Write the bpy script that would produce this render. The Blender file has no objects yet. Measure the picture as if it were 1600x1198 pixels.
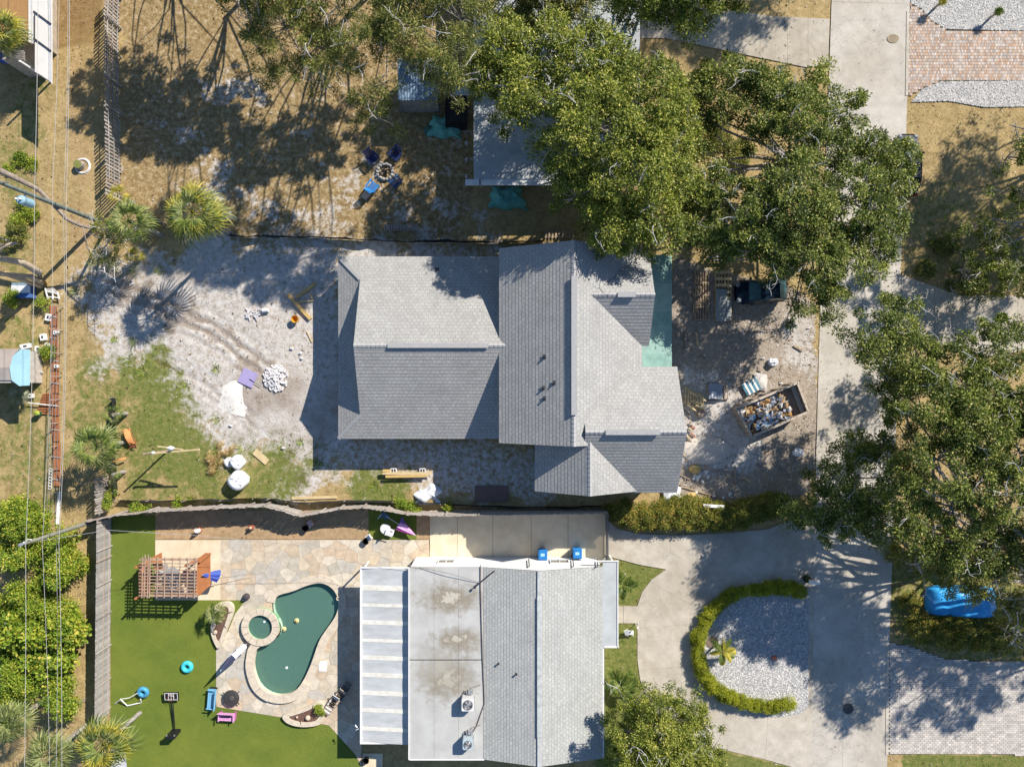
import bpy, bmesh, math, random
import numpy as np
from mathutils import Vector, Matrix, Euler
from mathutils.geometry import delaunay_2d_cdt
R = math.radians; PI = math.pi
random.seed(7); rng = np.random.default_rng(7)
scene = bpy.context.scene
# ---------------------------------------------------------------- camera, sky, sun, exposure
CAM_H = 160/3.0
cam = bpy.data.cameras.new('camera'); camo = bpy.data.objects.new('camera', cam)
scene.collection.objects.link(camo); camo.location = (0, 0, CAM_H)
cam.lens = 24; cam.sensor_width = 36; cam.clip_end = 2000; scene.camera = camo
world = bpy.data.worlds.new('World'); scene.world = world; world.use_nodes = True
wn = world.node_tree; wn.nodes.clear()
sky = wn.nodes.new('ShaderNodeTexSky'); sky.sky_type = 'NISHITA'; sky.sun_disc = False
sky.sun_elevation = R(35.3); sky.sun_rotation = R(45); sky.dust_density = 0.0; sky.ozone_density = 4.0
bg = wn.nodes.new('ShaderNodeBackground'); bg.inputs[1].default_value = 0.085
wo = wn.nodes.new('ShaderNodeOutputWorld')
wn.links.new(sky.outputs[0], bg.inputs[0]); wn.links.new(bg.outputs[0], wo.inputs[0])
sun = bpy.data.lights.new('sun', 'SUN'); sun.energy = 5.0; sun.angle = R(0.5); sun.color = (1.0, 0.93, 0.82)
suno = bpy.data.objects.new('sun', sun); scene.collection.objects.link(suno)
suno.rotation_euler = Vector((-1, -1, -1)).to_track_quat('-Z', 'Y').to_euler(); suno.location = (40, 40, 60)
scene.view_settings.view_transform = 'Standard'; scene.view_settings.look = 'None'
scene.view_settings.gamma = 1; scene.view_settings.exposure = 0.52
scene.view_settings.use_curve_mapping = False

# ---------------------------------------------------------------- helpers
def g2(px, py, h=0.0):
    """ground-plan position of a point of height h seen at photo pixel (px, py)"""
    k = (CAM_H-h)/CAM_H/20.0
    return ((px-800)*k, (599-py)*k)
def g3(px, py, h=0.0, z=None):
    x, y = g2(px, py, h); return Vector((x, y, h if z is None else z))
def gl(pts, h=0.0): return [g2(x, y, h) for x, y in pts]

class MB:
    def __init__(s): s.v = []; s.f = []; s.uv = []; s.c = []; s.col = None
    def add(s, vs, fs, col=None):
        b = len(s.v); s.v += [tuple(p) for p in vs]; s.f += [tuple(b+i for i in f) for f in fs]
        c = col or s.col
        s.c += [c or (1, 1, 1)]*len(vs)
    def box(s, c, d, rz=0.0, rx=0.0, ry=0.0, col=None):
        m = Euler((rx, ry, rz)).to_matrix(); c = Vector(c); hx, hy, hz = d[0]/2, d[1]/2, d[2]/2
        vs = [c+m@Vector((x*hx, y*hy, z*hz)) for z in (-1, 1) for y in (-1, 1) for x in (-1, 1)]
        s.add(vs, [(0, 2, 3, 1), (4, 5, 7, 6), (0, 1, 5, 4), (2, 6, 7, 3), (0, 4, 6, 2), (1, 3, 7, 5)], col)
    def bar(s, a, b, w, h, col=None):
        a = Vector(a); b = Vector(b); d = (b-a); L = d.length; d.normalize()
        up = Vector((0, 0, 1)) if abs(d.z) < .95 else Vector((0, 1, 0))
        sd = d.cross(up).normalized(); u = sd.cross(d)
        vs = [p+sd*(i*w/2)+u*(j*h/2) for p in (a, b) for i, j in ((-1, -1), (1, -1), (1, 1), (-1, 1))]
        s.add(vs, [(3, 2, 1, 0), (4, 5, 6, 7), (0, 1, 5, 4), (1, 2, 6, 5), (2, 3, 7, 6), (3, 0, 4, 7)], col)
    def tube(s, pts, rad, n=6, col=None, cap=True):
        pts = [Vector(p) for p in pts]
        if not hasattr(rad, '__len__'): rad = [rad]*len(pts)
        vs = []; fs = []
        for i, p in enumerate(pts):
            d = (pts[min(i+1, len(pts)-1)]-pts[max(i-1, 0)])
            d = d.normalized() if d.length > 1e-9 else Vector((0, 0, 1))
            up = Vector((0, 0, 1)) if abs(d.z) < .9 else Vector((1, 0, 0))
            a = d.cross(up).normalized(); b = a.cross(d)
            for k in range(n):
                t = 2*PI*k/n; vs.append(p+(a*math.cos(t)+b*math.sin(t))*rad[i])
        for i in range(len(pts)-1):
            for k in range(n):
                fs.append((i*n+k, i*n+(k+1) % n, (i+1)*n+(k+1) % n, (i+1)*n+k))
        if cap: fs.append(tuple(range(n-1, -1, -1))); fs.append(tuple((len(pts)-1)*n+k for k in range(n)))
        s.add(vs, fs, col)
    def lathe(s, c, prof, n=16, col=None, sx=1, sy=1, rz=0):
        vs = []; fs = []; c = Vector(c)
        for r, z in prof:
            for k in range(n):
                t = 2*PI*k/n+rz; vs.append((c.x+r*sx*math.cos(t), c.y+r*sy*math.sin(t), c.z+z))
        m = len(prof)
        for i in range(m-1):
            for k in range(n): fs.append((i*n+k, i*n+(k+1) % n, (i+1)*n+(k+1) % n, (i+1)*n+k))
        fs.append(tuple(range(n-1, -1, -1))); fs.append(tuple((m-1)*n+k for k in range(n)))
        s.add(vs, fs, col)
    def torus(s, c, R0, r0, n=24, m=10, rot=None, col=None):
        vs = []; fs = []; c = Vector(c)
        for i in range(n):
            for j in range(m):
                a = 2*PI*i/n; b = 2*PI*j/m
                v = Vector(((R0+r0*math.cos(b))*math.cos(a), (R0+r0*math.cos(b))*math.sin(a), r0*math.sin(b)))
                if rot: v = rot@v
                vs.append(c+v)
        for i in range(n):
            for j in range(m):
                fs.append((i*m+j, ((i+1) % n)*m+j, ((i+1) % n)*m+(j+1) % m, i*m+(j+1) % m))
        s.add(vs, fs, col)
    def prism(s, poly, z0, z1, col=None):
        n = len(poly)
        vs = [(p[0], p[1], z0) for p in poly]+[(p[0], p[1], z1) for p in poly]
        a = sum(poly[i][0]*poly[(i+1) % n][1]-poly[(i+1) % n][0]*poly[i][1] for i in range(n))
        top = list(range(n, 2*n)); bot = list(range(n-1, -1, -1))
        fs = [tuple(top), tuple(bot)]+[(i, (i+1) % n, n+(i+1) % n, n+i) for i in range(n)]
        if a < 0: fs = [tuple(reversed(f)) for f in fs]
        s.add(vs, fs, col)
    def blob(s, c, r, n=8, m=5, jit=.2, col=None, seed=None):
        rr = random.Random(seed if seed is not None else random.random())
        c = Vector(c); vs = []; fs = []
        if not hasattr(r, '__len__'): r = (r, r, r)
        for i in range(m+1):
            ph = PI*i/m
            for k in range(n):
                t = 2*PI*k/n+.3*i; j = 1+rr.uniform(-jit, jit)
                vs.append(c+Vector((r[0]*math.sin(ph)*math.cos(t)*j, r[1]*math.sin(ph)*math.sin(t)*j, -r[2]*math.cos(ph)*j)))
        for i in range(m):
            for k in range(n): fs.append((i*n+k, i*n+(k+1) % n, (i+1)*n+(k+1) % n, (i+1)*n+k))
        s.add(vs, fs, col)
    def sheet(s, fn, nu, nv, col=None):
        vs = [fn(i/nu, j/nv) for j in range(nv+1) for i in range(nu+1)]
        fs = [(j*(nu+1)+i, j*(nu+1)+i+1, (j+1)*(nu+1)+i+1, (j+1)*(nu+1)+i) for j in range(nv) for i in range(nu)]
        s.add(vs, fs, col)
    def mesh(s, name, smooth=False, color=False):
        me = bpy.data.meshes.new(name); me.from_pydata(s.v, [], s.f)
        if s.uv:
            ul = me.uv_layers.new(name='UVMap')
            for l in me.loops: ul.data[l.index].uv = s.uv[l.vertex_index]
        if color or s.col is not None:
            at = me.color_attributes.new('Col', 'FLOAT_COLOR', 'POINT')
            at.data.foreach_set('color', np.array([(c[0], c[1], c[2], 1) for c in s.c], dtype=np.float32).ravel())
        if smooth: me.polygons.foreach_set('use_smooth', [True]*len(me.polygons))
        me.update(); return me

def link(o): scene.collection.objects.link(o); return o
def tag(o, label=None, cat=None, group=None, kind=None):
    if label: o['label'] = label
    if cat: o['category'] = cat
    if group: o['group'] = group
    if kind: o['kind'] = kind
    return o
def thing(name, label, cat, loc=(0, 0, 0), rz=0.0, group=None):
    o = link(bpy.data.objects.new(name, None)); o.location = loc; o.rotation_euler = (0, 0, rz)
    o.empty_display_size = .3
    return tag(o, label, cat, group)
def obj(name, mb, mat, parent=None, smooth=False, local=False, color=False, label=None, kind=None):
    me = mb if isinstance(mb, bpy.types.Mesh) else mb.mesh(name, smooth, color)
    if mat and not me.materials: me.materials.append(mat)
    o = link(bpy.data.objects.new(name, me))
    if parent:
        o.parent = parent
        if not local: o.matrix_parent_inverse = root_inv(parent)
    if label: o['label'] = label
    if kind: o['kind'] = kind
    return o
def root_inv(p):
    m = Matrix.Identity(4)
    q = p; ch = []
    while q: ch.append(q); q = q.parent
    for q in reversed(ch): m = m @ q.matrix_parent_inverse @ Matrix.LocRotScale(q.location, q.rotation_euler, q.scale)
    return m.inverted()
def copy_tree(o, parent=None):
    c = link(o.copy())
    if parent: c.parent = parent
    for ch in list(o.children): copy_tree(ch, c)
    return c

# ---------------------------------------------------------------- materials
def _nodes(name):
    m = bpy.data.materials.new(name); m.use_nodes = True; nt = m.node_tree; nt.nodes.clear()
    o = nt.nodes.new('ShaderNodeOutputMaterial'); b = nt.nodes.new('ShaderNodeBsdfPrincipled')
    nt.links.new(b.outputs[0], o.inputs[0]); return m, nt, b, o
def N(nt, t, **k):
    n = nt.nodes.new(t)
    for a, v in k.items(): setattr(n, a, v)
    return n
def noise(nt, vec, scale, detail=6, rough=.6):
    n = N(nt, 'ShaderNodeTexNoise'); n.inputs['Scale'].default_value = scale
    n.inputs['Detail'].default_value = detail; n.inputs['Roughness'].default_value = rough
    if vec: nt.links.new(vec, n.inputs['Vector'])
    return n.outputs['Fac']
def ramp(nt, fac, stops):
    r = N(nt, 'ShaderNodeValToRGB'); e = r.color_ramp.elements
    while len(e) < len(stops): e.new(.5)
    for i, (p, c) in enumerate(stops): e[i].position = p; e[i].color = (c[0], c[1], c[2], 1)
    nt.links.new(fac, r.inputs[0]); return r.outputs[0]
def mixc(nt, fac, a, b, mode='MIX'):
    m = N(nt, 'ShaderNodeMix', data_type='RGBA', blend_type=mode)
    for sock, v in ((m.inputs[0], fac), (m.inputs[6], a), (m.inputs[7], b)):
        if hasattr(v, 'is_output'): nt.links.new(v, sock)
        elif isinstance(v, (int, float)): sock.default_value = v
        else: sock.default_value = (v[0], v[1], v[2], 1)
    return m.outputs[2]
def mat(name, c1=(.5,.5,.5), c2=None, scale=3.0, rough=.85, bump=0.0, bscale=25.0, metal=0.0, big=None, bigscale=.3, random_cols=None, attr=False, lo=.35, hi=.65, stretch=None, spec=.3, tex='Object', crack=0):
    m, nt, b, o = _nodes(name)
    tc = N(nt, 'ShaderNodeTexCoord'); vec = tc.outputs[tex]
    if stretch:
        mp = N(nt, 'ShaderNodeMapping'); mp.inputs['Scale'].default_value = stretch
        nt.links.new(vec, mp.inputs[0]); vec = mp.outputs[0]
    c2 = c2 or tuple(x*.72 for x in c1)
    col = ramp(nt, noise(nt, vec, scale), [(lo, c1), (hi, c2)])
    if random_cols:
        oi = N(nt, 'ShaderNodeObjectInfo')
        rc = ramp(nt, oi.outputs['Random'], [(i/len(random_cols), c) for i, c in enumerate(random_cols)])
        rc.node.color_ramp.interpolation = 'CONSTANT'
        var = ramp(nt, noise(nt, vec, scale), [(.3, (1.12, 1.12, 1.12)), (.7, (.8, .8, .8))])
        col = mixc(nt, 1.0, rc, var, 'MULTIPLY')
    if attr:
        a = N(nt, 'ShaderNodeAttribute', attribute_name='Col')
        col = mixc(nt, 1.0, col, a.outputs['Color'], 'MULTIPLY')
    if big:
        f = ramp(nt, noise(nt, vec, bigscale, 5), [(.42, (0, 0, 0)), (.62, (1, 1, 1))])
        col = mixc(nt, f, col, mixc(nt, 1.0, col, big, 'MULTIPLY'))
    if crack:
        cn = noise(nt, vec, .30, 7, .62); cr = ramp(nt, cn, [(.491, (1, 1, 1)), (.4985, (crack,)*3), (.5015, (crack,)*3), (.509, (1, 1, 1))]); col = mixc(nt, 1., col, cr, 'MULTIPLY')
        sp_ = ramp(nt, noise(nt, vec, 1.9, 3, .5), [(.70, (1, 1, 1)), (.76, (.80, .78, .75))]); col = mixc(nt, 1., col, sp_, 'MULTIPLY')
        col = mixc(nt, 1., col, ramp(nt, noise(nt, vec, .5, 9, .75), [(.35, (1.05, 1.04, 1.03)), (.7, (.86, .85, .84))]), 'MULTIPLY')
    nt.links.new(col, b.inputs['Base Color'])
    b.inputs['Roughness'].default_value = rough; b.inputs['Metallic'].default_value = metal
    b.inputs['Specular IOR Level'].default_value = spec
    if bump:
        bp = N(nt, 'ShaderNodeBump'); bp.inputs['Strength'].default_value = bump; bp.inputs['Distance'].default_value = .03
        nt.links.new(noise(nt, vec, bscale, 8, .7), bp.inputs['Height']); nt.links.new(bp.outputs[0], b.inputs['Normal'])
    return m
def plain(name, c, rough=.5, metal=0, var=.85, scale=6): return mat(name, c, tuple(x*var for x in c), scale=scale, rough=rough, metal=metal)
def leafmat(name, stops, trans=.25):
    m, nt, b, o = _nodes(name)
    a = N(nt, 'ShaderNodeAttribute', attribute_name='Col')
    sp = N(nt, 'ShaderNodeSeparateColor'); nt.links.new(a.outputs['Color'], sp.inputs[0])
    col = ramp(nt, sp.outputs[0], stops)
    nt.links.new(col, b.inputs['Base Color']); b.inputs['Roughness'].default_value = .55
    b.inputs['Specular IOR Level'].default_value = .35
    t = N(nt, 'ShaderNodeBsdfTranslucent'); nt.links.new(mixc(nt, 1., col, (1.1, 1.3, .5), 'MULTIPLY'), t.inputs[0])
    ms = N(nt, 'ShaderNodeMixShader'); ms.inputs[0].default_value = trans
    nt.links.new(b.outputs[0], ms.inputs[1]); nt.links.new(t.outputs[0], ms.inputs[2]); nt.links.new(ms.outputs[0], o.inputs[0])
    return m
def roofmat(name, c1, c2, bw=.33, rh=.26):
    m, nt, b, o = _nodes(name)
    uv = N(nt, 'ShaderNodeTexCoord').outputs['UV']
    br = N(nt, 'ShaderNodeTexBrick'); nt.links.new(uv, br.inputs['Vector'])
    br.inputs['Scale'].default_value = 1; br.inputs['Brick Width'].default_value = bw; br.inputs['Row Height'].default_value = rh
    br.inputs['Mortar Size'].default_value = .022; br.inputs['Color1'].default_value = (*c1, 1); br.inputs['Color2'].default_value = (*c2, 1)
    br.inputs['Mortar'].default_value = (*[x*.70 for x in c2], 1); br.offset = .5
    nz = ramp(nt, noise(nt, uv, 5.5, 8, .8), [(.32, (1.26, 1.25, 1.24)), (.5, (1, 1, 1)), (.68, (.77, .77, .78))])
    st = ramp(nt, noise(nt, uv, .45, 8, .7), [(.32, (1.08, 1.07, 1.05)), (.7, (.88, .87, .86))])
    col = mixc(nt, 1., mixc(nt, 1., br.outputs[0], nz, 'MULTIPLY'), st, 'MULTIPLY')
    nt.links.new(col, b.inputs['Base Color']); b.inputs['Roughness'].default_value = .9
    bp = N(nt, 'ShaderNodeBump'); bp.inputs['Strength'].default_value = .3; bp.inputs['Distance'].default_value = .02
    nt.links.new(noise(nt, uv, 30, 4), bp.inputs['Height']); nt.links.new(bp.outputs[0], b.inputs['Normal'])
    return m

# ---------------------------------------------------------------- 2-D regions
def inside_np(poly, X, Y):
    r = np.zeros(X.shape, bool); n = len(poly)
    for i in range(n):
        x1, y1 = poly[i]; x2, y2 = poly[(i+1) % n]
        c = ((y1 > Y) != (y2 > Y))
        with np.errstate(divide='ignore', invalid='ignore'):
            r ^= c & (X < (x2-x1)*(Y-y1)/(y2-y1+1e-12)+x1)
    return r
def sdist(poly, X, Y):
    d = np.full(X.shape, 1e9); n = len(poly)
    for i in range(n):
        x1, y1 = poly[i]; x2, y2 = poly[(i+1) % n]; dx, dy = x2-x1, y2-y1
        t = np.clip(((X-x1)*dx+(Y-y1)*dy)/(dx*dx+dy*dy+1e-12), 0, 1)
        d = np.minimum(d, np.hypot(X-x1-t*dx, Y-y1-t*dy))
    return np.where(inside_np(poly, X, Y), d, -d)
_lat = rng.random((256, 256))
def vnoise(X, Y, s, seed=0, octv=4):
    out = np.zeros(X.shape); amp = 1; tot = 0
    for o in range(octv):
        x = X/s*2**o+seed*17.3+100+o*31; y = Y/s*2**o+seed*7.7+100+o*13
        xi = np.floor(x).astype(int); yi = np.floor(y).astype(int); fx = x-xi; fy = y-yi
        fx = fx*fx*(3-2*fx); fy = fy*fy*(3-2*fy)
        a = _lat[xi % 256, yi % 256]; b = _lat[(xi+1) % 256, yi % 256]; c = _lat[xi % 256, (yi+1) % 256]; d = _lat[(xi+1) % 256, (yi+1) % 256]
        out += amp*((a*(1-fx)+b*fx)*(1-fy)+(c*(1-fx)+d*fx)*fy); tot += amp; amp *= .55
    return out/tot
def cells(outer, holes, seeds, gap, z0, z1, jit=0.0):
    """split a plan region into the cells of its seeds with open joints; returns one MB per cell"""
    xs = [p[0] for p in outer]; ys = [p[1] for p in outer]
    bx = (min(xs)-1, min(ys)-1, max(xs)+1, max(ys)+1)
    vs = []; es = []
    def addloop(P):
        b = len(vs); vs.extend(Vector((p[0], p[1])) for p in P); es.extend((b+i, b+(i+1) % len(P)) for i in range(len(P)))
    addloop(outer)
    for h in holes: addloop(h)
    S = np.array(seeds); hp = []
    for i, (sx, sy) in enumerate(seeds):
        P = [(bx[0], bx[1]), (bx[2], bx[1]), (bx[2], bx[3]), (bx[0], bx[3])]; H = []
        order = np.argsort(np.hypot(S[:, 0]-sx, S[:, 1]-sy))[1:16] if len(seeds) > 1 else []
        for j in order:
            dx, dy = S[j, 0]-sx, S[j, 1]-sy; L = math.hypot(dx, dy); nx, ny = dx/L, dy/L
            c = nx*(sx+S[j, 0])/2+ny*(sy+S[j, 1])/2-gap/2; H.append((nx, ny, c)); Q = []
            for k in range(len(P)):
                a = P[k]; b = P[(k+1) % len(P)]; da = nx*a[0]+ny*a[1]-c; db = nx*b[0]+ny*b[1]-c
                if da <= 0: Q.append(a)
                if (da < 0) != (db < 0):
                    t = da/(da-db); Q.append((a[0]+t*(b[0]-a[0]), a[1]+t*(b[1]-a[1])))
            P = Q
            if len(P) < 3: break
        hp.append(H)
        if len(P) >= 3 and len(seeds) > 1: addloop(P)
    r = delaunay_2d_cdt(vs, es, [], 0, 1e-5)
    V = np.array([(v.x, v.y) for v in r[0]]); F = np.array([f[:] for f in r[2]])
    C = V[F].mean(axis=1)
    ok = inside_np(outer, C[:, 0], C[:, 1])
    for h in holes: ok &= ~inside_np(h, C[:, 0], C[:, 1])
    A = V[F]; area = np.abs((A[:, 1, 0]-A[:, 0, 0])*(A[:, 2, 1]-A[:, 0, 1])-(A[:, 2, 0]-A[:, 0, 0])*(A[:, 1, 1]-A[:, 0, 1]))
    ok &= area > 1e-7
    D = np.hypot(C[:, None, 0]-S[None, :, 0], C[:, None, 1]-S[None, :, 1]); near = D.argmin(axis=1)
    out = []
    for i in range(len(seeds)):
        sel = ok & (near == i)
        for nx, ny, c in hp[i]: sel &= (nx*C[:, 0]+ny*C[:, 1]-c) <= 1e-6
        T = F[sel]
        if not len(T): continue
        mb = MB(); ids = {}; zt = z1+random.uniform(-jit, jit)
        for t in T:
            for q in t:
                if q not in ids: ids[q] = len(ids)
        n = len(ids); keys = list(ids)
        mb.v = [(V[q, 0], V[q, 1], zt) for q in keys]+[(V[q, 0], V[q, 1], z0) for q in keys]; mb.c = [(1, 1, 1)]*(2*n)
        ed = {}
        for t in T:
            a, b, c = t
            if (V[b, 0]-V[a, 0])*(V[c, 1]-V[a, 1])-(V[c, 0]-V[a, 0])*(V[b, 1]-V[a, 1]) < 0: b, c = c, b
            mb.f.append((ids[a], ids[b], ids[c]))
            for e in ((a, b), (b, c), (c, a)): ed[e] = ed.get(e, 0)+1
        for (a, b) in ed:
            if (b, a) not in ed: mb.f.append((ids[a], ids[a]+n, ids[b]+n, ids[b]))
        out.append(mb)
    return out
def circ(cx, cy, rx, ry=None, n=32): return [(cx+rx*math.cos(2*PI*i/n), cy+(ry or rx)*math.sin(2*PI*i/n)) for i in range(n)]
def smooth_loop(P, it=2):
    for _ in range(it):
        Q = []
        for i in range(len(P)):
            a = P[i]; b = P[(i+1) % len(P)]
            Q += [(a[0]*.75+b[0]*.25, a[1]*.75+b[1]*.25), (a[0]*.25+b[0]*.75, a[1]*.25+b[1]*.75)]
        P = Q
    return P
def offset_loop(P, d):
    n = len(P); a = sum(P[i][0]*P[(i+1) % n][1]-P[(i+1) % n][0]*P[i][1] for i in range(n)); s = 1 if a > 0 else -1; Q = []
    for i in range(n):
        p = Vector(P[i-1]); c = Vector(P[i]); q = Vector(P[(i+1) % n]); t = (q-p).normalized()
        Q.append((c.x+t.y*d*s, c.y-t.x*d*s))
    return Q
def structure(name, mb, m, **k): return obj(name, mb, m, kind='structure', **k)
def np_mesh(name, V, quads, cols=None, nper=4):
    me = bpy.data.meshes.new(name); n = len(V); f = len(quads)
    me.vertices.add(n); me.vertices.foreach_set('co', V.astype(np.float32).ravel())
    me.loops.add(f*nper); me.loops.foreach_set('vertex_index', quads.astype(np.int32).ravel())
    me.polygons.add(f); me.polygons.foreach_set('loop_start', (np.arange(f)*nper).astype(np.int32))
    me.update(calc_edges=True)
    if cols is not None:
        at = me.color_attributes.new('Col', 'FLOAT_COLOR', 'POINT')
        c4 = np.ones((n, 4), np.float32); c4[:, :cols.shape[1]] = cols; at.data.foreach_set('color', c4.ravel())
    return me
# ================================================================ GROUND
pool_px = [(439,926),(458,922),(480,912),(500,908),(514,912),(525,922),(531,936),(530,952),(524,966),(512,982),(500,1000),(493,1022),(485,1044),(474,1066),(463,1079),(450,1085),(434,1086),(419,1081),(407,1071),(400,1056),(396,1038),(398,1024),(400,1013),(408,1006),(424,1002),(436,994),(441,982),(438,970),(429,957),(427,942),(431,931)]
POOL = smooth_loop(gl(pool_px), 1)
SPA = gl(circ(409, 977, 18.5)); 
patio_px = [(345,843),(670,843),(672,878),(642,878),(642,1100),(565,1100),(565,1198),(556,1178),(514,1132),(430,1118),(338,1103),(338,1010),(357,985),(368,958),(384,937),(345,937)]
turf_px = [(174,806),(243,806),(243,843),(243,937),(384,937),(368,958),(357,985),(338,1010),(338,1103),(430,1118),(514,1132),(556,1178),(566,1188),(566,1240),(200,1240),(173,1180)]
turf2_px = [(576,797),(651,797),(651,842),(576,842)]
dirt_px = [(243,797),(672,797),(672,842),(243,842)]
pad_px = [(243,843),(345,843),(345,937),(243,937)]
street_px = [(1302,-40),(1299,10),(1296,100),(1281,500),(1275,720),(1267,1198),(1266,1240),(1384,1240),(1386,1198),(1390,1000),(1396,800),(1404,500),(1416,200),(1422,0),(1423,-40)]
conc_n_px = [(940,-6),(1210,26),(1296,30),(1294,100),(1262,106),(1040,60),(940,60)]
apron_px = [(1404,428),(1500,462),(1640,462),(1640,530),(1560,560),(1402,520)]
walk_px = [(955,946),(996,946),(996,973),(955,973)]
# circular drive (outer boundary minus the island)
drive_px = [(948,812),(965,826),(1000,834),(1060,836),(1130,833),(1200,826),(1235,812),(1274,800),(1272.5,900),(1271,1000),(1270,1060),(1268.6,1140),(1267.6,1198),(1240,1198),(1190,1184),(1120,1168),(1060,1146),(1030,1120),(1012,1093),(1000,1060),(996,1030),(996,973),(996,946),(1003,925),(1018,905),(1041,889),(1000,882),(948,868)]
isl_px = [(1264,922),(1240,914),(1200,915),(1160,920),(1120,940),(1096,970),(1086,1000),(1085,1030),(1092,1062),(1115,1086),(1145,1104),(1180,1117),(1215,1120),(1250,1114),(1262,1104)]
sidepad_px = [(672,797),(945,795),(948,868),(945,880),(672,880)]
gravel1_px = [(1423,-20),(1640,-20),(1640,49),(1478,46),(1455,32),(1440,14),(1423,6)]
gravel2_px = [(1424,160),(1440,140),(1470,128),(1640,126),(1640,166),(1540,168),(1480,158)]
brick_px = [(1422,8),(1440,16),(1455,34),(1478,48),(1640,51),(1640,125),(1470,127),(1440,139),(1420,150),(1418,120)]
paver_px = [(1390,1005),(1420,1008),(1480,1030),(1640,1036),(1640,1180),(1500,1176),(1387,1178)]
yard_px = [(1052,395),(1278,470),(1274,700),(1270,770),(1230,782),(1050,778),(1060,690),(1072,640),(1040,560)]
eastlawn_px = [(1416,150),(1640,160),(1640,470),(1500,465),(1404,430)]
hard = [gl(p) for p in (patio_px, turf_px, turf2_px, pad_px, street_px, conc_n_px, apron_px, walk_px, drive_px, isl_px, sidepad_px, gravel1_px, gravel2_px, brick_px, paver_px)]
lawn_a = gl([(948,872),(1041,889),(1018,905),(1003,925),(996,946),(940,946),(940,875)])
lawn_b = gl([(930,973),(996,973),(996,1030),(1000,1060),(1012,1093),(1030,1120),(1060,1150),(1120,1170),(1190,1186),(1240,1200),(1240,1240),(930,1240)])
lawn_c = gl([(1410,1178),(1640,1180),(1640,1240),(1410,1240)])
def build_ground():
    gx = np.concatenate([[-700,-300,-120,-70], np.linspace(-48, 48, 640), [70,120,300,700]])
    gy = np.concatenate([[-700,-300,-120,-60], np.linspace(-37, 37, 494), [60,120,300,700]])
    X, Y = np.meshgrid(gx, gy)
    def px(P): return gl(P)
    n1 = vnoise(X, Y, 3.2, 1, 5)-.5; n2 = vnoise(X, Y, .9, 2, 4)-.5; n3 = vnoise(X, Y, 9, 3, 4)-.5
    def soft(poly, w=1.0, wob=4.0): return 1/(1+np.exp(-np.clip((sdist(px(poly), X, Y)+n1*wob+n2*wob*.35)/w*3, -30, 30)))
    sand = soft([(150,430),(205,425),(260,372),(400,370),(790,372),(790,420),(540,430),(530,700),(460,720),(430,690),(395,700),(360,735),(345,690),(300,660),(265,610),(225,560),(160,560),(135,470)], 2.2, 6.0)
    sand = np.maximum(sand, .75*soft([(440,730),(540,730),(600,780),(420,780)], 1, 5))
    sand = np.maximum(sand, .62*soft([(500,690),(840,690),(900,770),(840,785),(690,780),(540,735)], 1, 3))
    sand = np.maximum(sand, soft([(1070,575),(1140,590),(1190,690),(1175,735),(1100,745),(1062,720)], .8, 1.5))
    sand = np.maximum(sand, .8*soft([(1225,500),(1280,490),(1272,600),(1220,570)], 1, 2))
    sand = np.maximum(sand, .55*np.clip((n1*5+n2*3+.15), 0, 1)*soft([(180,60),(760,100),(760,372),(190,372)], 1, 4))
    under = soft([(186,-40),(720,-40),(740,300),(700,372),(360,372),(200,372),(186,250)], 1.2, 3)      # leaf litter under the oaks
    yard = soft(yard_px, .6, 1.2)
    green = .82*soft([(185,600),(235,545),(300,640),(340,720),(440,700),(480,740),(430,785),(190,785)], 2.6, 7)
    green = np.maximum(green, .8*soft([(590,740),(640,735),(640,790),(500,790),(520,740)], 1, 4))
    green = np.maximum(green, .55*soft([(105,500),(160,540),(180,700),(140,790),(105,700)], 1, 7))
    green = np.maximum(green, .5*soft([(0,120),(60,125),(50,520),(90,600),(80,790),(0,790)], 1, 7))
    for L in (lawn_a, lawn_b, lawn_c): green = np.maximum(green, 1/(1+np.exp(-np.clip(sdist(L, X, Y)*8, -20, 20))))
    green = np.maximum(green, .45*soft([(1420,290),(1640,290),(1640,470),(1430,440)], 1, 4))
    green = np.maximum(green, .6*soft([(1400,880),(1640,880),(1640,1030),(1400,1030)], 1, 4))
    rust = .9*soft([(300,800),(700,800),(700,842),(243,842),(243,800)], .2, .1)
    rust = np.maximum(rust, .5*soft([(560,735),(680,735),(680,780),(600,790)], 1, 2))
    rust = np.maximum(rust, .45*soft([(1130,735),(1270,730),(1260,775),(1130,775)], 1, 3))
    rust = np.maximum(rust, .5*soft([(100,-20),(150,-20),(150,420),(110,420),(100,200)], 1, 4))
    dark = np.zeros_like(X)
    dark = np.maximum(dark, .8*soft([(60,-20),(158,-20),(158,75),(60,75)], .6, 1))
    # tyre ruts pushed into the sand
    Z = -.03+.035*n2+.05*n3
    sx, sy = g2(175, 450); ang = math.atan2(-(560-450), (440-175)*1.0)
    u = (X-sx)*math.cos(ang)+(Y-sy)*math.sin(ang); w = -(X-sx)*math.sin(ang)+(Y-sy)*math.cos(ang)
    w2 = w+.015*u*u-.1*u
    band = np.exp(-(w2/1.5)**2)*(1/(1+np.exp(-(u+1)*2)))*(1/(1+np.exp((u-14)*1.5)))
    ruts = band*np.abs(np.sin(w2*3.6+.6*n1*6+n2*2))
    band2 = np.exp(-((w2+4)/.9)**2)*(1/(1+np.exp(-(u-4)*2)))*(1/(1+np.exp((u-15)*1.5)))
    ruts += .7*band2*np.abs(np.sin(w2*4.5+n1*5))
    Z -= .10*np.clip(ruts, 0, 1)*sand+.06*yard*np.abs(vnoise(X*3, Y, 1.3, 9, 3)-.5)
    damp = np.clip(1.3*np.clip(ruts-.35, 0, 1)+1.0*np.clip(n2*3, 0, 1)*band+.6*sand*np.clip(n3*4, 0, 1)+.55*sand*np.clip(n1*3-.2, 0, 1), 0, 1)
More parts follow.
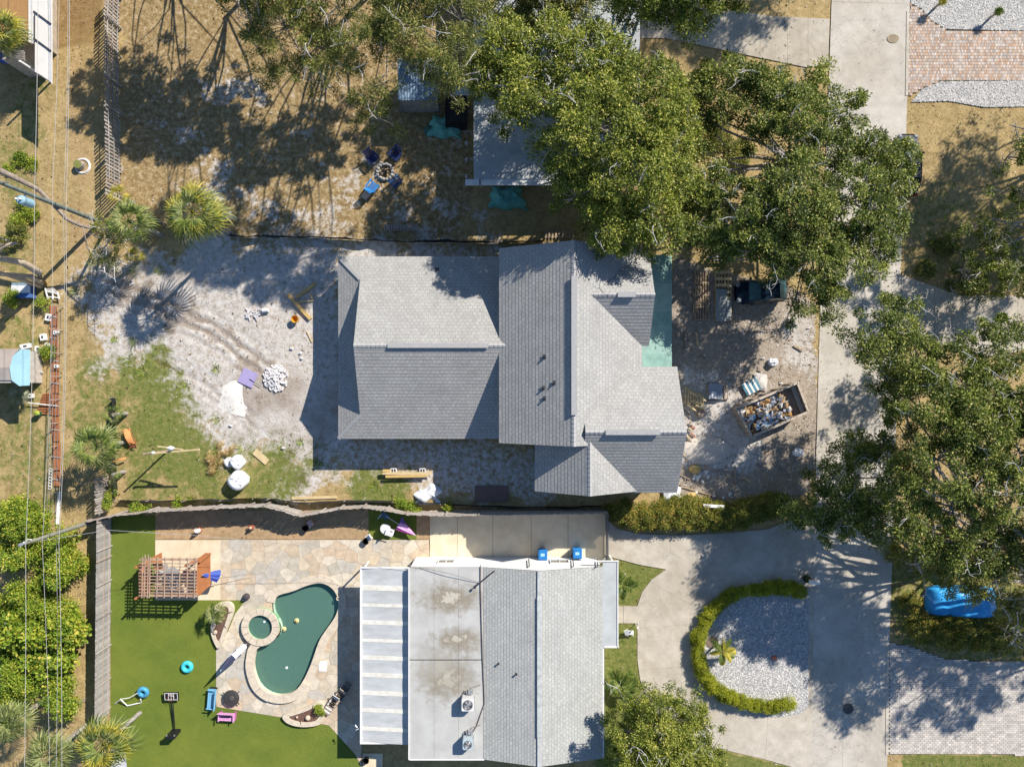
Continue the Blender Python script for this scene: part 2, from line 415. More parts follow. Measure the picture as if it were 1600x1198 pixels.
    for h in hard: Z = np.where(sdist(h, X, Y) > -.3, np.minimum(Z, -.012), Z)
    Z = np.minimum(Z, -.004); Z = np.where(np.hypot(X, Y) > 60, -.05, Z)
    ny, nx = X.shape; idx = np.arange(nx*ny).reshape(ny, nx)
    Q = np.stack([idx[:-1, :-1], idx[:-1, 1:], idx[1:, 1:], idx[1:, :-1]], -1).reshape(-1, 4)
    big = offset_loop(POOL, .12); hole = (inside_np(big, X, Y) | inside_np(gl(circ(409,977,20)), X, Y)).ravel()
    Q = Q[~hole[Q].any(axis=1)]
    V = np.stack([X.ravel(), Y.ravel(), Z.ravel()], -1)
    me = np_mesh('ground', V, Q)
    def at(nm, A):
        a = me.color_attributes.new(nm, 'FLOAT_COLOR', 'POINT'); c = np.ones((V.shape[0], 4), np.float32)
        for i, q in enumerate(A): c[:, i] = np.clip(q, 0, 1).ravel()
        a.data.foreach_set('color', c.ravel())
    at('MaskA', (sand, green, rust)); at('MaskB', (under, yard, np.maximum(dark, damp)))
    me.polygons.foreach_set('use_smooth', [True]*len(me.polygons))
    m, nt, b, o = _nodes('ground_soil')
    pos = N(nt, 'ShaderNodeTexCoord').outputs['Object']
    A = N(nt, 'ShaderNodeAttribute', attribute_name='MaskA'); B = N(nt, 'ShaderNodeAttribute', attribute_name='MaskB')
    sa = N(nt, 'ShaderNodeSeparateColor'); nt.links.new(A.outputs['Color'], sa.inputs[0])
    sb = N(nt, 'ShaderNodeSeparateColor'); nt.links.new(B.outputs['Color'], sb.inputs[0])
    nf = noise(nt, pos, 2.6, 9, .72); ng = noise(nt, pos, 11, 6, .7); nb = noise(nt, pos, .8, 5, .6); nb2 = noise(nt, pos, 1.7, 9, .75)
    def thr(mask, amp=.9, nz=nf, soft_=.09):
        mm = N(nt, 'ShaderNodeMath', operation='MULTIPLY_ADD'); nt.links.new(nz, mm.inputs[0]); mm.inputs[1].default_value = amp; mm.inputs[2].default_value = -.5*amp
        ad = N(nt, 'ShaderNodeMath', operation='ADD'); nt.links.new(mask, ad.inputs[0]); nt.links.new(mm.outputs[0], ad.inputs[1])
        mr = N(nt, 'ShaderNodeMapRange'); mr.inputs[1].default_value = .5-soft_*1.6; mr.inputs[2].default_value = .5+soft_*1.6
        nt.links.new(ad.outputs[0], mr.inputs[0]); return mr.outputs[0]
    dry = ramp(nt, nf, [(.3, (.22, .155, .07)), (.45, (.38, .28, .13)), (.58, (.48, .36, .18)), (.75, (.58, .46, .27))])
    dry = mixc(nt, ramp(nt, ng, [(.4, (0, 0, 0)), (.75, (.8, .8, .8))]), dry, (.28, .20, .09))
    dry = mixc(nt, ramp(nt, nb, [(.45, (0, 0, 0)), (.7, (.7, .7, .7))]), dry, (.56, .42, .21))
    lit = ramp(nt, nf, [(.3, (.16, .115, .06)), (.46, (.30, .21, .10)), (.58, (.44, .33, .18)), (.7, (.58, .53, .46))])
    yar = ramp(nt, nf, [(.3, (.27, .22, .17)), (.5, (.38, .32, .26)), (.7, (.48, .42, .36))])
    snd = ramp(nt, nf, [(.28, (.30, .25, .20)), (.42, (.46, .41, .36)), (.56, (.60, .57, .54)), (.8, (.72, .70, .69))])
    snd = mixc(nt, ramp(nt, ng, [(.55, (0, 0, 0)), (.8, (.8, .8, .8))]), snd, (.36, .31, .26))
    grn = ramp(nt, nf, [(.3, (.08, .10, .022)), (.45, (.15, .18, .045)), (.6, (.22, .22, .07)), (.75, (.38, .31, .16))])
    rst = ramp(nt, nf, [(.3, (.34, .21, .10)), (.5, (.42, .28, .15)), (.7, (.50, .37, .22))])
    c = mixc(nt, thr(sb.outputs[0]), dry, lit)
    c = mixc(nt, thr(sb.outputs[1], .5), c, yar)
    c = mixc(nt, thr(sa.outputs[2], .7), c, rst)
    c = mixc(nt, thr(sa.outputs[0], 1.9, nf, .14), c, snd)
    c = mixc(nt, thr(sa.outputs[1], 2.0, nb2, .12), c, grn)
    c = mixc(nt, thr(sb.outputs[2], .8), c, mixc(nt, 1., c, (.66, .60, .55), 'MULTIPLY'))
    nt.links.new(c, b.inputs['Base Color']); b.inputs['Roughness'].default_value = .95; b.inputs['Specular IOR Level'].default_value = .1
    bp = N(nt, 'ShaderNodeBump'); bp.inputs['Strength'].default_value = .9; bp.inputs['Distance'].default_value = .06
    nt.links.new(noise(nt, pos, 7, 9, .75), bp.inputs['Height']); nt.links.new(bp.outputs[0], b.inputs['Normal'])
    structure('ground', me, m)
    # ---- grass blades
    def tufts(name, n, fn, hgt, ramp_, seed):
        r = np.random.default_rng(seed); x = r.uniform(-41, 41, n*3); y = r.uniform(-31, 31, n*3)
        keep = fn(x, y)
        for h in hard: keep &= ~inside_np(h, x, y)
        x = x[keep][:n]; y = y[keep][:n]; m_ = len(x)
        a = r.uniform(0, 2*PI, m_); w = r.uniform(.012, .03, m_); hh = hgt*r.uniform(.5, 1.3, m_); l = hh*r.uniform(.4, 1.5, m_); a2 = r.uniform(0, 2*PI, m_)
        z = np.full(m_, -.05)
        P0 = np.stack([x-w*np.cos(a), y-w*np.sin(a), z], -1); P1 = np.stack([x+w*np.cos(a), y+w*np.sin(a), z], -1)
        P2 = np.stack([x+l*np.cos(a2), y+l*np.sin(a2), z+hh+.03], -1)
        V = np.stack([P0, P1, P2], 1).reshape(-1, 3); F = np.arange(3*m_).reshape(-1, 3)
        c = np.repeat(r.random(m_), 3)[:, None]*np.ones((1, 3))
        o = obj(name, np_mesh(name, V, F, c, 3), leafmat(name+'_blades', ramp_, .15)); return o
    mk = [gl(p) for p in ([(185,600),(235,545),(300,640),(340,720),(470,700),(490,740),(440,785),(190,785)],)]
    def f_green(x, y):
        k = inside_np(mk[0], x, y) & (vnoise(x, y, 1.5, 5) > .5)
        for L in (lawn_a, lawn_b, lawn_c): k |= inside_np(L, x, y)
        k |= inside_np(gl([(590,740),(640,735),(640,790),(500,790),(520,740)]), x, y)
        k |= inside_np(gl([(105,440),(160,500),(180,700),(140,790),(105,700)]), x, y) & (vnoise(x, y, 1.5, 6) > .53)
        k |= inside_np(gl([(160,540),(330,640),(300,700),(185,640)]), x, y) & (vnoise(x, y, .8, 6) > .6)
        return k
    o = tufts('grass', 48000, f_green, .07, [(0, (.09, .11, .025)), (.5, (.16, .19, .045)), (1, (.34, .29, .12))], 3); tag(o, 'short living green grass growing in patches between sand and drive', 'grass', kind='stuff')
    dr = [gl(p) for p in ([(62,-20),(158,-20),(155,420),(165,560),(180,620),(140,800),(140,900),(125,1100),(0,800),(0,110),(60,130)], [(186,-20),(740,-20),(740,372),(186,372)], eastlawn_px, [(1190,690),(1276,620),(1268,790),(1130,785),(1180,740)])]
    def f_dry(x, y):
        k = np.zeros(x.shape, bool)
        for L in dr: k |= inside_np(L, x, y)
        return k & (vnoise(x, y, 1.2, 8) > .40)
    o = tufts('dry_grass', 110000, f_dry, .055, [(0, (.22, .16, .06)), (.5, (.44, .33, .14)), (.85, (.58, .46, .24)), (1, (.22, .24, .06))], 4); tag(o, 'withered straw-coloured grass covering the lots beside the alley and street', 'dry grass', kind='stuff')
    # ---- small litter: twigs, chips and dead leaves lying on the bare soil
    r = np.random.default_rng(12); n = 17000; x = r.uniform(-41, 41, n); y = r.uniform(-31, 31, n)
    k = np.ones(n, bool)
    for h in hard[:4]+hard[8:]: k &= ~inside_np(h, x, y)
    x = x[k]; y = y[k]; n = len(x); a = r.uniform(0, 2*PI, n); l = r.uniform(.02, .08, n)*r.choice([1, 1, 1.6], n); w = l*r.uniform(.15, .5, n)
    onst = inside_np(hard[4], x, y); kk = ~onst | (r.random(n) < .25); x, y, a, l, w, n = x[kk], y[kk], a[kk], l[kk], w[kk], int(kk.sum())
    z = np.where(inside_np(hard[4], x, y), .024, .02)
    ca, sa_ = np.cos(a), np.sin(a)
    P = [np.stack([x+s*l*ca-t*w*sa_, y+s*l*sa_+t*w*ca, z+q], -1) for s, t, q in ((-1, 0, 0), (0, -1, .01), (1, 0, .03), (0, 1, .01))]
    V = np.stack(P, 1).reshape(-1, 3); c = np.repeat(r.random(n), 4)[:, None]*np.ones((1, 3))
    o = obj('leaf_litter', np_mesh('leaf_litter', V, np.arange(4*n).reshape(-1, 4), c), leafmat('litter_leaf', [(0, (.05, .035, .02)), (.4, (.18, .11, .05)), (.7, (.33, .22, .1)), (.9, (.5, .45, .38)), (1, (.7, .7, .68))], .05))
    tag(o, 'fallen leaves, chips and twigs scattered over the soil', 'leaf litter', kind='stuff')
build_ground()

# ================================================================ PAVED SURFACES
M_conc = mat('concrete', (.60, .555, .48), (.50, .455, .39), scale=1.3, rough=.9, bump=.25, bscale=18, crack=.86, big=(.82, .80, .76), bigscale=.16)
M_street = mat('street_concrete', (.62, .585, .53), (.53, .50, .455), scale=.9, rough=.9, bump=.25, bscale=14, crack=.80, big=(.86, .84, .80), bigscale=.13)
M_cream = mat('cream_concrete', (.76, .66, .49), (.69, .59, .43), scale=1.2, rough=.9, bump=.1, big=(.93, .9, .86))
M_joint = mat('joint_soil', (.20, .17, .13), (.13, .11, .08), scale=8)
def paved(name, poly, seeds, m, z, gap=.03, jit=.004, holes=[], base=True, part='slab', thick=.05):
    cs = cells(poly, holes, seeds, gap, z-thick, z, jit)
    if base:
        b_ = cells(poly, holes, [seeds[0]], 0, z-thick-.02, z-.012)[0]; root = structure(name, b_, M_joint)
        for c in cs: obj(part, c, m, root)
    else: root = structure(name, cs[0], m)
    return root
# street: two lanes of slabs with long joints
sd = [g2(1337-.036*i*100+40*0, -20+i*115) for i in range(11)]
paved('street', gl(street_px), [g2(1356-.030*(y), y) for y in range(-100, 640, 210)]+[g2(1326-.030*y-10, y) for y in range(740, 1240, 170)]+[g2(1376-.030*y+6, y) for y in range(740, 1240, 170)], M_street, .018, .012)
paved('north_driveway', gl(conc_n_px), [g2(x, 50) for x in (980, 1040, 1100, 1160, 1215, 1245, 1280)], M_conc, .020, .014)
paved('east_driveway', gl(apron_px), [g2(x, 480) for x in (1430, 1490, 1560, 1620)], M_conc, .024, .014)
paved('front_walk', gl(walk_px), [g2(960, 960), g2(988, 960)], M_conc, .05)
paved('round_driveway', gl(drive_px), [g2(*p) for p in ((1000,855),(1095,850),(1190,860),(1060,910),(1140,895),(1245,880),(1040,945),(1045,1010),(1050,1075),(1095,1130),(1160,1150),(1235,1155))], M_conc, .022, .012, holes=[gl(isl_px)])
paved('side_pad', gl(sidepad_px), [g2(x, 835) for x in (690, 740, 800, 860, 915)], M_cream, .05, .03)
paved('pergola_pad', gl(pad_px), [g2(270, 880), g2(325, 880)], M_cream, .04, .015)
M_gbase = mat('gravel_bed', (.46, .455, .45), (.30, .295, .29), scale=14, rough=.95, bump=.6, bscale=20)
isl = obj('gravel_island', cells(gl(isl_px), [], [g2(1180, 1000)], 0, -.04, .03)[0], M_gbase, kind='structure')
gb1 = obj('gravel_bed', cells(gl(gravel1_px), [], [g2(1500, 10)], 0, -.04, .03)[0], M_gbase, kind='structure')
gb2 = obj('gravel_bed', cells(gl(gravel2_px), [], [g2(1500, 140)], 0, -.04, .03)[0], M_gbase, kind='structure')
M_dirt = mat('garden_soil', (.44, .31, .18), (.33, .225, .125), scale=2.5, rough=.95, bump=.5, bscale=12, big=(1.15, 1.1, 1.1))
structure('dirt_path', cells(gl([(243,797),(576,797),(576,842),(243,842)]), [], [g2(400,820)], 0, -.05, .012)[0], M_dirt)
structure('dirt_path', cells(gl([(651,797),(672,797),(672,842),(651,842)]), [], [g2(660,820)], 0, -.05, .012)[0], M_dirt)
# gravel stones (far too many to count)
def gravel(poly, n, seed, name, label, z=.03, size=(.03, .075), cols=((.62, .61, .60), (.36, .36, .37), (.75, .73, .70))):
    r = np.random.default_rng(seed); P = np.array(poly); x = r.uniform(max(P[:, 0].min(), -42), min(P[:, 0].max(), 42), n*3); y = r.uniform(max(P[:, 1].min(), -32), min(P[:, 1].max(), 32), n*3)
    k = inside_np(poly, x, y); x = x[k][:n]; y = y[k][:n]; n = len(x)
    D = np.array([(1, 0, 0), (0, 1, 0), (-1, 0, 0), (0, -1, 0), (0, 0, 1)], float); s = r.uniform(size[0], size[1], n)
    a = r.uniform(0, 2*PI, n); R_ = np.stack([np.cos(a), -np.sin(a), np.sin(a), np.cos(a)], -1).reshape(n, 2, 2)
    sc = r.uniform(.6, 1.3, (n, 5, 1)); L = D[None]*sc*s[:, None, None]; L[:, :, 2] *= .7
    xy = np.einsum('nij,nkj->nki', R_, L[:, :, :2]); V = np.concatenate([xy+np.stack([x, y], -1)[:, None], L[:, :, 2:]+z], -1).reshape(-1, 3)
    F = np.array([(0, 1, 4), (1, 2, 4), (2, 3, 4), (3, 0, 4)])[None]+(np.arange(n)*5)[:, None, None]
    ci = r.random(n)[:, None]; C = np.where(ci < .45, cols[0], np.where(ci < .72, cols[1], cols[2]))*r.uniform(.8, 1.1, (n, 1))
    o = obj(name, np_mesh(name, V, F.reshape(-1, 3), np.repeat(C, 5, axis=0), 3), mat(name+'_stone', (1, 1, 1), (.9, .9, .9), attr=True, rough=.9)); tag(o, label, 'gravel', kind='stuff')
gravel(gl(isl_px), 13000, 1, 'gravel', 'pale grey gravel inside the curved hedge beside the round driveway')
gravel(gl(gravel1_px), 11000, 2, 'gravel', 'blue-grey gravel bed north of the brick driveway')
gravel(gl(gravel2_px), 6500, 3, 'gravel', 'blue-grey gravel strip south of the brick driveway')
gravel(gl([(165,440),(520,400),(520,700),(420,720),(300,640),(200,560)]), 1500, 4, 'rubble_chips', 'small white stone chips scattered over the sandy back yard', z=-.01, cols=((.75, .74, .72), (.3, .26, .22), (.6, .55, .5)), size=(.015, .05))
gravel(gl(yard_px), 1700, 5, 'rubble_chips', 'small building chips scattered around the front work yard', z=-.01, cols=((.7, .68, .66), (.25, .2, .16), (.55, .45, .35)), size=(.02, .08))
# brick and paver driveways: thousands of small bricks -> joined geometry
def bricks(name, label, poly, bw, bh, z, cols, seed, ang=0.0):
    r = random.Random(seed); P = np.array(poly); x0, x1 = max(P[:, 0].min(), -42), min(P[:, 0].max(), 42.5); y0, y1 = max(P[:, 1].min(), -32), min(P[:, 1].max(), 32)
    mb = MB(); j = 0; y = y0
    xs = []; 
    while y < y1:
        x = x0-(bw/2 if j % 2 else 0)
        while x < x1: xs.append((x, y)); x += bw
        y += bh; j += 1
    X = np.array([p[0]+bw/2 for p in xs]); Y = np.array([p[1]+bh/2 for p in xs]); k = inside_np(poly, X, Y)
    g = .006
    for (x, y), ok in zip(xs, k):
        if not ok: continue
        c = r.choice(cols); f = r.uniform(.85, 1.12); c = tuple(q*f for q in c); zt = z+r.uniform(-.004, .004)
        mb.add([(x+g, y+g, z-.03), (x+bw-g, y+g, z-.03), (x+bw-g, y+bh-g, z-.03), (x+g, y+bh-g, z-.03), (x+g+.004, y+g+.004, zt), (x+bw-g-.004, y+g+.004, zt), (x+bw-g-.004, y+bh-g-.004, zt), (x+g+.004, y+bh-g-.004, zt)],
               [(4, 5, 6, 7), (0, 1, 5, 4), (1, 2, 6, 5), (2, 3, 7, 6), (3, 0, 4, 7)], c)
    base = structure(name, cells(poly, [], [tuple(P.mean(axis=0))], 0, z-.07, z-.02)[0], M_joint)
    obj('bricks', mb, mat(name+'_brick', (1, 1, 1), (.85, .85, .85), scale=2, attr=True, rough=.9, bump=.2), base, color=True, kind='stuff', label=label)
bricks('brick_driveway', 'salmon and grey bricks', gl(brick_px), .12, .24, .045, [(.58, .40, .29), (.64, .46, .34), (.54, .42, .34), (.62, .53, .46), (.70, .62, .56), (.50, .44, .41)], 4)
bricks('paver_driveway', 'pinkish grey pavers', gl(paver_px), .30, .16, .045, [(.60, .555, .51), (.56, .52, .48), (.64, .59, .54), (.52, .48, .45)], 5)

for P, lb in ((((1387, 1007), (1385.5, 1178)), 'paver_edging'), (((1418.5, 18), (1416.5, 150)), 'brick_edging')):
    mb = MB(); mb.bar((*g2(*P[0]), .02), (*g2(*P[1]), .02), .22, .06); structure(lb, mb, M_conc)
# artificial turf
M_turf = mat('artificial_turf', (.145, .195, .028), (.12, .17, .024), scale=.6, rough=.85, bump=.5, bscale=40, big=(1.28, 1.12, 1.15), bigscale=.22)
structure('artificial_lawn', cells(gl(turf_px), [], [g2(250, 1050)], 0, -.04, .02)[0], M_turf)
structure('artificial_lawn', cells(gl(turf2_px), [], [g2(610, 820)], 0, -.04, .025)[0], M_turf)
r_ = np.random.default_rng(3); T_ = [gl(turf_px), gl(turf2_px)]
x_ = r_.uniform(-36, -3, 200000); y_ = r_.uniform(-30.5, -9, 200000); k_ = inside_np(T_[0], x_, y_) | inside_np(T_[1], x_, y_); x_ = x_[k_][:70000]; y_ = y_[k_][:70000]; n_ = len(x_)
a_ = r_.uniform(0, 2*PI, n_); w_ = .012; V_ = np.stack([np.stack([x_-w_*np.cos(a_), y_-w_*np.sin(a_), np.full(n_, .018)], -1), np.stack([x_+w_*np.cos(a_), y_+w_*np.sin(a_), np.full(n_, .018)], -1), np.stack([x_+r_.normal(0, .03, n_), y_+r_.normal(0, .03, n_), np.full(n_, .05)], -1)], 1).reshape(-1, 3)
o = obj('turf_pile', np_mesh('turf_pile', V_, np.arange(3*n_).reshape(-1, 3), np.repeat(r_.random(n_), 3)[:, None]*np.ones((1, 3)), 3), leafmat('turf_blade', [(0, (.10, .14, .016)), (.6, (.15, .20, .028)), (1, (.2, .25, .045))], .1)); tag(o, 'even green pile of the artificial lawn around the pool patio', 'turf', kind='stuff')

# ================================================================ PATIO + POOL
random.seed(21)
patio = gl(patio_px); POOL_O = offset_loop(POOL, .10)
sx = [p[0] for p in patio]; sy = [p[1] for p in patio]; seeds = []
tries = 0
while tries < 9000:
    tries += 1
    p = (random.uniform(min(sx), max(sx)), random.uniform(min(sy), max(sy)))
    if not inside_np(patio, np.array([p[0]]), np.array([p[1]]))[0]: continue
    if inside_np(POOL, np.array([p[0]]), np.array([p[1]]))[0]: continue
    if all((p[0]-q[0])**2+(p[1]-q[1])**2 > random.uniform(.52, .95)**2 for q in seeds): seeds.append(p)
M_mortar = mat('mortar', (.46, .40, .31), (.38, .33, .26), scale=6)
M_flag = mat('flagstone', (.5, .45, .4), scale=2.2, rough=.85, bump=.25, bscale=15, random_cols=[(.58, .49, .38), (.54, .48, .39), (.62, .52, .39), (.50, .45, .37), (.60, .47, .34), (.64, .57, .46), (.56, .45, .33), (.52, .48, .42), (.66, .58, .47)])
pat = structure('flagstone_patio', cells(patio, [POOL_O, gl(circ(409, 977, 20))], [seeds[0]], 0, -.05, .035)[0], M_mortar)
for c in cells(patio, [POOL_O, gl(circ(409, 977, 20))], seeds, .035, .02, .05, .006): obj('flagstone', c, M_flag, pat)

pool = thing('swimming_pool', 'kidney shaped green-water swimming pool with raised round spa', 'pool', (*g2(465, 1000), 0))
M_cope = mat('coping_stone', (.68, .59, .47), (.56, .48, .38), scale=3, rough=.8, bump=.2)
M_plaster = mat('pool_plaster', (.46, .60, .46), (.34, .50, .38), scale=1.2, rough=.9)
M_plaster_s = mat('spa_plaster', (.20, .40, .22), (.16, .33, .19), scale=2, rough=.9)
# bowl
mb = MB(); nL = len(POOL); cx = sum(p[0] for p in POOL)/nL; cy = sum(p[1] for p in POOL)/nL
levels = [(.0, .10), (.0, -.4), (.04, -.75), (.14, -1.0), (.35, -1.15), (.7, -1.25)]
deepx, deepy = g2(445, 1045)
for t, z in levels:
    for (x, y) in POOL:
        px_ = x+(cx-x)*t; py_ = y+(cy-y)*t
        dz = 0 if z > -.6 else -1.0*math.exp(-((px_-deepx)**2+(py_-deepy)**2)/9)
        mb.v.append((px_, py_, z+dz)); mb.c.append((1, 1, 1))
for i in range(len(levels)-1):
    for k in range(nL): mb.f.append((i*nL+k, i*nL+(k+1) % nL, (i+1)*nL+(k+1) % nL, (i+1)*nL+k))
mb.f.append(tuple((len(levels)-1)*nL+k for k in range(nL)))
obj('pool_bowl', mb, M_plaster, pool)
m, nt, b, o = _nodes('pool_water'); nt.nodes.remove(b)
gls = N(nt, 'ShaderNodeBsdfGlossy'); gls.inputs['Roughness'].default_value = .12; tr = N(nt, 'ShaderNodeBsdfTransparent'); tr.inputs[0].default_value = (.78, .96, .90, 1)
fr = N(nt, 'ShaderNodeFresnel'); fr.inputs[0].default_value = 1.33; ms = N(nt, 'ShaderNodeMixShader'); df = N(nt, 'ShaderNodeBsdfDiffuse'); df.inputs[0].default_value = (.20, .40, .32, 1)
ms0 = N(nt, 'ShaderNodeMixShader'); ms0.inputs[0].default_value = .42; nt.links.new(tr.outputs[0], ms0.inputs[1]); nt.links.new(df.outputs[0], ms0.inputs[2])
bp = N(nt, 'ShaderNodeBump'); bp.inputs['Strength'].default_value = .6; bp.inputs['Distance'].default_value = .02; tc = N(nt, 'ShaderNodeTexCoord'); nt.links.new(noise(nt, tc.outputs['Object'], 5, 3), bp.inputs['Height'])
nt.links.new(bp.outputs[0], gls.inputs['Normal']); nt.links.new(bp.outputs[0], fr.inputs['Normal'])
nt.links.new(fr.outputs[0], ms.inputs[0]); nt.links.new(ms0.outputs[0], ms.inputs[1]); nt.links.new(gls.outputs[0], ms.inputs[2]); nt.links.new(ms.outputs[0], o.inputs[0])
va = N(nt, 'ShaderNodeVolumeAbsorption'); va.inputs[0].default_value = (.30, .80, .74, 1); va.inputs[1].default_value = .20; nt.links.new(va.outputs[0], o.inputs['Volume'])
M_water = m
mb = MB(); mb.prism([(x+(cx-x)*-.01, y+(cy-y)*-.01) for x, y in POOL], -2.6, -.30); obj('water', mb, M_water, pool)
# coping stones round the pool (skip where the spa stands), raised left lobe
spc = g2(409, 977)
i = 0; POOL_C = smooth_loop(gl(pool_px), 2); PO = offset_loop(POOL_C, .55); n2_ = len(POOL_C); step = 5
while i < n2_:
    idx = [(i+k) % n2_ for k in range(step+1)]; i += step
    ctr = POOL_C[idx[2]]
    if math.hypot(ctr[0]-spc[0], ctr[1]-spc[1]) < 1.75: continue
    lobe = ctr[0] < g2(470, 0)[0] and ctr[1] < g2(0, 1000)[1] and ctr[1] > g2(0, 1100)[1]
    z1 = .30 if (lobe and ctr[0] < g2(425, 0)[0]) else (.24 if lobe else .11)
    inn = [POOL_C[k] for k in idx]; out = [PO[k] for k in idx]
    inn = [(p[0]+(q[0]-p[0])*-.12, p[1]+(q[1]-p[1])*-.12) for p, q in zip(inn, out)]
    c0 = Vector(inn[0]); poly = inn+out[::-1]; mx = sum(p[0] for p in poly)/len(poly); my = sum(p[1] for p in poly)/len(poly)
    poly = [(mx+(x-mx)*.985, my+(y-my)*.985) for x, y in poly]
    m_ = MB(); m_.prism(poly, -.12, z1+random.uniform(-.006, .006)); obj('coping_stone', m_, M_cope, pool)
# spa
def ring(cx_, cy_, r0, r1, z0, z1, n, name, m, parent, gap=.02):
    for k in range(n):
        a0 = 2*PI*k/n+gap/r1; a1 = 2*PI*(k+1)/n-gap/r1; ps = []
        for t in range(5): a = a0+(a1-a0)*t/4; ps.append((cx_+r1*math.cos(a), cy_+r1*math.sin(a)))
        for t in range(5): a = a1+(a0-a1)*t/4; ps.append((cx_+r0*math.cos(a), cy_+r0*math.sin(a)))
        m_ = MB(); m_.prism(ps, z0, z1); obj(name, m_, m, parent)
ring(spc[0], spc[1], .93, 1.46, .28, .38, 14, 'spa_coping', M_cope, pool)
mb = MB(); mb.lathe((spc[0], spc[1], 0), [(1.43, -.5), (1.43, .282), (.955, .282), (.955, -.15), (.7, -.16), (.7, -.6), (.01, -.62)], 40); obj('spa_wall', mb, M_plaster_s, pool, smooth=False)
mb = MB(); mb.lathe((spc[0], spc[1], 0), [(.952, -.145), (.952, .12)], 40); obj('spa_water', mb, M_water, pool)
# underwater steps
M_step = mat('step_tile', (.62, .80, .66), (.55, .72, .6))
for k, (r_o, z) in enumerate(((1.1, -.42), (.8, -.37), (.5, -.33))):
    c_ = g2(531, 949); mb = MB(); mb.prism([p for p in circ(c_[0], c_[1], r_o, r_o*1.2, 28) if inside_np(POOL, np.array([p[0]]), np.array([p[1]]))[0]] + [c_], -1.2, z); obj('step', mb, M_step, pool)
mb = MB(); mb.lathe((*g2(446, 1045), -.32), [(.01, -.02), (.10, 0), (.10, .06), (.01, .07)], 12); tag(obj('pool_float', mb, plain('white_plastic', (.8, .85, .85))), 'small white round float in the deep end of the pool', 'float')
mb = MB(); mb.lathe((spc[0]+.25, spc[1]+.35, .10), [(.01, -.02), (.09, 0), (.09, .06), (.01, .07)], 12); tag(obj('pool_float', mb, plain('white_plastic2', (.8, .9, .95))), 'small white float in the round spa', 'float')
M_duck = plain('yellow_plastic', (.75, .62, .30))
for (px, py), lb in (((462, 971), 'yellow float out in the middle of the pool water'), ((442, 984), 'yellow float against the spa wall in the pool')):
    t = thing('toy_float', lb, 'pool toy', (*g2(px, py, 0), -.3), group='yellow floats in the pool'); c_ = g2(px, py)
    mb = MB(); mb.torus((c_[0], c_[1], -.24), .13, .07, 14, 8); obj('ring', mb, M_duck, t, smooth=True)
    mb = MB(); mb.blob((c_[0]+.05, c_[1]+.05, -.12), (.09, .09, .1), 10, 6, .02); obj('head', mb, M_duck, t, smooth=True)
mb = MB(); mb.torus((*g2(529, 934), .15), .12, .04, 14, 8); tag(obj('life_ring', mb, M_cope, smooth=True), 'small beige ring on the coping at the pool step corner', 'ring')
# ================================================================ BUILDINGS
M_sh = roofmat('shingle_grey', (.345, .345, .343), (.40, .40, .395))
M_sh2 = roofmat('shingle_old_grey', (.41, .425, .415), (.47, .48, .47), .33, .22)
M_cap = mat('ridge_cap', (.41, .41, .412), (.35, .35, .352), scale=6, rough=.9)
M_fas = plain('fascia', (.62, .62, .62), .6)
M_wrap = mat('house_wrap', (.42, .47, .50), (.36, .40, .43), scale=2)
M_white = mat('white_wall', (.80, .80, .80), (.72, .72, .72), scale=1.5)
M_dkpipe = plain('dark_vent', (.05, .05, .06), .5)
M_metal = plain('galvanised', (.5, .52, .54), .4, .6)
def clip(P, a, b, c):   # keep a*u+b*v+c >= 0
    Q = []
    for k in range(len(P)):
        p = P[k]; q = P[(k+1) % len(P)]; dp = a*p[0]+b*p[1]+c; dq = a*q[0]+b*q[1]+c
        if dp >= 0: Q.append(p)
        if (dp > 0) != (dq > 0) and abs(dp-dq) > 1e-12:
            t = dp/(dp-dq); Q.append((p[0]+t*(q[0]-p[0]), p[1]+t*(q[1]-p[1])))
    return Q
def slope(mb, P, exp=.26, lift=.011):
    """shingled slope: polygon P (3-D, planar) laid in courses, each butt edge standing proud"""
    P = [Vector(p) for p in P]; n = Vector((0, 0, 0))
    for i in range(len(P)): n += (P[i]-P[0]).cross(P[(i+1) % len(P)]-P[0])
    n.normalize(); n = n if n.z > 0 else -n
    u = Vector((0, 0, 1)).cross(n).normalized(); v = n.cross(u)
    if v.z < 0: v = -v
    low = min(P, key=lambda p: p.z); Q = [((p-low).dot(u), (p-low).dot(v)) for p in P]
    vmax = max(q[1] for q in Q); k = 0
    while k*exp < vmax-1e-4:
        a = k*exp; b = min((k+1)*exp, vmax); C = clip(clip(Q, 0, 1, -a), 0, -1, b)
        k += 1
        if len(C) < 3: continue
        def pt(q, on=True): return low+u*q[0]+v*q[1]+n*(.03+(lift*(1-(q[1]-a)/exp) if on else 0))
        ar = sum(C[i][0]*C[(i+1) % len(C)][1]-C[(i+1) % len(C)][0]*C[i][1] for i in range(len(C)))
        if abs(ar) < 1e-5: continue
        vs = [pt(q) for q in C]; b0 = len(mb.v)
        if (u.cross(v).dot(n) > 0) != (ar > 0): C = C[::-1]; vs = vs[::-1]
        mb.add(vs, [tuple(range(len(vs)))]); mb.uv += [(q[0], q[1]) for q in C]
        lo = [q for q in C if abs(q[1]-a) < 1e-6]
        if len(lo) >= 2:
            l0 = min(lo); l1 = max(lo)
            mb.add([pt(l0, False)-n*.03, pt(l1, False)-n*.03, pt(l1), pt(l0)], [(0, 1, 2, 3)]); mb.uv += [l0, l1, (l1[0], l1[1]+.01), (l0[0], l0[1]+.01)]
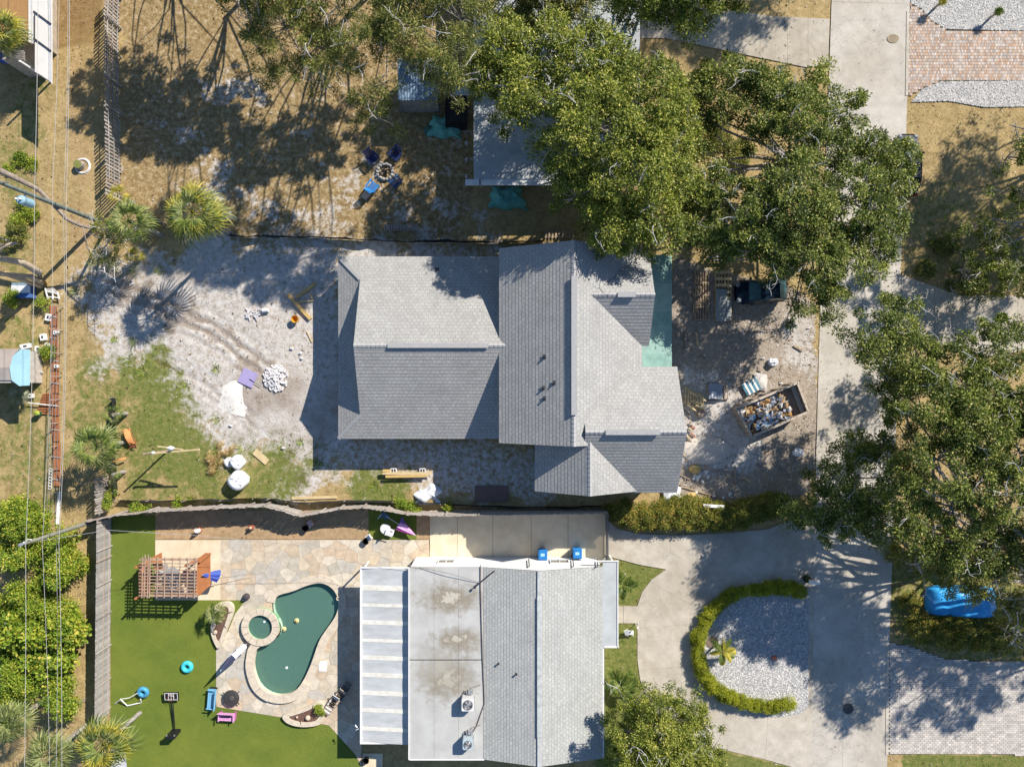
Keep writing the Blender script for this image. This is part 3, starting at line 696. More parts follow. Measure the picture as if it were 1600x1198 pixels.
def gable(root, axis, c, half, a0, a1, ze, zr, wallmat, m=M_sh, wall_in=.35, over0=.3, over1=.3, cap=True, name='roof', zbase=0, walls=True):
    """gable volume. axis 'x'|'y' = ridge direction; c = ridge position across; a0..a1 along the ridge"""
    def W(a, s, z): return (a, c+s, z) if axis == 'x' else (c+s, a, z)
    mb = MB()
    for sg in (-1, 1): slope(mb, [W(a0, 0, zr), W(a1, 0, zr), W(a1, sg*half, ze), W(a0, sg*half, ze)])
    rf = obj(name, mb, m, root)
    mb = MB()   # deck and fascia below the shingles
    t = .16
    for sg in (-1, 1):
        vs = [W(a, s, z) for a in (a0, a1) for s, z in ((0, zr), (sg*half, ze), (sg*half, ze-t), (0, zr-t))]
        mb.add(vs, [(0, 1, 2, 3), (7, 6, 5, 4), (0, 4, 5, 1), (1, 5, 6, 2), (2, 6, 7, 3)])
    obj('fascia', mb, M_fas, rf)
    if walls:
        hw = half-wall_in; b0 = a0+over0; b1 = a1-over1; zt = zr-(zr-ze)*0-.17; zw = ze-.17+(zr-ze)*wall_in/half
        vs = [W(a, s, z) for a in (b0, b1) for s, z in ((-hw, zbase), (hw, zbase), (hw, zw), (0, zr-.17), (-hw, zw))]
        mb = MB(); mb.add(vs, [(0, 1, 2, 3, 4), (9, 8, 7, 6, 5), (1, 6, 7, 2), (0, 4, 9, 5)]); obj('wall', mb, wallmat, root)
    if cap:
        L = a1-a0; k = int(L/.3)
        for s, wd, z in ((0, .15, 0),):
            mb = MB()
            for i in range(k):
                p = a0+L*i/k; q = a0+L*(i+1)/k+.02; dz = wd*(zr-ze)/half
                vs = [W(p, -wd, zr-dz+.075), W(p, 0, zr+.08), W(p, wd, zr-dz+.075), W(q, -wd, zr-dz+.05), W(q, 0, zr+.058), W(q, wd, zr-dz+.05)]
                mb.add(vs, [(0, 1, 4, 3), (1, 2, 5, 4), (0, 3, 5, 2)])
            obj('ridge_cap', mb, M_cap, rf)
    return rf
def windowpart(root, c, w, h, face, M_f, M_g):
    """window in a wall; face: 'n','s','e','w'"""
    d = {'n': (0, 1), 's': (0, -1), 'e': (1, 0), 'w': (-1, 0)}[face]; X = d[1] != 0
    fr = MB(); t = .06
    def bx(du, dv, su, sv, depth, off):
        p = (c[0]+(du if X else 0)+d[0]*off, c[1]+(0 if X else du)+d[1]*off, c[2]+dv); fr_.box(p, (su if X else depth, depth if X else su, sv))
    fr_ = fr
    for du, su, dv, sv in ((-w/2, t, 0, h), (w/2, t, 0, h), (0, w, -h/2, t), (0, w, h/2, t), (0, t*.7, 0, h)): bx(du, dv, su, sv, .1, .05)
    f = obj('window', fr, M_f, root); fr_ = MB(); bx(0, 0, w-.05, h-.05, .03, .02); obj('pane', fr_, M_g, f)
M_glass = mat('window_glass', (.04, .05, .06), (.03, .035, .05), rough=.08, spec=.8)

# ---- grey house under construction
H = thing('grey_shingled_house', 'large two-storey house with new grey shingle roofs and several gables', 'house', (4, 2, 0))
x_w, x_e, x_r = -.90, 9.14, 4.12
gable(H, 'y', 4.12, 5.02, -4.20, 9.52, 5.2, 7.85, M_wrap)                                   # main block
gable(H, 'x', -6.0*0+5.99, 3.33, 5.2, 9.66, 5.2, 7.2, M_wrap, over0=.5)                     # upper right cross gable
gable(H, 'x', -3.25, 4.42, 4.9, 11.64, 5.2, 7.80, M_wrap, over0=.5)                         # lower right cross gable
gable(H, 'y', 5.25, 3.63, -7.58, -2.5, 5.2, 7.38, M_wrap, over1=.5)                         # south gable
# low west wing: Dutch gable
yc, hf, ze, zr, xg, xe = 2.66, 6.75, 2.6, 5.42, -11.12, -12.89
gable(H, 'x', yc, hf, xg, -.35, ze, zr, M_wrap, over0=.35, walls=True)
zg = ze+(zr-ze)/hf*(xg+.35-xe); p_ = (zr-ze)/hf; xq = xg+.34; dd = xq-xe; zq = ze+p_*dd
mb = MB(); slope(mb, [(xe, yc-hf, ze), (xe, yc+hf, ze), (xg, yc+hf-(xg-xe), ze+p_*(xg-xe)), (xg, yc-hf+(xg-xe), ze+p_*(xg-xe))]); hip = obj('roof', mb, M_sh, H)
mb = MB()
slope(mb, [(xe, yc+hf, ze), (xg, yc+hf, ze), (xg, yc+hf-(xg-xe), ze+p_*(xg-xe))]); obj('roof', mb, M_sh, H)
mb = MB(); slope(mb, [(xe, yc-hf, ze), (xg, yc-hf, ze), (xg, yc-hf+(xg-xe), ze+p_*(xg-xe))]); obj('roof', mb, M_sh, H)
for sg in (-1, 1):
    mb = MB()
    a = Vector((xe, yc+sg*hf, ze+.07)); b = Vector((xg, yc+sg*(hf-(xg-xe)), ze+p_*(xg-xe)+.07)); mb.bar(a, b, .26, .02)
    obj('ridge_cap', mb, M_cap, hip)
mb = MB(); mb.box(((xe+xg)/2+.1, yc, (ze-.17)/2+.06), (xg-xe-.2, 2*hf-.7, ze-.05)); obj('wall', mb, M_wrap, H)
mb = MB(); mb.box((xe+.03, yc, ze-.07), (.05, 2*hf, .14)); obj('fascia', mb, M_fas, H)
# raised ridge vents
for a, b in ((g3(897,432,7.85), g3(897,648,7.85)),): mb = MB(); mb.bar(a+Vector((0, 0, .13)), b+Vector((0, 0, .13)), .38, .07); obj('ridge_vent', mb, M_cap, H)
for a, b in ((Vector((g2(606,0,5.4)[0], yc, 5.52)), Vector((g2(763,0,5.4)[0], yc, 5.52))), (Vector((g2(946,0,7.8)[0], -3.25, 7.91)), Vector((g2(1031,0,7.8)[0], -3.25, 7.91))), (Vector((g2(965,0,7.2)[0], 5.99, 7.31)), Vector((g2(993,0,7.2)[0], 5.99, 7.31)))):
    mb = MB(); mb.bar(a, b, .34, .06); obj('ridge_vent', mb, M_cap, H)
# vent pipes and their boots
for px, py, h_, r in ((852,557,7.0,.06),(850,606,7.0,.06),(867,598,7.5,.045),(852,622,7.0,.06),(682,420,3.5,.07)):
    x, y = g2(px, py, h_); zb = 7.85-.528*abs(x-4.12) if h_ > 5 else 5.42-.418*abs(y-2.66)
    mb = MB(); mb.lathe((x, y, zb-.05), [(r*2.2, .05), (r*1.3, .12), (r, .14), (r, .25), (r*1.2, .26), (r*1.2, .29), (.01, .29)], 10); mb.box((x, y, zb+.065), (.3, .3, .015)); obj('vent_pipe', mb, M_dkpipe, H)
# porch roof under green underlayment
M_teal = mat('green_underlayment', scale=2.0, rough=.6, bump=.5, bscale=3, c1=(.3, .5, .44), random_cols=[(.26, .41, .37), (.22, .37, .33), (.30, .45, .40), (.24, .39, .36)])
xp0, xp1 = 9.0, g2(1050, 0, 2.9)[0]; yp0 = 1.1; yp1 = g2(0, 400, 2.9)[1]
nP = 8
for i in range(nP):
    y0 = yp0+(yp1-yp0)*i/nP; y1 = yp0+(yp1-yp0)*(i+1)/nP
    mb = MB(); vs = [(xp0, y0, 3.5), (xp1, y0, 2.85), (xp1, y1+.04, 2.87), (xp0, y1+.04, 3.52), (xp0, y0, 3.4), (xp1, y0, 2.75), (xp1, y1, 2.75), (xp0, y1, 3.4)]
    mb.add(vs, [(0, 1, 2, 3), (7, 6, 5, 4), (0, 4, 5, 1), (1, 5, 6, 2), (2, 6, 7, 3), (3, 7, 4, 0)]); obj('underlay_strip', mb, M_teal, H)
for y in (yp0+.3, (yp0+yp1)/2, yp1-.3): mb = MB(); mb.box((xp1-.25, y, 1.37), (.14, .14, 2.76)); obj('porch_post', mb, plain('post_wood', (.4, .3, .18)), H)
for c_, w_, f_ in (((11.30, -3.2, 3.6), 1.6, 'e'), ((11.30, -3.2, 1.4), 1.6, 'e'), ((5.2, -7.29, 3.6), 1.4, 's'), ((5.2, -7.29, 1.4), 1.4, 's'), ((9.30, 6.0, 4.3), 1.2, 'e'), ((4.1, 9.21, 3.9), 1.4, 'n'), ((2.0, 9.21, 1.5), 1.2, 'n'), ((6.5, 9.21, 1.5), 1.2, 'n'), ((-8, 9.05, 1.4), 1.4, 'n'), ((-4, 9.05, 1.4), 1.4, 'n'), ((-8, -3.73, 1.4), 1.4, 's'), ((-4, -3.73, 1.4), 1.4, 's'), ((-12.68, 2.6, 1.3), 1.8, 'w')):
    windowpart(H, c_, w_, 1.2, f_, M_fas, M_glass)

# ---- white bungalow below
B = thing('white_bungalow', 'white single-storey bungalow with flat roof section and pale shingled gable', 'house', (0, -20, 0))
yN, yS = -13.55, -27.7; yw = -13.62
mb = MB(); slope(mb, [(-2.10, yN, 2.95), (-2.10, yS, 2.95), (1.99, yS, 3.92), (1.99, yN, 3.92)], .22, .009); slope(mb, [(6.71, yN, 2.80), (6.71, yS, 2.80), (1.99, yS, 3.92), (1.99, yN, 3.92)], .22, .009)
rf = obj('roof', mb, M_sh2, B)
mb = MB(); mb.add([(-2.1, yN-.05, 2.9), (1.99, yN-.05, 3.87), (6.71, yN-.05, 2.75), (6.71, yS+.05, 2.75), (1.99, yS+.05, 3.87), (-2.1, yS+.05, 2.9)], [(0, 1, 4, 5), (1, 2, 3, 4)]); obj('roof_deck', mb, M_fas, rf)
mb = MB(); zA = 2.9
vs = [(-7.5, yN, 0), (-7.5, yN, 2.85), (-2.1, yN, 2.9), (1.99, yN, 3.88), (6.6, yN, 2.78), (6.6, yN, 0)]; vs2 = [(x, yS+.1, z) for x, y, z in vs]
mb.add(vs+vs2, [(0, 1, 2, 3, 4, 5), (11, 10, 9, 8, 7, 6), (0, 6, 7, 1), (5, 4, 10, 11)]); obj('wall', mb, M_white, B)
mb = MB(); mb.bar((1.99, yN, 3.985), (1.99, yS, 3.985), .3, .04); obj('ridge_cap', mb, mat('pale_cap', (.56, .58, .58)), rf)
mb = MB(); mb.bar((1.99, g2(0,932,3.9)[1], 4.03), (1.99, g2(0,1150,3.9)[1], 4.03), .34, .06); obj('ridge_vent', mb, mat('pale_cap2', (.55, .575, .57)), rf)
# flat membrane roof with puddle stains
m, nt, b, o = _nodes('roof_membrane'); pos = N(nt, 'ShaderNodeTexCoord').outputs['Object']
c_ = ramp(nt, noise(nt, pos, .9, 7), [(.3, (.53, .53, .515)), (.7, (.42, .415, .40))]); fine = noise(nt, pos, 1.7, 9, .7)
for (px, py, rx, ry, k) in ((703,935,68,34,1.0),(716,1000,54,26,1.0),(702,1062,58,46,.85),(690,1045,75,60,.4),(650,885,50,10,.4)):
    x, y = g2(px, py, 3); mp = N(nt, 'ShaderNodeMapping'); mp.inputs['Location'].default_value = (-x/(rx/21.2), -y/(ry/21.2), 0); mp.inputs['Scale'].default_value = (21.2/rx, 21.2/ry, 0)
    nt.links.new(pos, mp.inputs[0]); ln = N(nt, 'ShaderNodeVectorMath', operation='LENGTH'); nt.links.new(mp.outputs[0], ln.inputs[0])
    ad = N(nt, 'ShaderNodeMath', operation='MULTIPLY_ADD'); nt.links.new(fine, ad.inputs[0]); ad.inputs[1].default_value = 1.7; nt.links.new(ln.outputs['Value'], ad.inputs[2])
    f = ramp(nt, ad.outputs[0], [(0, (0, 0, 0)), (1, (0, 0, 0))]); e = f.node.color_ramp
    mr = N(nt, 'ShaderNodeMapRange'); nt.links.new(ad.outputs[0], mr.inputs[0]); mr.inputs[1].default_value = 1.75; mr.inputs[2].default_value = 1.15; mr.inputs[3].default_value = 0; mr.inputs[4].default_value = k
    c_ = mixc(nt, mr.outputs[0], c_, (.27, .235, .18))
    mr = N(nt, 'ShaderNodeMapRange'); nt.links.new(ad.outputs[0], mr.inputs[0]); mr.inputs[1].default_value = 1.12; mr.inputs[2].default_value = .98; mr.inputs[3].default_value = 0; mr.inputs[4].default_value = k*.8
    c_ = mixc(nt, mr.outputs[0], c_, (.56, .53, .45))
nt.links.new(c_, b.inputs['Base Color']); b.inputs['Roughness'].default_value = .7; M_memb = m
xs_ = [-7.56, -5.75, -3.95, -2.12]; 
for j, (ya, yb) in enumerate(((yN+.02, g2(0,1030,3)[1]), (g2(0,1030,3)[1]-.04, yS))):
    for i in range(3):
        mb = MB(); mb.box(((xs_[i]+xs_[i+1])/2, (ya+yb)/2, 2.93+.004*((i+j) % 2)), (xs_[i+1]-xs_[i]-.012, abs(ya-yb), .1)); obj('membrane_sheet', mb, M_memb, B)
mb = MB(); y_ = g2(0,1030,3)[1]; mb.box((-4.85, y_-.02, 2.985), (5.4, .05, .03)); obj('seam_strip', mb, M_dkpipe, B)
mb = MB(); mb.box((-7.6, (yN+yS)/2, 2.97), (.07, yN-yS, .16)); mb.box((-4.8, yS-.02, 2.96), (5.5, .06, .12)); obj('roof_edge', mb, M_white, B)
# canopy over the front door
xc = g2(965, 0, 2.9)[0]; y1_ = g2(0, 877, 2.9)[1]; y0_ = g2(0, 1011, 2.9)[1]
mb = MB(); mb.box(((6.72+xc)/2, (y1_+y0_)/2, 2.78), (xc-6.70, y1_-y0_, .12)); cn = obj('canopy', mb, mat('canopy_grey', (.52, .55, .56), (.42, .44, .44), scale=.8), B)
mb = MB(); mb.box((xc+.02, (y1_+y0_)/2, 2.82), (.08, y1_-y0_+.1, .16)); mb.box(((6.72+xc)/2+.1, y0_, 2.82), (xc-6.7, .08, .16)); mb.box(((5.5+xc)/2+.1, y1_+.02, 2.83), (xc-5.5, .07, .16)); obj('canopy_edge', mb, M_white, cn)
mb = MB(); mb.box((6.76, (y0_+yS)/2, 2.78), (.10, y0_-yS, .12)); obj('gutter', mb, M_white, B)
for y in (y0_+.3, y1_-.3): mb = MB(); mb.box((xc-.2, y, 1.36), (.12, .12, 2.72)); obj('canopy_post', mb, M_white, B)
for c_, w_, f_ in (((-5, yN, 1.5), 1.2, 'n'), ((3.6, yN, 1.5), 1.4, 'n'), ((6.6, -22, 1.5), 1.8, 'e'), ((6.6, -25.5, 1.5), 1.4, 'e')): windowpart(B, c_, w_, 1.0, f_, M_white, M_glass)
mb = MB(); mb.box((6.63, -16.2, 1.05), (.06, .95, 2.05)); d = obj('door', mb, plain('door_paint', (.2, .25, .3)), B); mb = MB(); mb.blob((6.70, -16.55, 1.0), .035, 8, 5, 0); obj('handle', mb, M_metal, d)
# patio cover of white insulated panels
pc0, pc1 = g2(563, 0, 2.3)[0], g2(638, 0, 2.3)[0]; sy_ = [887, 918, 945, 972, 1000, 1027, 1054, 1082, 1109, 1138, 1160]
M_pan = mat('panel_white', (.58, .60, .615), (.49, .51, .525), scale=1.2, rough=.6, stretch=(.8, 2.5, 1), big=(.9, .89, .87), bigscale=.5); M_rib = mat('rib_white', (.82, .80, .74), (.66, .63, .55), scale=2, rough=.6)
for i in range(10):
    ya = g2(0, sy_[i], 2.3)[1]; yb = g2(0, sy_[i+1], 2.3)[1]
    mb = MB(); f0 = ya-yb
    for k in range(12):
        t0, t1 = k/12, (k+1)/12; zf = lambda t: 2.26+.010*math.cos(2*PI*t)
        ra, rb = yb+f0*t0, yb+f0*t1-(.01 if k == 11 else 0)
        mb.add([(pc0+.08, ra, zf(t0)-.02), (pc1, ra, zf(t0)+.30), (pc1, rb, zf(t1)+.30), (pc0+.08, rb, zf(t1)-.02)], [(0, 1, 2, 3)])
    pn = obj('roof_panel', mb, M_pan, B, smooth=True)
    if i: mb = MB(); mb.bar((pc0+.08, ya, 2.25), (pc1, ya, 2.57), .2+.2*random.random(), .03); obj('rib', mb, M_rib, pn)
mb = MB(); mb.box((pc0+.03, (g2(0,887,2.3)[1]+g2(0,1160,2.3)[1])/2, 2.25), (.1, 13.1, .14)); mb.box(((pc0+pc1)/2, g2(0,887,2.3)[1]+.03, 2.3), (pc1-pc0, .08, .14)); mb.box(((pc0+pc1)/2, g2(0,1160,2.3)[1]-.02, 2.3), (pc1-pc0, .08, .14)); obj('panel_edge', mb, M_white, B)
mb = MB(); mb.add([(pc0+.1, -13.8, 2.15), (pc1+.1, -13.8, 2.55), (pc1+.1, -26.8, 2.55), (pc0+.1, -26.8, 2.15)], [(0, 1, 2, 3)]); obj('ceiling', mb, M_white, B)
for y in (-13.9, -18.1, -22.4, -26.7): mb = MB(); mb.box((pc0+.15, y, 1.08), (.1, .1, 2.15)); obj('patio_post', mb, M_white, B)
for px, py, z in ((807,1053,2.98+.7),(779,1036,3.3)):
    x, y = g2(px, py, z); zb = 3.92-.237*abs(x-1.99); mb = MB(); mb.lathe((x, y, zb), [(.1, 0), (.06, .06), (.06, .2), (.08, .21), (.08, .24), (.01, .24)], 10); obj('vent_pipe', mb, M_dkpipe, B)
mb = MB(); mb.tube([g3(*p, 3.0, z) for p, z in (((751,882),3.06),((751,912),3.06),((752,960),3.05),((754,1028),3.05),((756,1070),3.05),((757,1098),3.05),((745,1132),3.05),((735,1150),3.05))], .03, 6); obj('conduit', mb, plain('rust_pipe', (.16, .12, .11)), B)
mb = MB(); mb.tube([g3(655,886,3.05), g3(700,895,3.3), g3(751,910,3.06)], .018, 5); obj('cable', mb, plain('cable_grey', (.2, .2, .2)), B)
# antenna mast on the roof
t = thing('roof_antenna', 'black diagonal antenna mast standing on the flat roof edge', 'antenna', g3(772, 892, 3.1))
mb = MB(); mb.tube([g3(742,917,3.3), g3(772,892,3.5)], .045, 8); obj('boom', mb, M_dkpipe, t)
mb = MB(); mb.lathe(g3(742,917,3.25), [(.01,0),(.1,.02),(.1,.1),(.01,.12)], 10); mb.tube([g3(772,892,3.0), g3(772,892,3.6)], .05, 8); mb.tube([g3(748,910,3.0), g3(748,910,3.4)], .03, 6); obj('bracket', mb, M_dkpipe, t)

# ---- air conditioners
def ac(px, py, s, body, label):
    x, y = g2(px, py, 3.8); t = thing('air_conditioner', label, 'air conditioner', (x, y, 2.98), group='rooftop air conditioners')
    mb = MB(); h = .82; o_ = s/2-.06
    ps = [(x+sx*s/2+(-sx*.06 if k else 0), y+sy*s/2+(0 if k else -sy*.06)) for sx, sy, k in ((1,1,0),(1,1,1),(-1,1,1),(-1,1,0),(-1,-1,0),(-1,-1,1),(1,-1,1),(1,-1,0))]
    mb.prism(ps, 3.04, 2.98+h); obj('casing', mb, body, t)
    for k in range(9): mb = MB(); mb.box((x, y, 3.10+k*.08), (s+.02, s+.02, .02)); obj('louvre', mb, M_metal, t)
    mb = MB(); mb.lathe((x, y, 2.98+h), [(s*.40, 0), (s*.40, .035), (s*.36, .035), (s*.36, .005), (.01, .005)], 24); obj('fan_well', mb, M_dkpipe, t)
    mb = MB()
    for q in (.12, .2, .28, .35): mb.torus((x, y, 2.98+h+.045), q*s, .008, 22, 4)
    for k in range(8): a = PI*k/4; mb.bar((x, y, 2.98+h+.045), (x+.37*s*math.cos(a), y+.37*s*math.sin(a), 2.98+h+.045), .01, .01)
    obj('grille', mb, M_metal, t)
    for k in range(4):
        a = PI/2*k+.4; c0 = Vector((x, y, 2.98+h+.02)); u = Vector((math.cos(a), math.sin(a), 0)); v_ = Vector((-u.y, u.x, 0)); mb = MB()
        mb.add([c0+u*.05-v_*.04, c0+u*.33*s-v_*.13*s+Vector((0,0,-.02)), c0+u*.33*s+v_*.13*s+Vector((0,0,.015)), c0+u*.05+v_*.04], [(0, 1, 2, 3)]); obj('fan_blade', mb, plain('fan_alu', (.62, .6, .58), .35, .5), t)
    mb = MB(); mb.lathe((x, y, 2.98+h), [(.06, 0), (.06, .05), (.01, .06)], 12); obj('fan_hub', mb, M_metal, t)
    mb = MB()
    for sx in (-.35, .35):
        mb.box((x+sx*s, y, 3.01), (.08, s+.5, .06))
    mb.tube([(x+.1, y+s/2, 3.3), (x+.1, y+s/2+.3, 3.2), (x+.25, y+s/2+.5, 3.04), (x+.9, y+s/2+.7, 3.04)], .035, 6); mb.tube([(x-.1, y+s/2, 3.3), (x-.15, y+s/2+.35, 3.3), (x-.3, y+s/2+.2, 3.04)], .03, 6)
    obj('pipework', mb, plain('pipe_foam', (.3, .28, .27), .8), t)
    mb = MB(); mb.box((x+.15, y+s/2+.25, 3.2), (.35, .25, .3)); obj('disconnect_box', mb, M_metal, t)
ac(731, 1101, .90, plain('ac_white', (.75, .75, .74)), 'white rooftop air conditioner, the northern and larger of the two')
ac(731, 1163, .74, plain('ac_blue', (.48, .58, .64)), 'pale blue rooftop air conditioner nearest the south roof edge')

# ---- shaded flat-roofed house under the oaks
S = thing('shaded_flat_roofed_house', 'flat-roofed house half hidden under the big oak crown', 'house', (6, 20, 0))
x0, yb_ = g2(740, 0, 3.1)[0], g2(0, 280, 3.1)[1]; x1, yt = g2(1000, 0, 3.1)[0], 33.0
M_fr = mat('white_gravel_roof', (.47, .50, .52), (.38, .40, .42), scale=1.5)
k = 5
for i in range(k):
    mb = MB(); a = x0+(x1-x0)*i/k; b_ = x0+(x1-x0)*(i+1)/k; mb.box(((a+b_)/2, (yb_+yt)/2, 3.02+.004*(i % 2)), (b_-a-.01, yt-yb_, .16)); obj('membrane_sheet', mb, M_fr, S)
mb = MB(); mb.box(((x0+x1)/2, (yb_+yt)/2+.3, 1.46), (x1-x0-.8, yt-yb_-.6, 2.92)); obj('wall', mb, mat('beige_stucco', (.5, .47, .42)), S)
mb = MB(); gy_ = g2(0, 285, 3.0)[1]; mb.box(((g2(727,0,3)[0]+x1)/2, gy_, 2.98), (x1-g2(727,0,3)[0], .42, .12)); gt = obj('gutter', mb, M_white, S)
mb = MB(); mb.box((g2(750,0,3)[0], gy_, 3.05), (.08, .44, .03)); obj('gutter_joint', mb, M_dkpipe, gt)
for py in (222, 248, 274): mb = MB(); mb.lathe((*g2(729, py, .7), .1), [(.12, 0), (.14, .25), (.14, .5), (.08, .62), (.01, .63)], 10); tag(obj('path_light', mb, plain('lamp_grey', (.5, .5, .5))), {222: 'northernmost small round path lamp beside the shaded house', 248: 'middle small round path lamp beside the shaded house', 274: 'small round path lamp nearest the white gutter end'}[py], 'path light', 'path lights')
mb = MB(); mb.box((*g2(717, 141, 2.9), 2.8), (2.2, .65, .12)); obj('porch_roof', mb, M_fr, S)
mb = MB(); mb.box((*g2(712, 172, 1.2), .6), (1.6, 2.2, 1.2)); tag(obj('recess_shade', mb, plain('shade_black', (.012, .012, .015))), 'black block standing in for the shade of the dark recess by the shaded house', 'shade block')  # black block added where the recess is only in shade
mb = MB(); mb.box((*g2(715, 172, 1.25), 1.24), (1.5, 2.0, .06)); bpy.data.objects['recess_shade']; obj('cover', mb, plain('shade_black_top', (.02, .02, .025)), bpy.data.objects['recess_shade'])  # top slab of that block, shade put into its black colour
D = thing('garden_shed', 'blue-grey corrugated shed roof under the oak branches', 'shed', (*g2(653, 125, 0), 0))
a = g3(622, 95, 2.5); b_ = g3(684, 157, 2.5); nn = 14
mb = MB()
for i in range(nn*2):
    xa = a.x+(b_.x-a.x)*i/(nn*2); xb = a.x+(b_.x-a.x)*(i+1)/(nn*2); za = 2.5+(.04 if i % 2 else 0); zb = 2.5+(0 if i % 2 else .04)
    mb.add([(xa, b_.y, za), (xb, b_.y, zb), (xb, a.y, zb+.25), (xa, a.y, za+.25)], [(0, 1, 2, 3)])
M_corr = mat('corrugated_blue', (.20, .30, .42), (.16, .25, .36), scale=1.5, rough=.5); obj('roof', mb, M_corr, D)
mb = MB(); mb.box(((a.x+b_.x)/2, (a.y+b_.y)/2, 1.22), (b_.x-a.x-.2, a.y-b_.y-.2, 2.44)); obj('wall', mb, mat('shed_wall', (.3, .27, .24)), D)
mb = MB(); mb.box((*g2(655, 166, .0), .05), (3.1, .9, .12)); obj('step', mb, mat('shed_step', (.27, .24, .21)), D)

# ---- top left house and trailer at the left edge
L_ = thing('orange_roofed_house', 'low house with orange-brown roof and long white metal side roof', 'house', (*g2(30, 20), 0))
a = g2(-60, 60, 3.4); b_ = g2(44, -60, 3.4); M_or = mat('orange_roof', (.42, .24, .10), (.34, .185, .075), scale=1.5, stretch=(6, 1, 1), rough=.9)
mb = MB(); mb.box(((a[0]+b_[0])/2, (a[1]+b_[1])/2, 3.32), (b_[0]-a[0], b_[1]-a[1], .14)); obj('roof', mb, M_or, L_)
mb = MB(); mb.box(((a[0]+b_[0])/2, (a[1]+b_[1])/2+.2, 1.6), (b_[0]-a[0]-.3, b_[1]-a[1]-.5, 3.2)); obj('wall', mb, mat('tan_stucco', (.45, .38, .3)), L_)
M_wr = mat('white_metal_roof', (.74, .71, .67), (.68, .65, .61), scale=1.2, rough=.5)
for i, (xa, xb, yb1, yb2) in enumerate(((44, 54, 66, 69), (54, 72, 112, 122), (72, 81, 122, 131))):
    pa = g2(xa, -60, 3.5); pb = g2(xb, -60, 3.5); y1 = g2(0, yb1, 3.5)[1]; y2 = g2(0, yb2, 3.5)[1]
    mb = MB(); mb.prism([(pa[0]+.01, pa[1]), (pa[0]+.01, y1), (pb[0], y2), (pb[0], pb[1])], 3.42, 3.50-.02*i); obj('roof_panel', mb, M_wr, L_)
for y in (18, 60): mb = MB(); mb.bar(g3(53, y, 3.5, 3.55), g3(80, y+20, 3.5, 3.52), .09, .05); obj('strap', mb, M_dkpipe, L_)
mb = MB(); mb.tube([g3(54, 22, 3.6), g3(54, 66, 3.6)], .04, 6); obj('conduit', mb, M_dkpipe, L_)
mb = MB(); mb.box((*g2(40, 88, 1.5), 1.4), (1.6, 1.8, 2.8)); obj('wall', mb, mat('taupe_stucco', (.42, .38, .34)), L_)
for y in (118,): mb = MB(); mb.box((*g2(56, y-6, 1.7), 1.7), (.12, .12, 3.4)); obj('porch_post', mb, M_white, L_)

Tt = thing('left_cottage', 'small cottage with dusty pink roof and pale blue tarp over its end', 'house', (*g2(20, 575), 0))
def q3(P, h, nm, m, th=.1):
    mb = MB(); mb.prism([g2(x, y, h) for x, y in P], h-th, h); return obj(nm, mb, m, Tt)
M_pink = mat('dusty_roof', (.50, .43, .38), (.42, .35, .30), scale=1.5); M_taup = mat('taupe_roof', (.36, .33, .31), (.3, .27, .25), scale=2)
q3([(-30, 545), (25, 545), (33, 543), (20, 556), (15, 575), (-30, 575)], 2.92, 'roof', M_pink); q3([(-30, 575), (15, 575), (20, 594), (-30, 594)], 2.90, 'roof', M_taup)
M_ltarp = mat('light_blue_tarp', (.42, .68, .74), (.36, .60, .67), scale=1.2, rough=.5)
q3([(20, 556), (33, 545), (47, 546), (46, 602), (30, 603), (18, 594), (15, 575)], 2.97, 'tarp', M_ltarp, .04)
mb = MB(); a = g2(-30, 600, 0); b_ = g2(46, 548, 0); mb.box(((a[0]+b_[0])/2+1.2, (a[1]+b_[1])/2, 1.4), (b_[0]-a[0]-.4, b_[1]-a[1]-.2, 2.8)); obj('wall', mb, mat('cottage_wall', (.55, .5, .45)), Tt)
# ================================================================ FENCES
M_fw = mat('weathered_fence', (.40, .36, .33), (.27, .24, .22), scale=3, stretch=(3, 3, .5), random_cols=[(.42, .37, .34), (.34, .30, .28), (.46, .42, .38), (.30, .27, .25), (.38, .31, .26)])
M_fg = mat('grey_fence', (.36, .34, .32), (.25, .235, .22), scale=3, random_cols=[(.36, .34, .33), (.30, .29, .28), (.42, .40, .37), (.27, .255, .24)])
F1 = thing('picket_fence', 'tall gappy wooden picket fence running along the alley in the upper left', 'fence', (*g2(186, 150), 0))
base = MB(); base.box((0, 0, 0), (.03, .145, 1.95)); pick = base.mesh('picket')
rr = random.Random(2)
for i in range(60):
    y = -12+i*5.5; x = 187-1.5*math.sin(y/60)
    if y > 318: break
    o = obj('picket', pick, M_fw, F1); p = g2(x, y, 0); o.location = (p[0], p[1], .99); o.rotation_euler = (rr.uniform(-.03, .03), rr.uniform(-.05, .05)+(.12 if 140 < y < 195 and i % 3 == 0 else 0), rr.uniform(-.12, .12))
for z in (.35, 1.0, 1.65): mb = MB(); mb.tube([(*g2(188.5-1.5*math.sin(y/60), y, 0), z) for y in range(-10, 320, 30)], .035, 4); obj('rail', mb, M_fg, F1)
for y in range(0, 320, 45): mb = MB(); mb.box((*g2(189.5, y, 0), 1.0), (.1, .1, 2.1)); obj('post', mb, M_fg, F1)

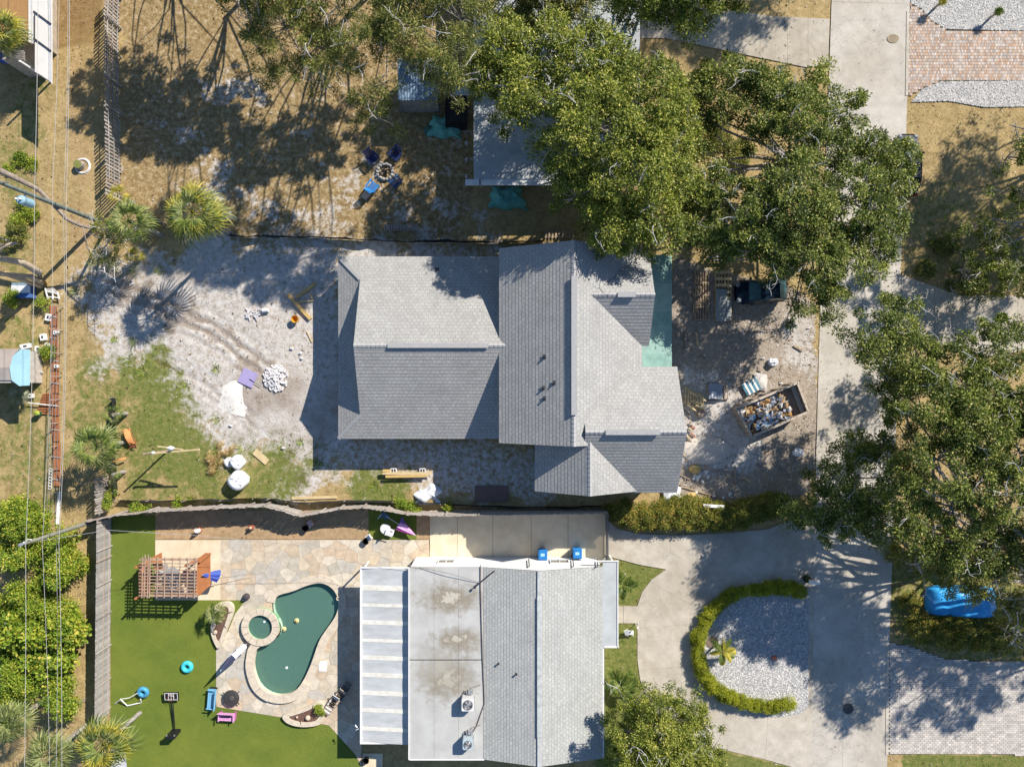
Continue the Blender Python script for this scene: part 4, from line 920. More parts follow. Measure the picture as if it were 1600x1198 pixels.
F2 = thing('grey_board_fence', 'solid grey board fence between the jungle strip and the artificial lawn', 'fence', (*g2(172, 950), 0))
base = MB(); base.box((0, 0, 0), (.025, .138, 1.9)); pick = base.mesh('board')
i = 0; y = 807
while y < 1112:
    o = obj('board', pick, M_fg, F2); p = g2(174-(y-807)*.010, y, 0); o.location = (p[0], p[1], .95+rr.uniform(-.02, .02)); o.rotation_euler = (0, rr.uniform(-.015, .015), 0); y += 2.9
for z in (.3, .95, 1.6): mb = MB(); mb.bar((*g2(174.6, 807), z), (*g2(171.8, 1112), z), .05, .09); obj('rail', mb, M_fw, F2)
for y in (809, 852, 868, 905, 955, 1006, 1058, 1104): mb = MB(); mb.box((*g2(175.6-(y-807)*.01, y), .97), (.09, .09, 1.98)); obj('post', mb, M_fw, F2)

fpx = [(158,812),(200,803),(250,797),(300,795),(350,792),(400,790),(425,789),(452,795),(478,804),(510,799),(540,793),(575,791),(610,795),(640,801),(700,803),(750,802),(800,801),(860,800),(945,799)]
F3 = thing('boundary_fence', 'wavy weathered wooden fence dividing the building site from the pool garden', 'fence', (*g2(500, 795), 0))
pts = [Vector((*g2(x, y-4, 0), 0)) for x, y in fpx]
M_ft = mat('fence_top', (.46, .42, .38), (.36, .32, .29), scale=4)
for a, b in zip(pts[:-1], pts[1:]):
    mb = MB(); L = (b-a).length; n = int(L/.15); d = (b-a)/n; rz = math.atan2(d.y, d.x)
    for k in range(n):
        c = a+d*(k+.5); mb.box((c.x, c.y, .92+rr.uniform(-.03, .03)), (.138, .03, 1.84), rz, rx=rr.uniform(-.04, .04))
    obj('boards', mb, M_ft, F3, kind='stuff')
    mb = MB(); off = Vector((0, .05, 0)); mb.bar(a+off+Vector((0, 0, 1.6)), b+off+Vector((0, 0, 1.6)), .09, .06); obj('rail', mb, M_fw, F3)
    mb = MB(); mb.box((a.x, a.y+.1, .93), (.09, .09, 1.9), rz); obj('post', mb, M_fw, F3)
G1 = thing('driveway_gate', 'dark metal side gate between the shaded pad and the round driveway', 'gate', (*g2(946, 835), 0))
for y in (799, 868): mb = MB(); mb.box((*g2(946, y), .9), (.1, .1, 1.8)); obj('post', mb, plain('gate_paint', (.16, .17, .2)), G1)
mb = MB()
for k in range(16): mb.box((*g2(946, 802+k*4.2), .85), (.02, .15, 1.5))
mb.bar((*g2(946, 799), 1.55), (*g2(946, 868), 1.55), .05, .08); mb.bar((*g2(946, 799), .2), (*g2(946, 868), .2), .05, .08); obj('gate_panel', mb, plain('gate_paint2', (.15, .16, .19)), G1)

def ribbon(name, label, cat, P, h, m, wob=.06, posts=True, n=4, tilt=.1, seed=1):
    rr = random.Random(seed); t = thing(name, label, cat, (*g2(*P[len(P)//2]), 0)); q = []
    for a, b in zip(P[:-1], P[1:]):
        for k in range(n): q.append((a[0]+(b[0]-a[0])*k/n, a[1]+(b[1]-a[1])*k/n))
    q.append(P[-1]); V = []
    for x, y in q:
        p = g2(x, y); V.append((p[0]+rr.uniform(-wob, wob), p[1]+rr.uniform(-wob, wob)))
    mb = MB(); rows = []
    for j in range(4):
        rows.append([(x+rr.uniform(-tilt, tilt)*j/3, y+rr.uniform(-tilt, tilt)*j/3, h*j/3) for x, y in V])
    for j in range(4): mb.v += rows[j]; mb.c += [(1, 1, 1)]*len(V)
    L = len(V)
    for j in range(3):
        for k in range(L-1): mb.f.append((j*L+k, j*L+k+1, (j+1)*L+k+1, (j+1)*L+k))
    obj('fabric', mb, m, t)
    if posts:
        for k in range(0, L, 3): mb = MB(); mb.box((V[k][0], V[k][1], h/2+.05), (.04, .04, h+.15)); obj('stake', mb, M_fw, t)
    return t
M_silt = mat('black_fabric', (.014, .015, .018), (.03, .033, .04), scale=5, rough=.55)
ribbon('silt_fence', 'black silt fence along the north edge of the building site', 'silt fence', [(360,370),(430,371),(500,372),(560,375),(620,378),(700,379),(780,380),(850,378)], .65, M_silt, .05)
ribbon('silt_fence', 'short black plastic silt fence beside the fallen orange chair', 'silt fence', [(181,622),(181,650),(181,680),(181,710),(182,740),(183,775)], .7, plain('shiny_black', (.02, .022, .03), .18), .07, tilt=.18, n=5)
ribbon('silt_fence', 'black silt fence at the foot of the wavy wooden boundary fence', 'silt fence', [(190,781),(250,781),(330,780),(400,777),(430,778),(470,785),(540,781),(640,783),(740,789),(850,791),(940,790)], .6, M_silt, .05)
# lower gapped fence pieces beside the palms
for (xa, ya, xb, yb, cnt, lb) in ((168, 742, 170, 800, 16, 'short weathered picket fence leaning below the left palm'), (228, 336, 262, 352, 9, 'dark slatted fence scrap between the two palms at the site corner')):
    t = thing('picket_fence', lb, 'fence', (*g2(xa, ya), 0))
    for k in range(cnt):
        p = g2(xa+(xb-xa)*k/cnt, ya+(yb-ya)*k/cnt); mb = MB(); mb.box((p[0], p[1], .8), (.14, .03, 1.7) if cnt == 9 else (.03, .14, 1.7), rr.uniform(-.2, .2), rr.uniform(-.08, .08), rr.uniform(-.1, .1)); obj('picket', mb, M_fw, t)
    mb = MB(); mb.bar((*g2(xa, ya), 1.2), (*g2(xb, yb), 1.2), .05, .08); obj('rail', mb, M_fg, t)

# rusty fallen fence on the left and the pieces beyond it
M_rust = mat('rusty_steel', (.42, .17, .07), (.30, .11, .05), scale=3, rough=.9, bump=.3)
t = thing('fallen_fence', 'long strip of rusty orange fence panels lying along the alley edge', 'fallen fence', (*g2(88, 600), 0))
ys = [478, 510, 545, 580, 615, 650, 690, 735, 760]
for a, b in zip(ys[:-1], ys[1:]):
    xc_ = 86+(a-480)*.022; mb = MB(); dz = rr.uniform(.02, .12)
    for k in range(4):
        u0 = xc_-6+3*k; mb.bar((*g2(u0+1.4, a+1), .1+dz+.03*(k % 2)), (*g2(u0+1.4+rr.uniform(-.6, .6), b-1), .1), .135, .03)
    obj('panel', mb, M_rust, t)
    mb = MB(); mb.bar((*g2(xc_-7, (a+b)/2), .16+dz), (*g2(xc_+6, (a+b)/2+2), .16), .08, .05); obj('cross_bar', mb, M_fw, t)
t = thing('rusty_slat_panel', 'rusty orange slatted panel fanned out beside the fallen fence', 'panel', (*g2(66, 632), 0))
for k in range(9): mb = MB(); mb.bar((*g2(58+k*1.2, 645-k*3.6), .08), (*g2(83, 646-k*3.9), .12), .12, .03); obj('slat', mb, M_rust, t)
t = thing('broken_window_frame', 'broken white window frame lying at the north end of the rusty fence', 'window frame', (*g2(86, 460), 0))
for A, B_ in (((75,455),(94,460)),((77,464),(96,466)),((74,451),(79,468)),((85,453),(87,468)),((93,456),(97,468))): mb = MB(); mb.bar((*g2(*A), .25), (*g2(*B_), .3), .08, .06); obj('frame_bar', mb, M_white, t)
mb = MB(); mb.prism(gl([(74,450),(86,450),(92,457),(76,459)]), .12, .18); tag(obj('broken_board', mb, M_fg), 'grey broken board lying behind the white window frame', 'board')
blk = [((78,496),.42,.55,'white crate nearest the broken window frame'),((70,527),.38,.5,'white crate left of the rusty fence, second from the north'),((76,541),.30,.5,'narrow white crate touching the rusty fence above the leafy shrub'),((63,545),.42,.42,'white crate beside the leafy shrub by the cottage'),((90,520),.25,.3,'small white lump on the rusty fence'),((50,618),.4,.35,'white crate lying by the silvery palm'),((91,572),.22,.25,'small white stone east of the rusty fence'),((42,541),.8,.35,'white bin lid at the north tip of the pale blue tarp'),((51,593),.55,.5,'white box at the south-east corner of the cottage')]
for (px, py), w, l, lb in blk:
    t = thing('crate', lb, 'crate', (*g2(px, py), 0)); z = rr.uniform(.2, .35); rz = rr.uniform(-.2, .2); x, y = g2(px, py)
    mb = MB(); mb.box((x, y, z/2), (w, l, z), rz); obj('body', mb, M_white, t); mb = MB(); mb.box((x, y, z+.012), (w*.35, l*.4, .02), rz); obj('handle', mb, M_dkpipe, t)
t = thing('storage_box', 'blue storage box with white lid behind the grey tree trunks', 'storage box', (*g2(34, 455), 0)); x, y = g2(32, 454, .7)
mb = MB(); mb.box((x, y-.05, .35), (1.45, .95, .7)); obj('body', mb, plain('blue_box', (.08, .18, .45)), t); mb = MB(); mb.box((x+.05, y+.1, .74), (1.4, .55, .08)); obj('lid', mb, M_white, t); mb = MB(); mb.box((x-.05, y+.45, .72), (1.2, .3, .05)); obj('flap', mb, plain('blue_grey', (.25, .35, .42)), t)
mb = MB(); mb.tube([(*g2(94, 768), .06), (*g2(91, 800), .05), (*g2(90, 818), .04)], .13, 8); tag(obj('drain_pipe', mb, M_white), 'white plastic pipe lying south of the rusty fence', 'pipe')
mb = MB(); mb.tube([(*g2(48, 629), .3), (*g2(92, 634), .25)], .045, 6); tag(obj('rod', mb, M_white), 'thin white rod across the rusty slatted panel', 'rod')
t = thing('wire_coil_fence', 'stretch of looped white wire standing beside the rusty fence', 'wire coil', (*g2(83, 745), 0))
for k in range(7): mb = MB(); mb.torus((*g2(84-.2*k, 733+k*4.6), .35), .13, .02, 12, 5); obj('coil', mb, M_white, t)
t = thing('wire_fence', 'thin wire fence with slim posts along the alley east of the rusty fence', 'fence', (*g2(99, 640), 0))
for y in range(480, 800, 36): mb = MB(); mb.box((*g2(99-(y-480)*.03, y), .6), (.05, .05, 1.2)); obj('post', mb, M_fw, t)
for z in (.2, .55, .9, 1.15): mb = MB(); mb.bar((*g2(99, 478), z), (*g2(89.4, 798), z), .02, .02); obj('wire', mb, M_metal, t)
mb = MB(); mb.bar((*g2(76, 640), .07), (*g2(71, 800), .07), .12, .08); tag(obj('old_beam', mb, mat('mossy_beam', (.22, .2, .08), (.14, .13, .06))), 'long mossy beam lying west of the rusty fence', 'beam')
t = thing('rubble_heap', 'heap of grey rocks and scrap outside the cottage tarp', 'rubble heap', (*g2(57, 570), 0))
for k in range(14): p = g2(57+rr.uniform(-8, 8), 570+rr.uniform(-16, 14)); mb = MB(); mb.blob((p[0], p[1], .15), (rr.uniform(.12, .3), rr.uniform(.12, .3), .2), 7, 4, .25); obj('rock', mb, mat('scrap_rock', (.5, .48, .45)) if k == 0 else bpy.data.materials['scrap_rock'], t)
t = thing('flower_pot', 'green and yellow potted thing standing on the rusty slatted panel', 'pot', (*g2(62, 645), 0)); x, y = g2(63, 646)
mb = MB(); mb.lathe((x, y, 0), [(.18, 0), (.26, .4), (.22, .42), (.2, .36), (.01, .36)], 12); obj('pot', mb, plain('green_pot', (.03, .13, .06)), t); mb = MB(); mb.blob((x+.05, y+.08, .5), (.25, .2, .12), 9, 5, .3); obj('plant', mb, plain('lime', (.45, .5, .08)), t)

# ---- electricity poles and wires
M_pole = mat('pole_wood', (.27, .27, .22), (.18, .18, .14), scale=3, stretch=(4, 4, .4))
P1 = thing('utility_pole', 'leaning-looking wooden utility pole at the corner of the grey board fence', 'utility pole', (*g2(152, 812), 0))
b0 = Vector((*g2(152, 812), 0)); t0 = g3(38, 850, 8.2); t0 = Vector((b0.x-.05, b0.y, 8.2)); mb = MB(); mb.tube([b0, b0.lerp(t0, .5), t0], [.17, .14, .11], 12); obj('shaft', mb, M_pole, P1)
mb = MB(); mb.lathe((t0.x, t0.y, 8.2), [(.13, 0), (.13, .12), (.01, .16)], 10); mb.blob((t0.x+.15, t0.y+.1, 8.1), (.12, .12, .15)); obj('cap', mb, M_metal, P1)
mb = MB(); mb.tube([t0-Vector((0, 0, .3)), t0+Vector((.2, .3, -.3)), t0+Vector((.3, .2, -.6))], .03, 5); obj('insulator', mb, M_white, P1)
P2 = thing('utility_pole', 'tall utility pole with a pale blue transformer beside the picket fence end', 'utility pole', (*g2(157, 347), 0))
b0 = Vector((*g2(157, 347), 0)); h2 = 11.0; mb = MB(); t2 = Vector((b0.x, b0.y, h2)); mb.tube([b0, b0.lerp(t2, .5), t2], [.18, .15, .12], 12); obj('shaft', mb, mat('pole_grey', (.20, .24, .22), (.12, .14, .13)), P2)
tp = Vector((b0.x-.1, b0.y-.55, 8.1)); mb = MB(); mb.lathe(tp-Vector((0, 0, .55)), [(.01, 0), (.30, 0), (.30, 1.0), (.24, 1.08), (.01, 1.12)], 18); tf = obj('transformer', mb, plain('transformer_blue', (.30, .48, .60), .4), P2)
mb = MB()
for dx in (-.12, .14): mb.lathe(tp+Vector((dx, 0, .55)), [(.05, 0), (.07, .08), (.04, .14), (.07, .2), (.01, .24)], 8)
obj('bushing', mb, M_white, tf); mb = MB(); mb.bar((b0.x, b0.y, 8.2), (tp.x, tp.y, 8.2), .1, .1); obj('bracket', mb, M_metal, P2)
mb = MB(); mb.bar((b0.x-.9, b0.y+.05, 10.4), (b0.x+.5, b0.y+.05, 10.4), .1, .12); obj('crossarm', mb, M_pole, P2)
M_wire = plain('wire_alu', (.38, .38, .38), .6)
t = thing('power_lines', 'four overhead wires running down the alley past both utility poles', 'power lines', (*g2(157, 347), 0))
h_ = 10.4
def wire(P, h, sag=.3, r=.017):
    pts = []
    for a, b in zip(P[:-1], P[1:]):
        A = g3(a[0], a[1], h); B_ = g3(b[0], b[1], h)
        for k in range(9): q = k/8; p = A.lerp(B_, q); p.z -= sag*4*q*(1-q); pts.append(p)
    mb = MB(); mb.tube(pts, r, 4); obj('wire', mb, M_wire, t)
wire([(58,-300),(54,292),(40,850),(30,1500)], h_, .2); wire([(93,-300),(82,292),(66,850),(78,1500)], h_-.6, .3, .014); wire([(105,-300),(103,330),(92,850),(92,1500)], 8.0, .3, .018)
wire([(101,-300),(99,330),(88,850),(76,1500)], 7.4, .4, .014); 
t = thing('guy_wire', 'thin white service cable drooping over the artificial lawn', 'cable', (*g2(180, 830), 0)); mb = MB(); mb.tube([g3(60, 845, 7.4), g3(170, 828, 6.5), g3(300, 836, 5), g3(560, 860, 3.4), g3(655, 886, 3.1)], .014, 4); obj('cable', mb, M_wire, t)

# ================================================================ VEGETATION
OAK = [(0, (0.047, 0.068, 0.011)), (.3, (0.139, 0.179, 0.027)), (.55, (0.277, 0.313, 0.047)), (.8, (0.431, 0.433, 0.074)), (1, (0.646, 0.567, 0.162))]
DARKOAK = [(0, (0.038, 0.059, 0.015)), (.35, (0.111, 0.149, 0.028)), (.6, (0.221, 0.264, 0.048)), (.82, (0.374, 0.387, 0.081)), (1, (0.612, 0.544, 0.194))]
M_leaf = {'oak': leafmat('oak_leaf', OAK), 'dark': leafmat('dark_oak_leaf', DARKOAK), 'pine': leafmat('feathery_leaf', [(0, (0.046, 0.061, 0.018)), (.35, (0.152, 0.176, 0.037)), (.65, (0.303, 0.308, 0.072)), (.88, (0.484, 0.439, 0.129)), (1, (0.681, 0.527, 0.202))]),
          'jungle': leafmat('jungle_leaf', [(0, (.05, .09, .01)), (.3, (.14, .23, .02)), (.55, (.26, .36, .035)), (.8, (.42, .44, .05)), (1, (.62, .52, .10))]),
          'hedge': leafmat('hedge_leaf', [(0, (0.100, 0.125, 0.013)), (.4, (0.275, 0.312, 0.019)), (.75, (0.450, 0.450, 0.025)), (1, (0.625, 0.575, 0.062))]),
          'shrub': leafmat('shrub_leaf', [(0, (.06, .08, .015)), (.35, (.15, .18, .025)), (.6, (.27, .27, .04)), (.85, (.44, .34, .08)), (1, (.58, .32, .10))])}
M_bark = mat('oak_bark', (.42, .39, .36), (.22, .19, .17), scale=4, rough=.95, bump=.5, bscale=10)
M_twig = mat('bare_twig', (.60, .58, .56), (.42, .40, .38), scale=5)
def leafcloud(C, Rr, per, ls, seed, aspect=.45, flat=.75, base=None, droop=.0, up=.5):
    """C (n,3) clump centres, Rr (n,) radii -> leaf mesh arrays"""
    r = np.random.default_rng(seed); n = len(C); k = n*per; ci = np.repeat(np.arange(n), per)
    d = r.normal(size=(k, 3)); d /= np.linalg.norm(d, axis=1)[:, None]; d[:, 2] = np.where(d[:, 2] < -.2, -d[:, 2]*.5, d[:, 2])
    rad = r.random(k)**.45*(1+.35*r.normal(size=k)*.5)
    P = C[ci]+d*(rad*Rr[ci])[:, None]*np.array([1, 1, flat])
    ax = d*.7+r.normal(size=(k, 3))*.6; ax[:, 2] *= .6; ax[:, 2] -= droop; ax /= np.linalg.norm(ax, axis=1)[:, None]
    nn = np.array([0, 0, up])+d*.5+r.normal(size=(k, 3))*.45; sd = np.cross(ax, nn); sd /= np.linalg.norm(sd, axis=1)[:, None]+1e-9
    L = ls*r.uniform(.65, 1.35, k); w = L*aspect
    V = np.stack([P, P+ax*(L*.45)[:, None]+sd*(w/2)[:, None], P+ax*L[:, None], P+ax*(L*.45)[:, None]-sd*(w/2)[:, None]], 1).reshape(-1, 3)
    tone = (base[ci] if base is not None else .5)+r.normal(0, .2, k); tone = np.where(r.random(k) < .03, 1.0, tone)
    Ccol = np.repeat(np.clip(tone, 0, 1), 4)[:, None]*np.ones((1, 3))
    return V, np.arange(4*k).reshape(-1, 4), Ccol
def limb(mb, a, b, r0, r1, seed, bend=.12, n=6, sides=7):
    rr = random.Random(seed); a = Vector(a); b = Vector(b); L = (b-a).length; pts = []; rad = []
    o1 = Vector((rr.uniform(-1, 1), rr.uniform(-1, 1), rr.uniform(-.2, .6)))*L*bend; o2 = Vector((rr.uniform(-1, 1), rr.uniform(-1, 1), rr.uniform(-.3, .3)))*L*bend
    for i in range(n+1):
        t = i/n; pts.append(a.lerp(b, t)+o1*math.sin(PI*t)+o2*math.sin(2*PI*t)*.5); rad.append(r0+(r1-r0)*t)
    mb.tube(pts, rad, sides); return pts
def tree(name, label, cat, trunk, blobs, kind='oak', sp=.75, per=170, ls=.17, gap=.33, seed=1, group=None, zt=None, trad=.38, rc=.62, twigs=10, flat=.7, dome=.5, aspect=.45, droop=0., low=.5):
    """trunk: pixel of the trunk foot; blobs: (px, py, radius px, height) seen from above"""
    rr = random.Random(seed); t = thing(name, label, cat, (*g2(*trunk), 0), group=group)
    C = []; Rd = []; Bs = []
    WB = []
    for (px, py, rp, h) in blobs:
        x, y = g2(px, py, h); WB.append((x, y, rp*(CAM_H-h)/CAM_H/20, h))
    for bi, (x, y, R_, h) in enumerate(WB):
        m = int(PI*R_*R_/(sp*sp)*1.15)
        for _ in range(m):
            a = rr.uniform(0, 2*PI); q = math.sqrt(rr.random()); cx_ = x+R_*q*math.cos(a)*.93; cy_ = y+R_*q*math.sin(a)*.93
            z = h+R_*dome*(math.sqrt(max(0, 1-q*q))-.75)+rr.uniform(-.5, .5)
            g = float(vnoise(np.array([cx_]), np.array([cy_]), 2.2, seed, 3)[0])
            if g < gap: continue
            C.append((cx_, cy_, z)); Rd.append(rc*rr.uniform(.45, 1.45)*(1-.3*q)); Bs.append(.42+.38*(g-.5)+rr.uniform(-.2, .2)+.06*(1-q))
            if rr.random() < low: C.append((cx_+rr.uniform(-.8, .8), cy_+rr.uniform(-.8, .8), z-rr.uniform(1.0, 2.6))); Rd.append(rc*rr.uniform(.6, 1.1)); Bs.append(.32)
    C = np.array(C); V, F, col = leafcloud(C, np.array(Rd), per, ls, seed, base=np.array(Bs), flat=flat, aspect=aspect, droop=droop)
    obj('crown', np_mesh('crown', V, F, col), M_leaf[kind], t)
    tx, ty = g2(*trunk); hm = sum(b[3] for b in WB)/len(WB); fk = Vector((tx, ty, zt or hm*.38)); mb = MB()
    mb.tube([(tx, ty, -.1), (tx+.03, ty, .4), (tx, ty+.05, fk.z*.6), fk], [trad*1.5, trad*1.1, trad, trad*.9], 10)
    tips = []
    for i, (x, y, R_, h) in enumerate(WB):
        e = Vector((x, y, h-R_*dome*.35-.5)); tips.append(limb(mb, fk-Vector((0, 0, .2)), e, trad*.38, trad*.10, seed*31+i, .16))
    nb = min(len(C), 90+len(WB)*12)
    for i in rr.sample(range(len(C)), nb):
        p = Vector(C[i]); best = None
        for tp_ in tips:
            for q in tp_[2:]:
                dd = (q-p).length
                if best is None or dd < best[0]: best = (dd, q)
        if best[0] > .5: limb(mb, best[1], p, trad*.11, .02, seed*77+i, .15, 4, 5)
    obj('trunk', mb, M_bark, t, smooth=True)
    if twigs:
        mb = MB()
        for i in rr.sample(range(len(C)), min(twigs*3, len(C))):
            p = Vector(C[i])+Vector((0, 0, Rd[i]*.2)); a = rr.uniform(0, 2*PI); L = rr.uniform(.7, 1.8)
            e = p+Vector((math.cos(a)*L, math.sin(a)*L, rr.uniform(.15, .6))); pp = limb(mb, p, e, .035, .014, i, .18, 5, 4)
            for s_ in (2, 3, 4): limb(mb, pp[s_], pp[s_]+Vector((rr.uniform(-.6, .6), rr.uniform(-.6, .6), rr.uniform(.0, .35))), .018, .007, i+s_, .2, 3, 3)
        obj('bare_twigs', mb, M_twig, t, kind='stuff')
    return t
G_O = 'big oaks around the shaded house'
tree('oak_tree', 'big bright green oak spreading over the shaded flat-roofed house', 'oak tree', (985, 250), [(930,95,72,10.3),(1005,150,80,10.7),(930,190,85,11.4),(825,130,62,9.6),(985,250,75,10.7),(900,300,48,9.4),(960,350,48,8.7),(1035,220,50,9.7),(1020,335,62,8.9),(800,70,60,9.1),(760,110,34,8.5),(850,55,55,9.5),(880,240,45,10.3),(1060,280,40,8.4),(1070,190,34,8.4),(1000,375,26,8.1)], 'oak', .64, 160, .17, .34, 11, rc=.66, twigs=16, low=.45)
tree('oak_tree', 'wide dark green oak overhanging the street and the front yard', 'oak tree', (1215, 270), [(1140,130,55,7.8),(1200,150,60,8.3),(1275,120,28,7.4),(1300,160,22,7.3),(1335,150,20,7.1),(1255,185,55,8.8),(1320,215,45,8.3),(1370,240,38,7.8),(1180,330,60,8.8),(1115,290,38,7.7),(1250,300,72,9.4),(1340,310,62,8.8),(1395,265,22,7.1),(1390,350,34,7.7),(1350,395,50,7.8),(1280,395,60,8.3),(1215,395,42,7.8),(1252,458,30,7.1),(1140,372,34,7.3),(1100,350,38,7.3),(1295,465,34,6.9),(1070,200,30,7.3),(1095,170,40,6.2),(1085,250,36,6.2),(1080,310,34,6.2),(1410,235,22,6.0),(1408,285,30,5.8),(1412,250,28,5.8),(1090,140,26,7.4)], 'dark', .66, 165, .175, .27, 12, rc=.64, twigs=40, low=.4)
tree('feathery_oak', 'feathery yellow-green oak along the top edge left of the big oak', 'oak tree', (610, -40), [(640,30,60,12.7),(700,70,50,12.7),(560,50,55,12.2),(600,120,32,11.3),(575,155,30,10.4),(690,120,28,11.3),(640,85,26,11.5),(720,20,50,12.8),(540,100,26,10.9),(660,-40,60,13.3),(560,-50,60,13.3)], 'pine', .58, 150, .21, .36, 13, trad=.2, aspect=.2, twigs=14, rc=.6, droop=.1, low=.35)
tree('feathery_oak', 'feathery dark oak in the top left with thin orange gaps', 'oak tree', (440, -60), [(440,30,55,12.1),(500,70,40,11.5),(400,60,34,11.2),(470,110,30,10.9),(420,110,22,10.6),(380,20,30,11.5),(500,10,50,12.4),(430,-60,70,13.7)], 'pine', .62, 130, .21, .38, 14, trad=.18, aspect=.2, twigs=12, rc=.55, droop=.1, low=.3)
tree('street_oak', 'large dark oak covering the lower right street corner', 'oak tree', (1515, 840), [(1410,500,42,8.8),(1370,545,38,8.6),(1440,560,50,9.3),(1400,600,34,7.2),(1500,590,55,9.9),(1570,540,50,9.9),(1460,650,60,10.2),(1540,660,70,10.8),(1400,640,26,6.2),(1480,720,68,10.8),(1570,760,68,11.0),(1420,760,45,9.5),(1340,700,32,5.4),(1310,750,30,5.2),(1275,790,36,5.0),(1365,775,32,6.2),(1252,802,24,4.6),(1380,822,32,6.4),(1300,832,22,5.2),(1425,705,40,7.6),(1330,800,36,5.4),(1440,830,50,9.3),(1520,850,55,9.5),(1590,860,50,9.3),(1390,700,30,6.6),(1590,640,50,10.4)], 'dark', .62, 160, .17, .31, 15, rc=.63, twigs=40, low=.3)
tree('street_oak', 'olive-green oak branches reaching over the blue covered car', 'oak tree', (1640, 900), [(1500,895,36,8.0),(1560,900,40,8.5),(1590,950,30,7.8),(1440,885,30,7.6),(1600,1000,34,6.9),(1520,930,18,7.1),(1640,880,50,9.2)], 'pine', .64, 150, .19, .38, 16, aspect=.28, twigs=18, rc=.55)
tree('street_oak', 'oak at the right edge with bare limbs over the dry lawn', 'oak tree', (1660, 360), [(1590,190,22,7.5),(1585,240,24,7.2),(1600,290,24,7),(1640,230,40,8.5),(1570,400,40,3.2),(1520,420,36,2.8),(1500,370,28,2.6),(1560,350,28,3.2),(1590,440,40,3.2),(1650,330,45,8)], 'dark', .75, 130, .17, .43, 17, twigs=12, rc=.55, low=.2)
tree('round_oak', 'round-crowned young oak at the bottom between bungalow and driveway', 'oak tree', (1020, 1150), [(1035,1140,52,6.2),(985,1150,36,5.8),(1075,1160,40,5.8),(1040,1185,50,6),(980,1110,18,5.2),(1090,1125,20,5.4),(1110,1190,28,5.4),(1000,1200,46,6)], 'oak', .52, 170, .14, .30, 18, trad=.22, rc=.5, twigs=12)
tree('far_oak', 'oak tree reaching in from the top edge over the north driveway', 'oak tree', (1080, -90), [(1080,0,42,10.2),(1130,-8,28,9.8),(1020,0,34,10.0),(1100,-60,80,11.2),(1000,-60,60,11.2),(960,0,24,10.0),(1200,-70,60,11.2),(1160,-20,20,10.0)], 'oak', .66, 150, .17, .33, 19, twigs=6)
tree('far_oak', 'dark oak in the top middle beyond the bright oak', 'oak tree', (850, -60), [(850,0,48,7),(790,10,40,7.2),(900,-20,40,7),(840,-60,70,8.5),(740,-30,50,8),(895,10,24,6.6)], 'pine', .62, 150, .18, .33, 20, trad=.2, aspect=.3, twigs=8)
tree('far_oak', 'tall oak right of the frame shading the street and paver driveway', 'oak tree', (1800, 900), [(1700,640,90,12),(1800,720,90,12.5),(1720,800,80,12),(1850,820,80,12.5),(1780,900,80,12),(1900,900,80,12),(1960,850,70,12),(1990,930,80,12),(1880,960,50,12),(2080,880,80,12),(2050,780,80,12),(1700,900,60,11),(1745,850,60,11.5),(1685,820,45,11),(1760,950,60,11.5),(1690,730,50,11),(1665,430,60,9),(1700,510,60,9),(1655,540,36,9),(1720,590,60,10),(1640,700,60,11),(1660,790,50,11)], 'dark', .64, 80, .19, .38, 24, twigs=0, low=.05, rc=.56)
tree('far_oak', 'tall oak right of the frame shading the dry lawn and east driveway', 'oak tree', (1850, 100), [(1880,-40,85,11),(1960,20,85,11.5),(2040,70,85,11),(1900,90,75,11),(2000,150,75,11.5),(1985,-80,75,11),(1840,30,50,10.5),(2090,10,70,11)], 'dark', .66, 80, .19, .42, 25, twigs=0, low=.1, rc=.85)
tree('far_oak', 'tall oak above the frame shading the north driveway', 'oak tree', (1380, -260), [(1500,-420,85,12),(1400,-435,85,12),(1580,-430,60,11.5),(1310,-425,70,12),(1460,-390,50,11.5)], 'dark', .66, 90, .19, .36, 26, twigs=0, low=.1, rc=.85)
tree('far_oak', 'tall oak off the top left whose boughs shade the yard', 'oak tree', (330, -140), [(300,-110,90,9),(400,-120,80,9.5),(220,-60,50,8.5),(340,-60,55,8.5),(250,-150,80,9),(480,-110,60,9),(300,-10,24,8),(560,-120,80,10.5),(660,-120,80,10.5),(520,-60,50,10.5),(600,20,30,10.5),(420,-180,80,11)], 'pine', .62, 110, .2, .42, 21, rc=.5, twigs=4, low=.3, trad=.16)
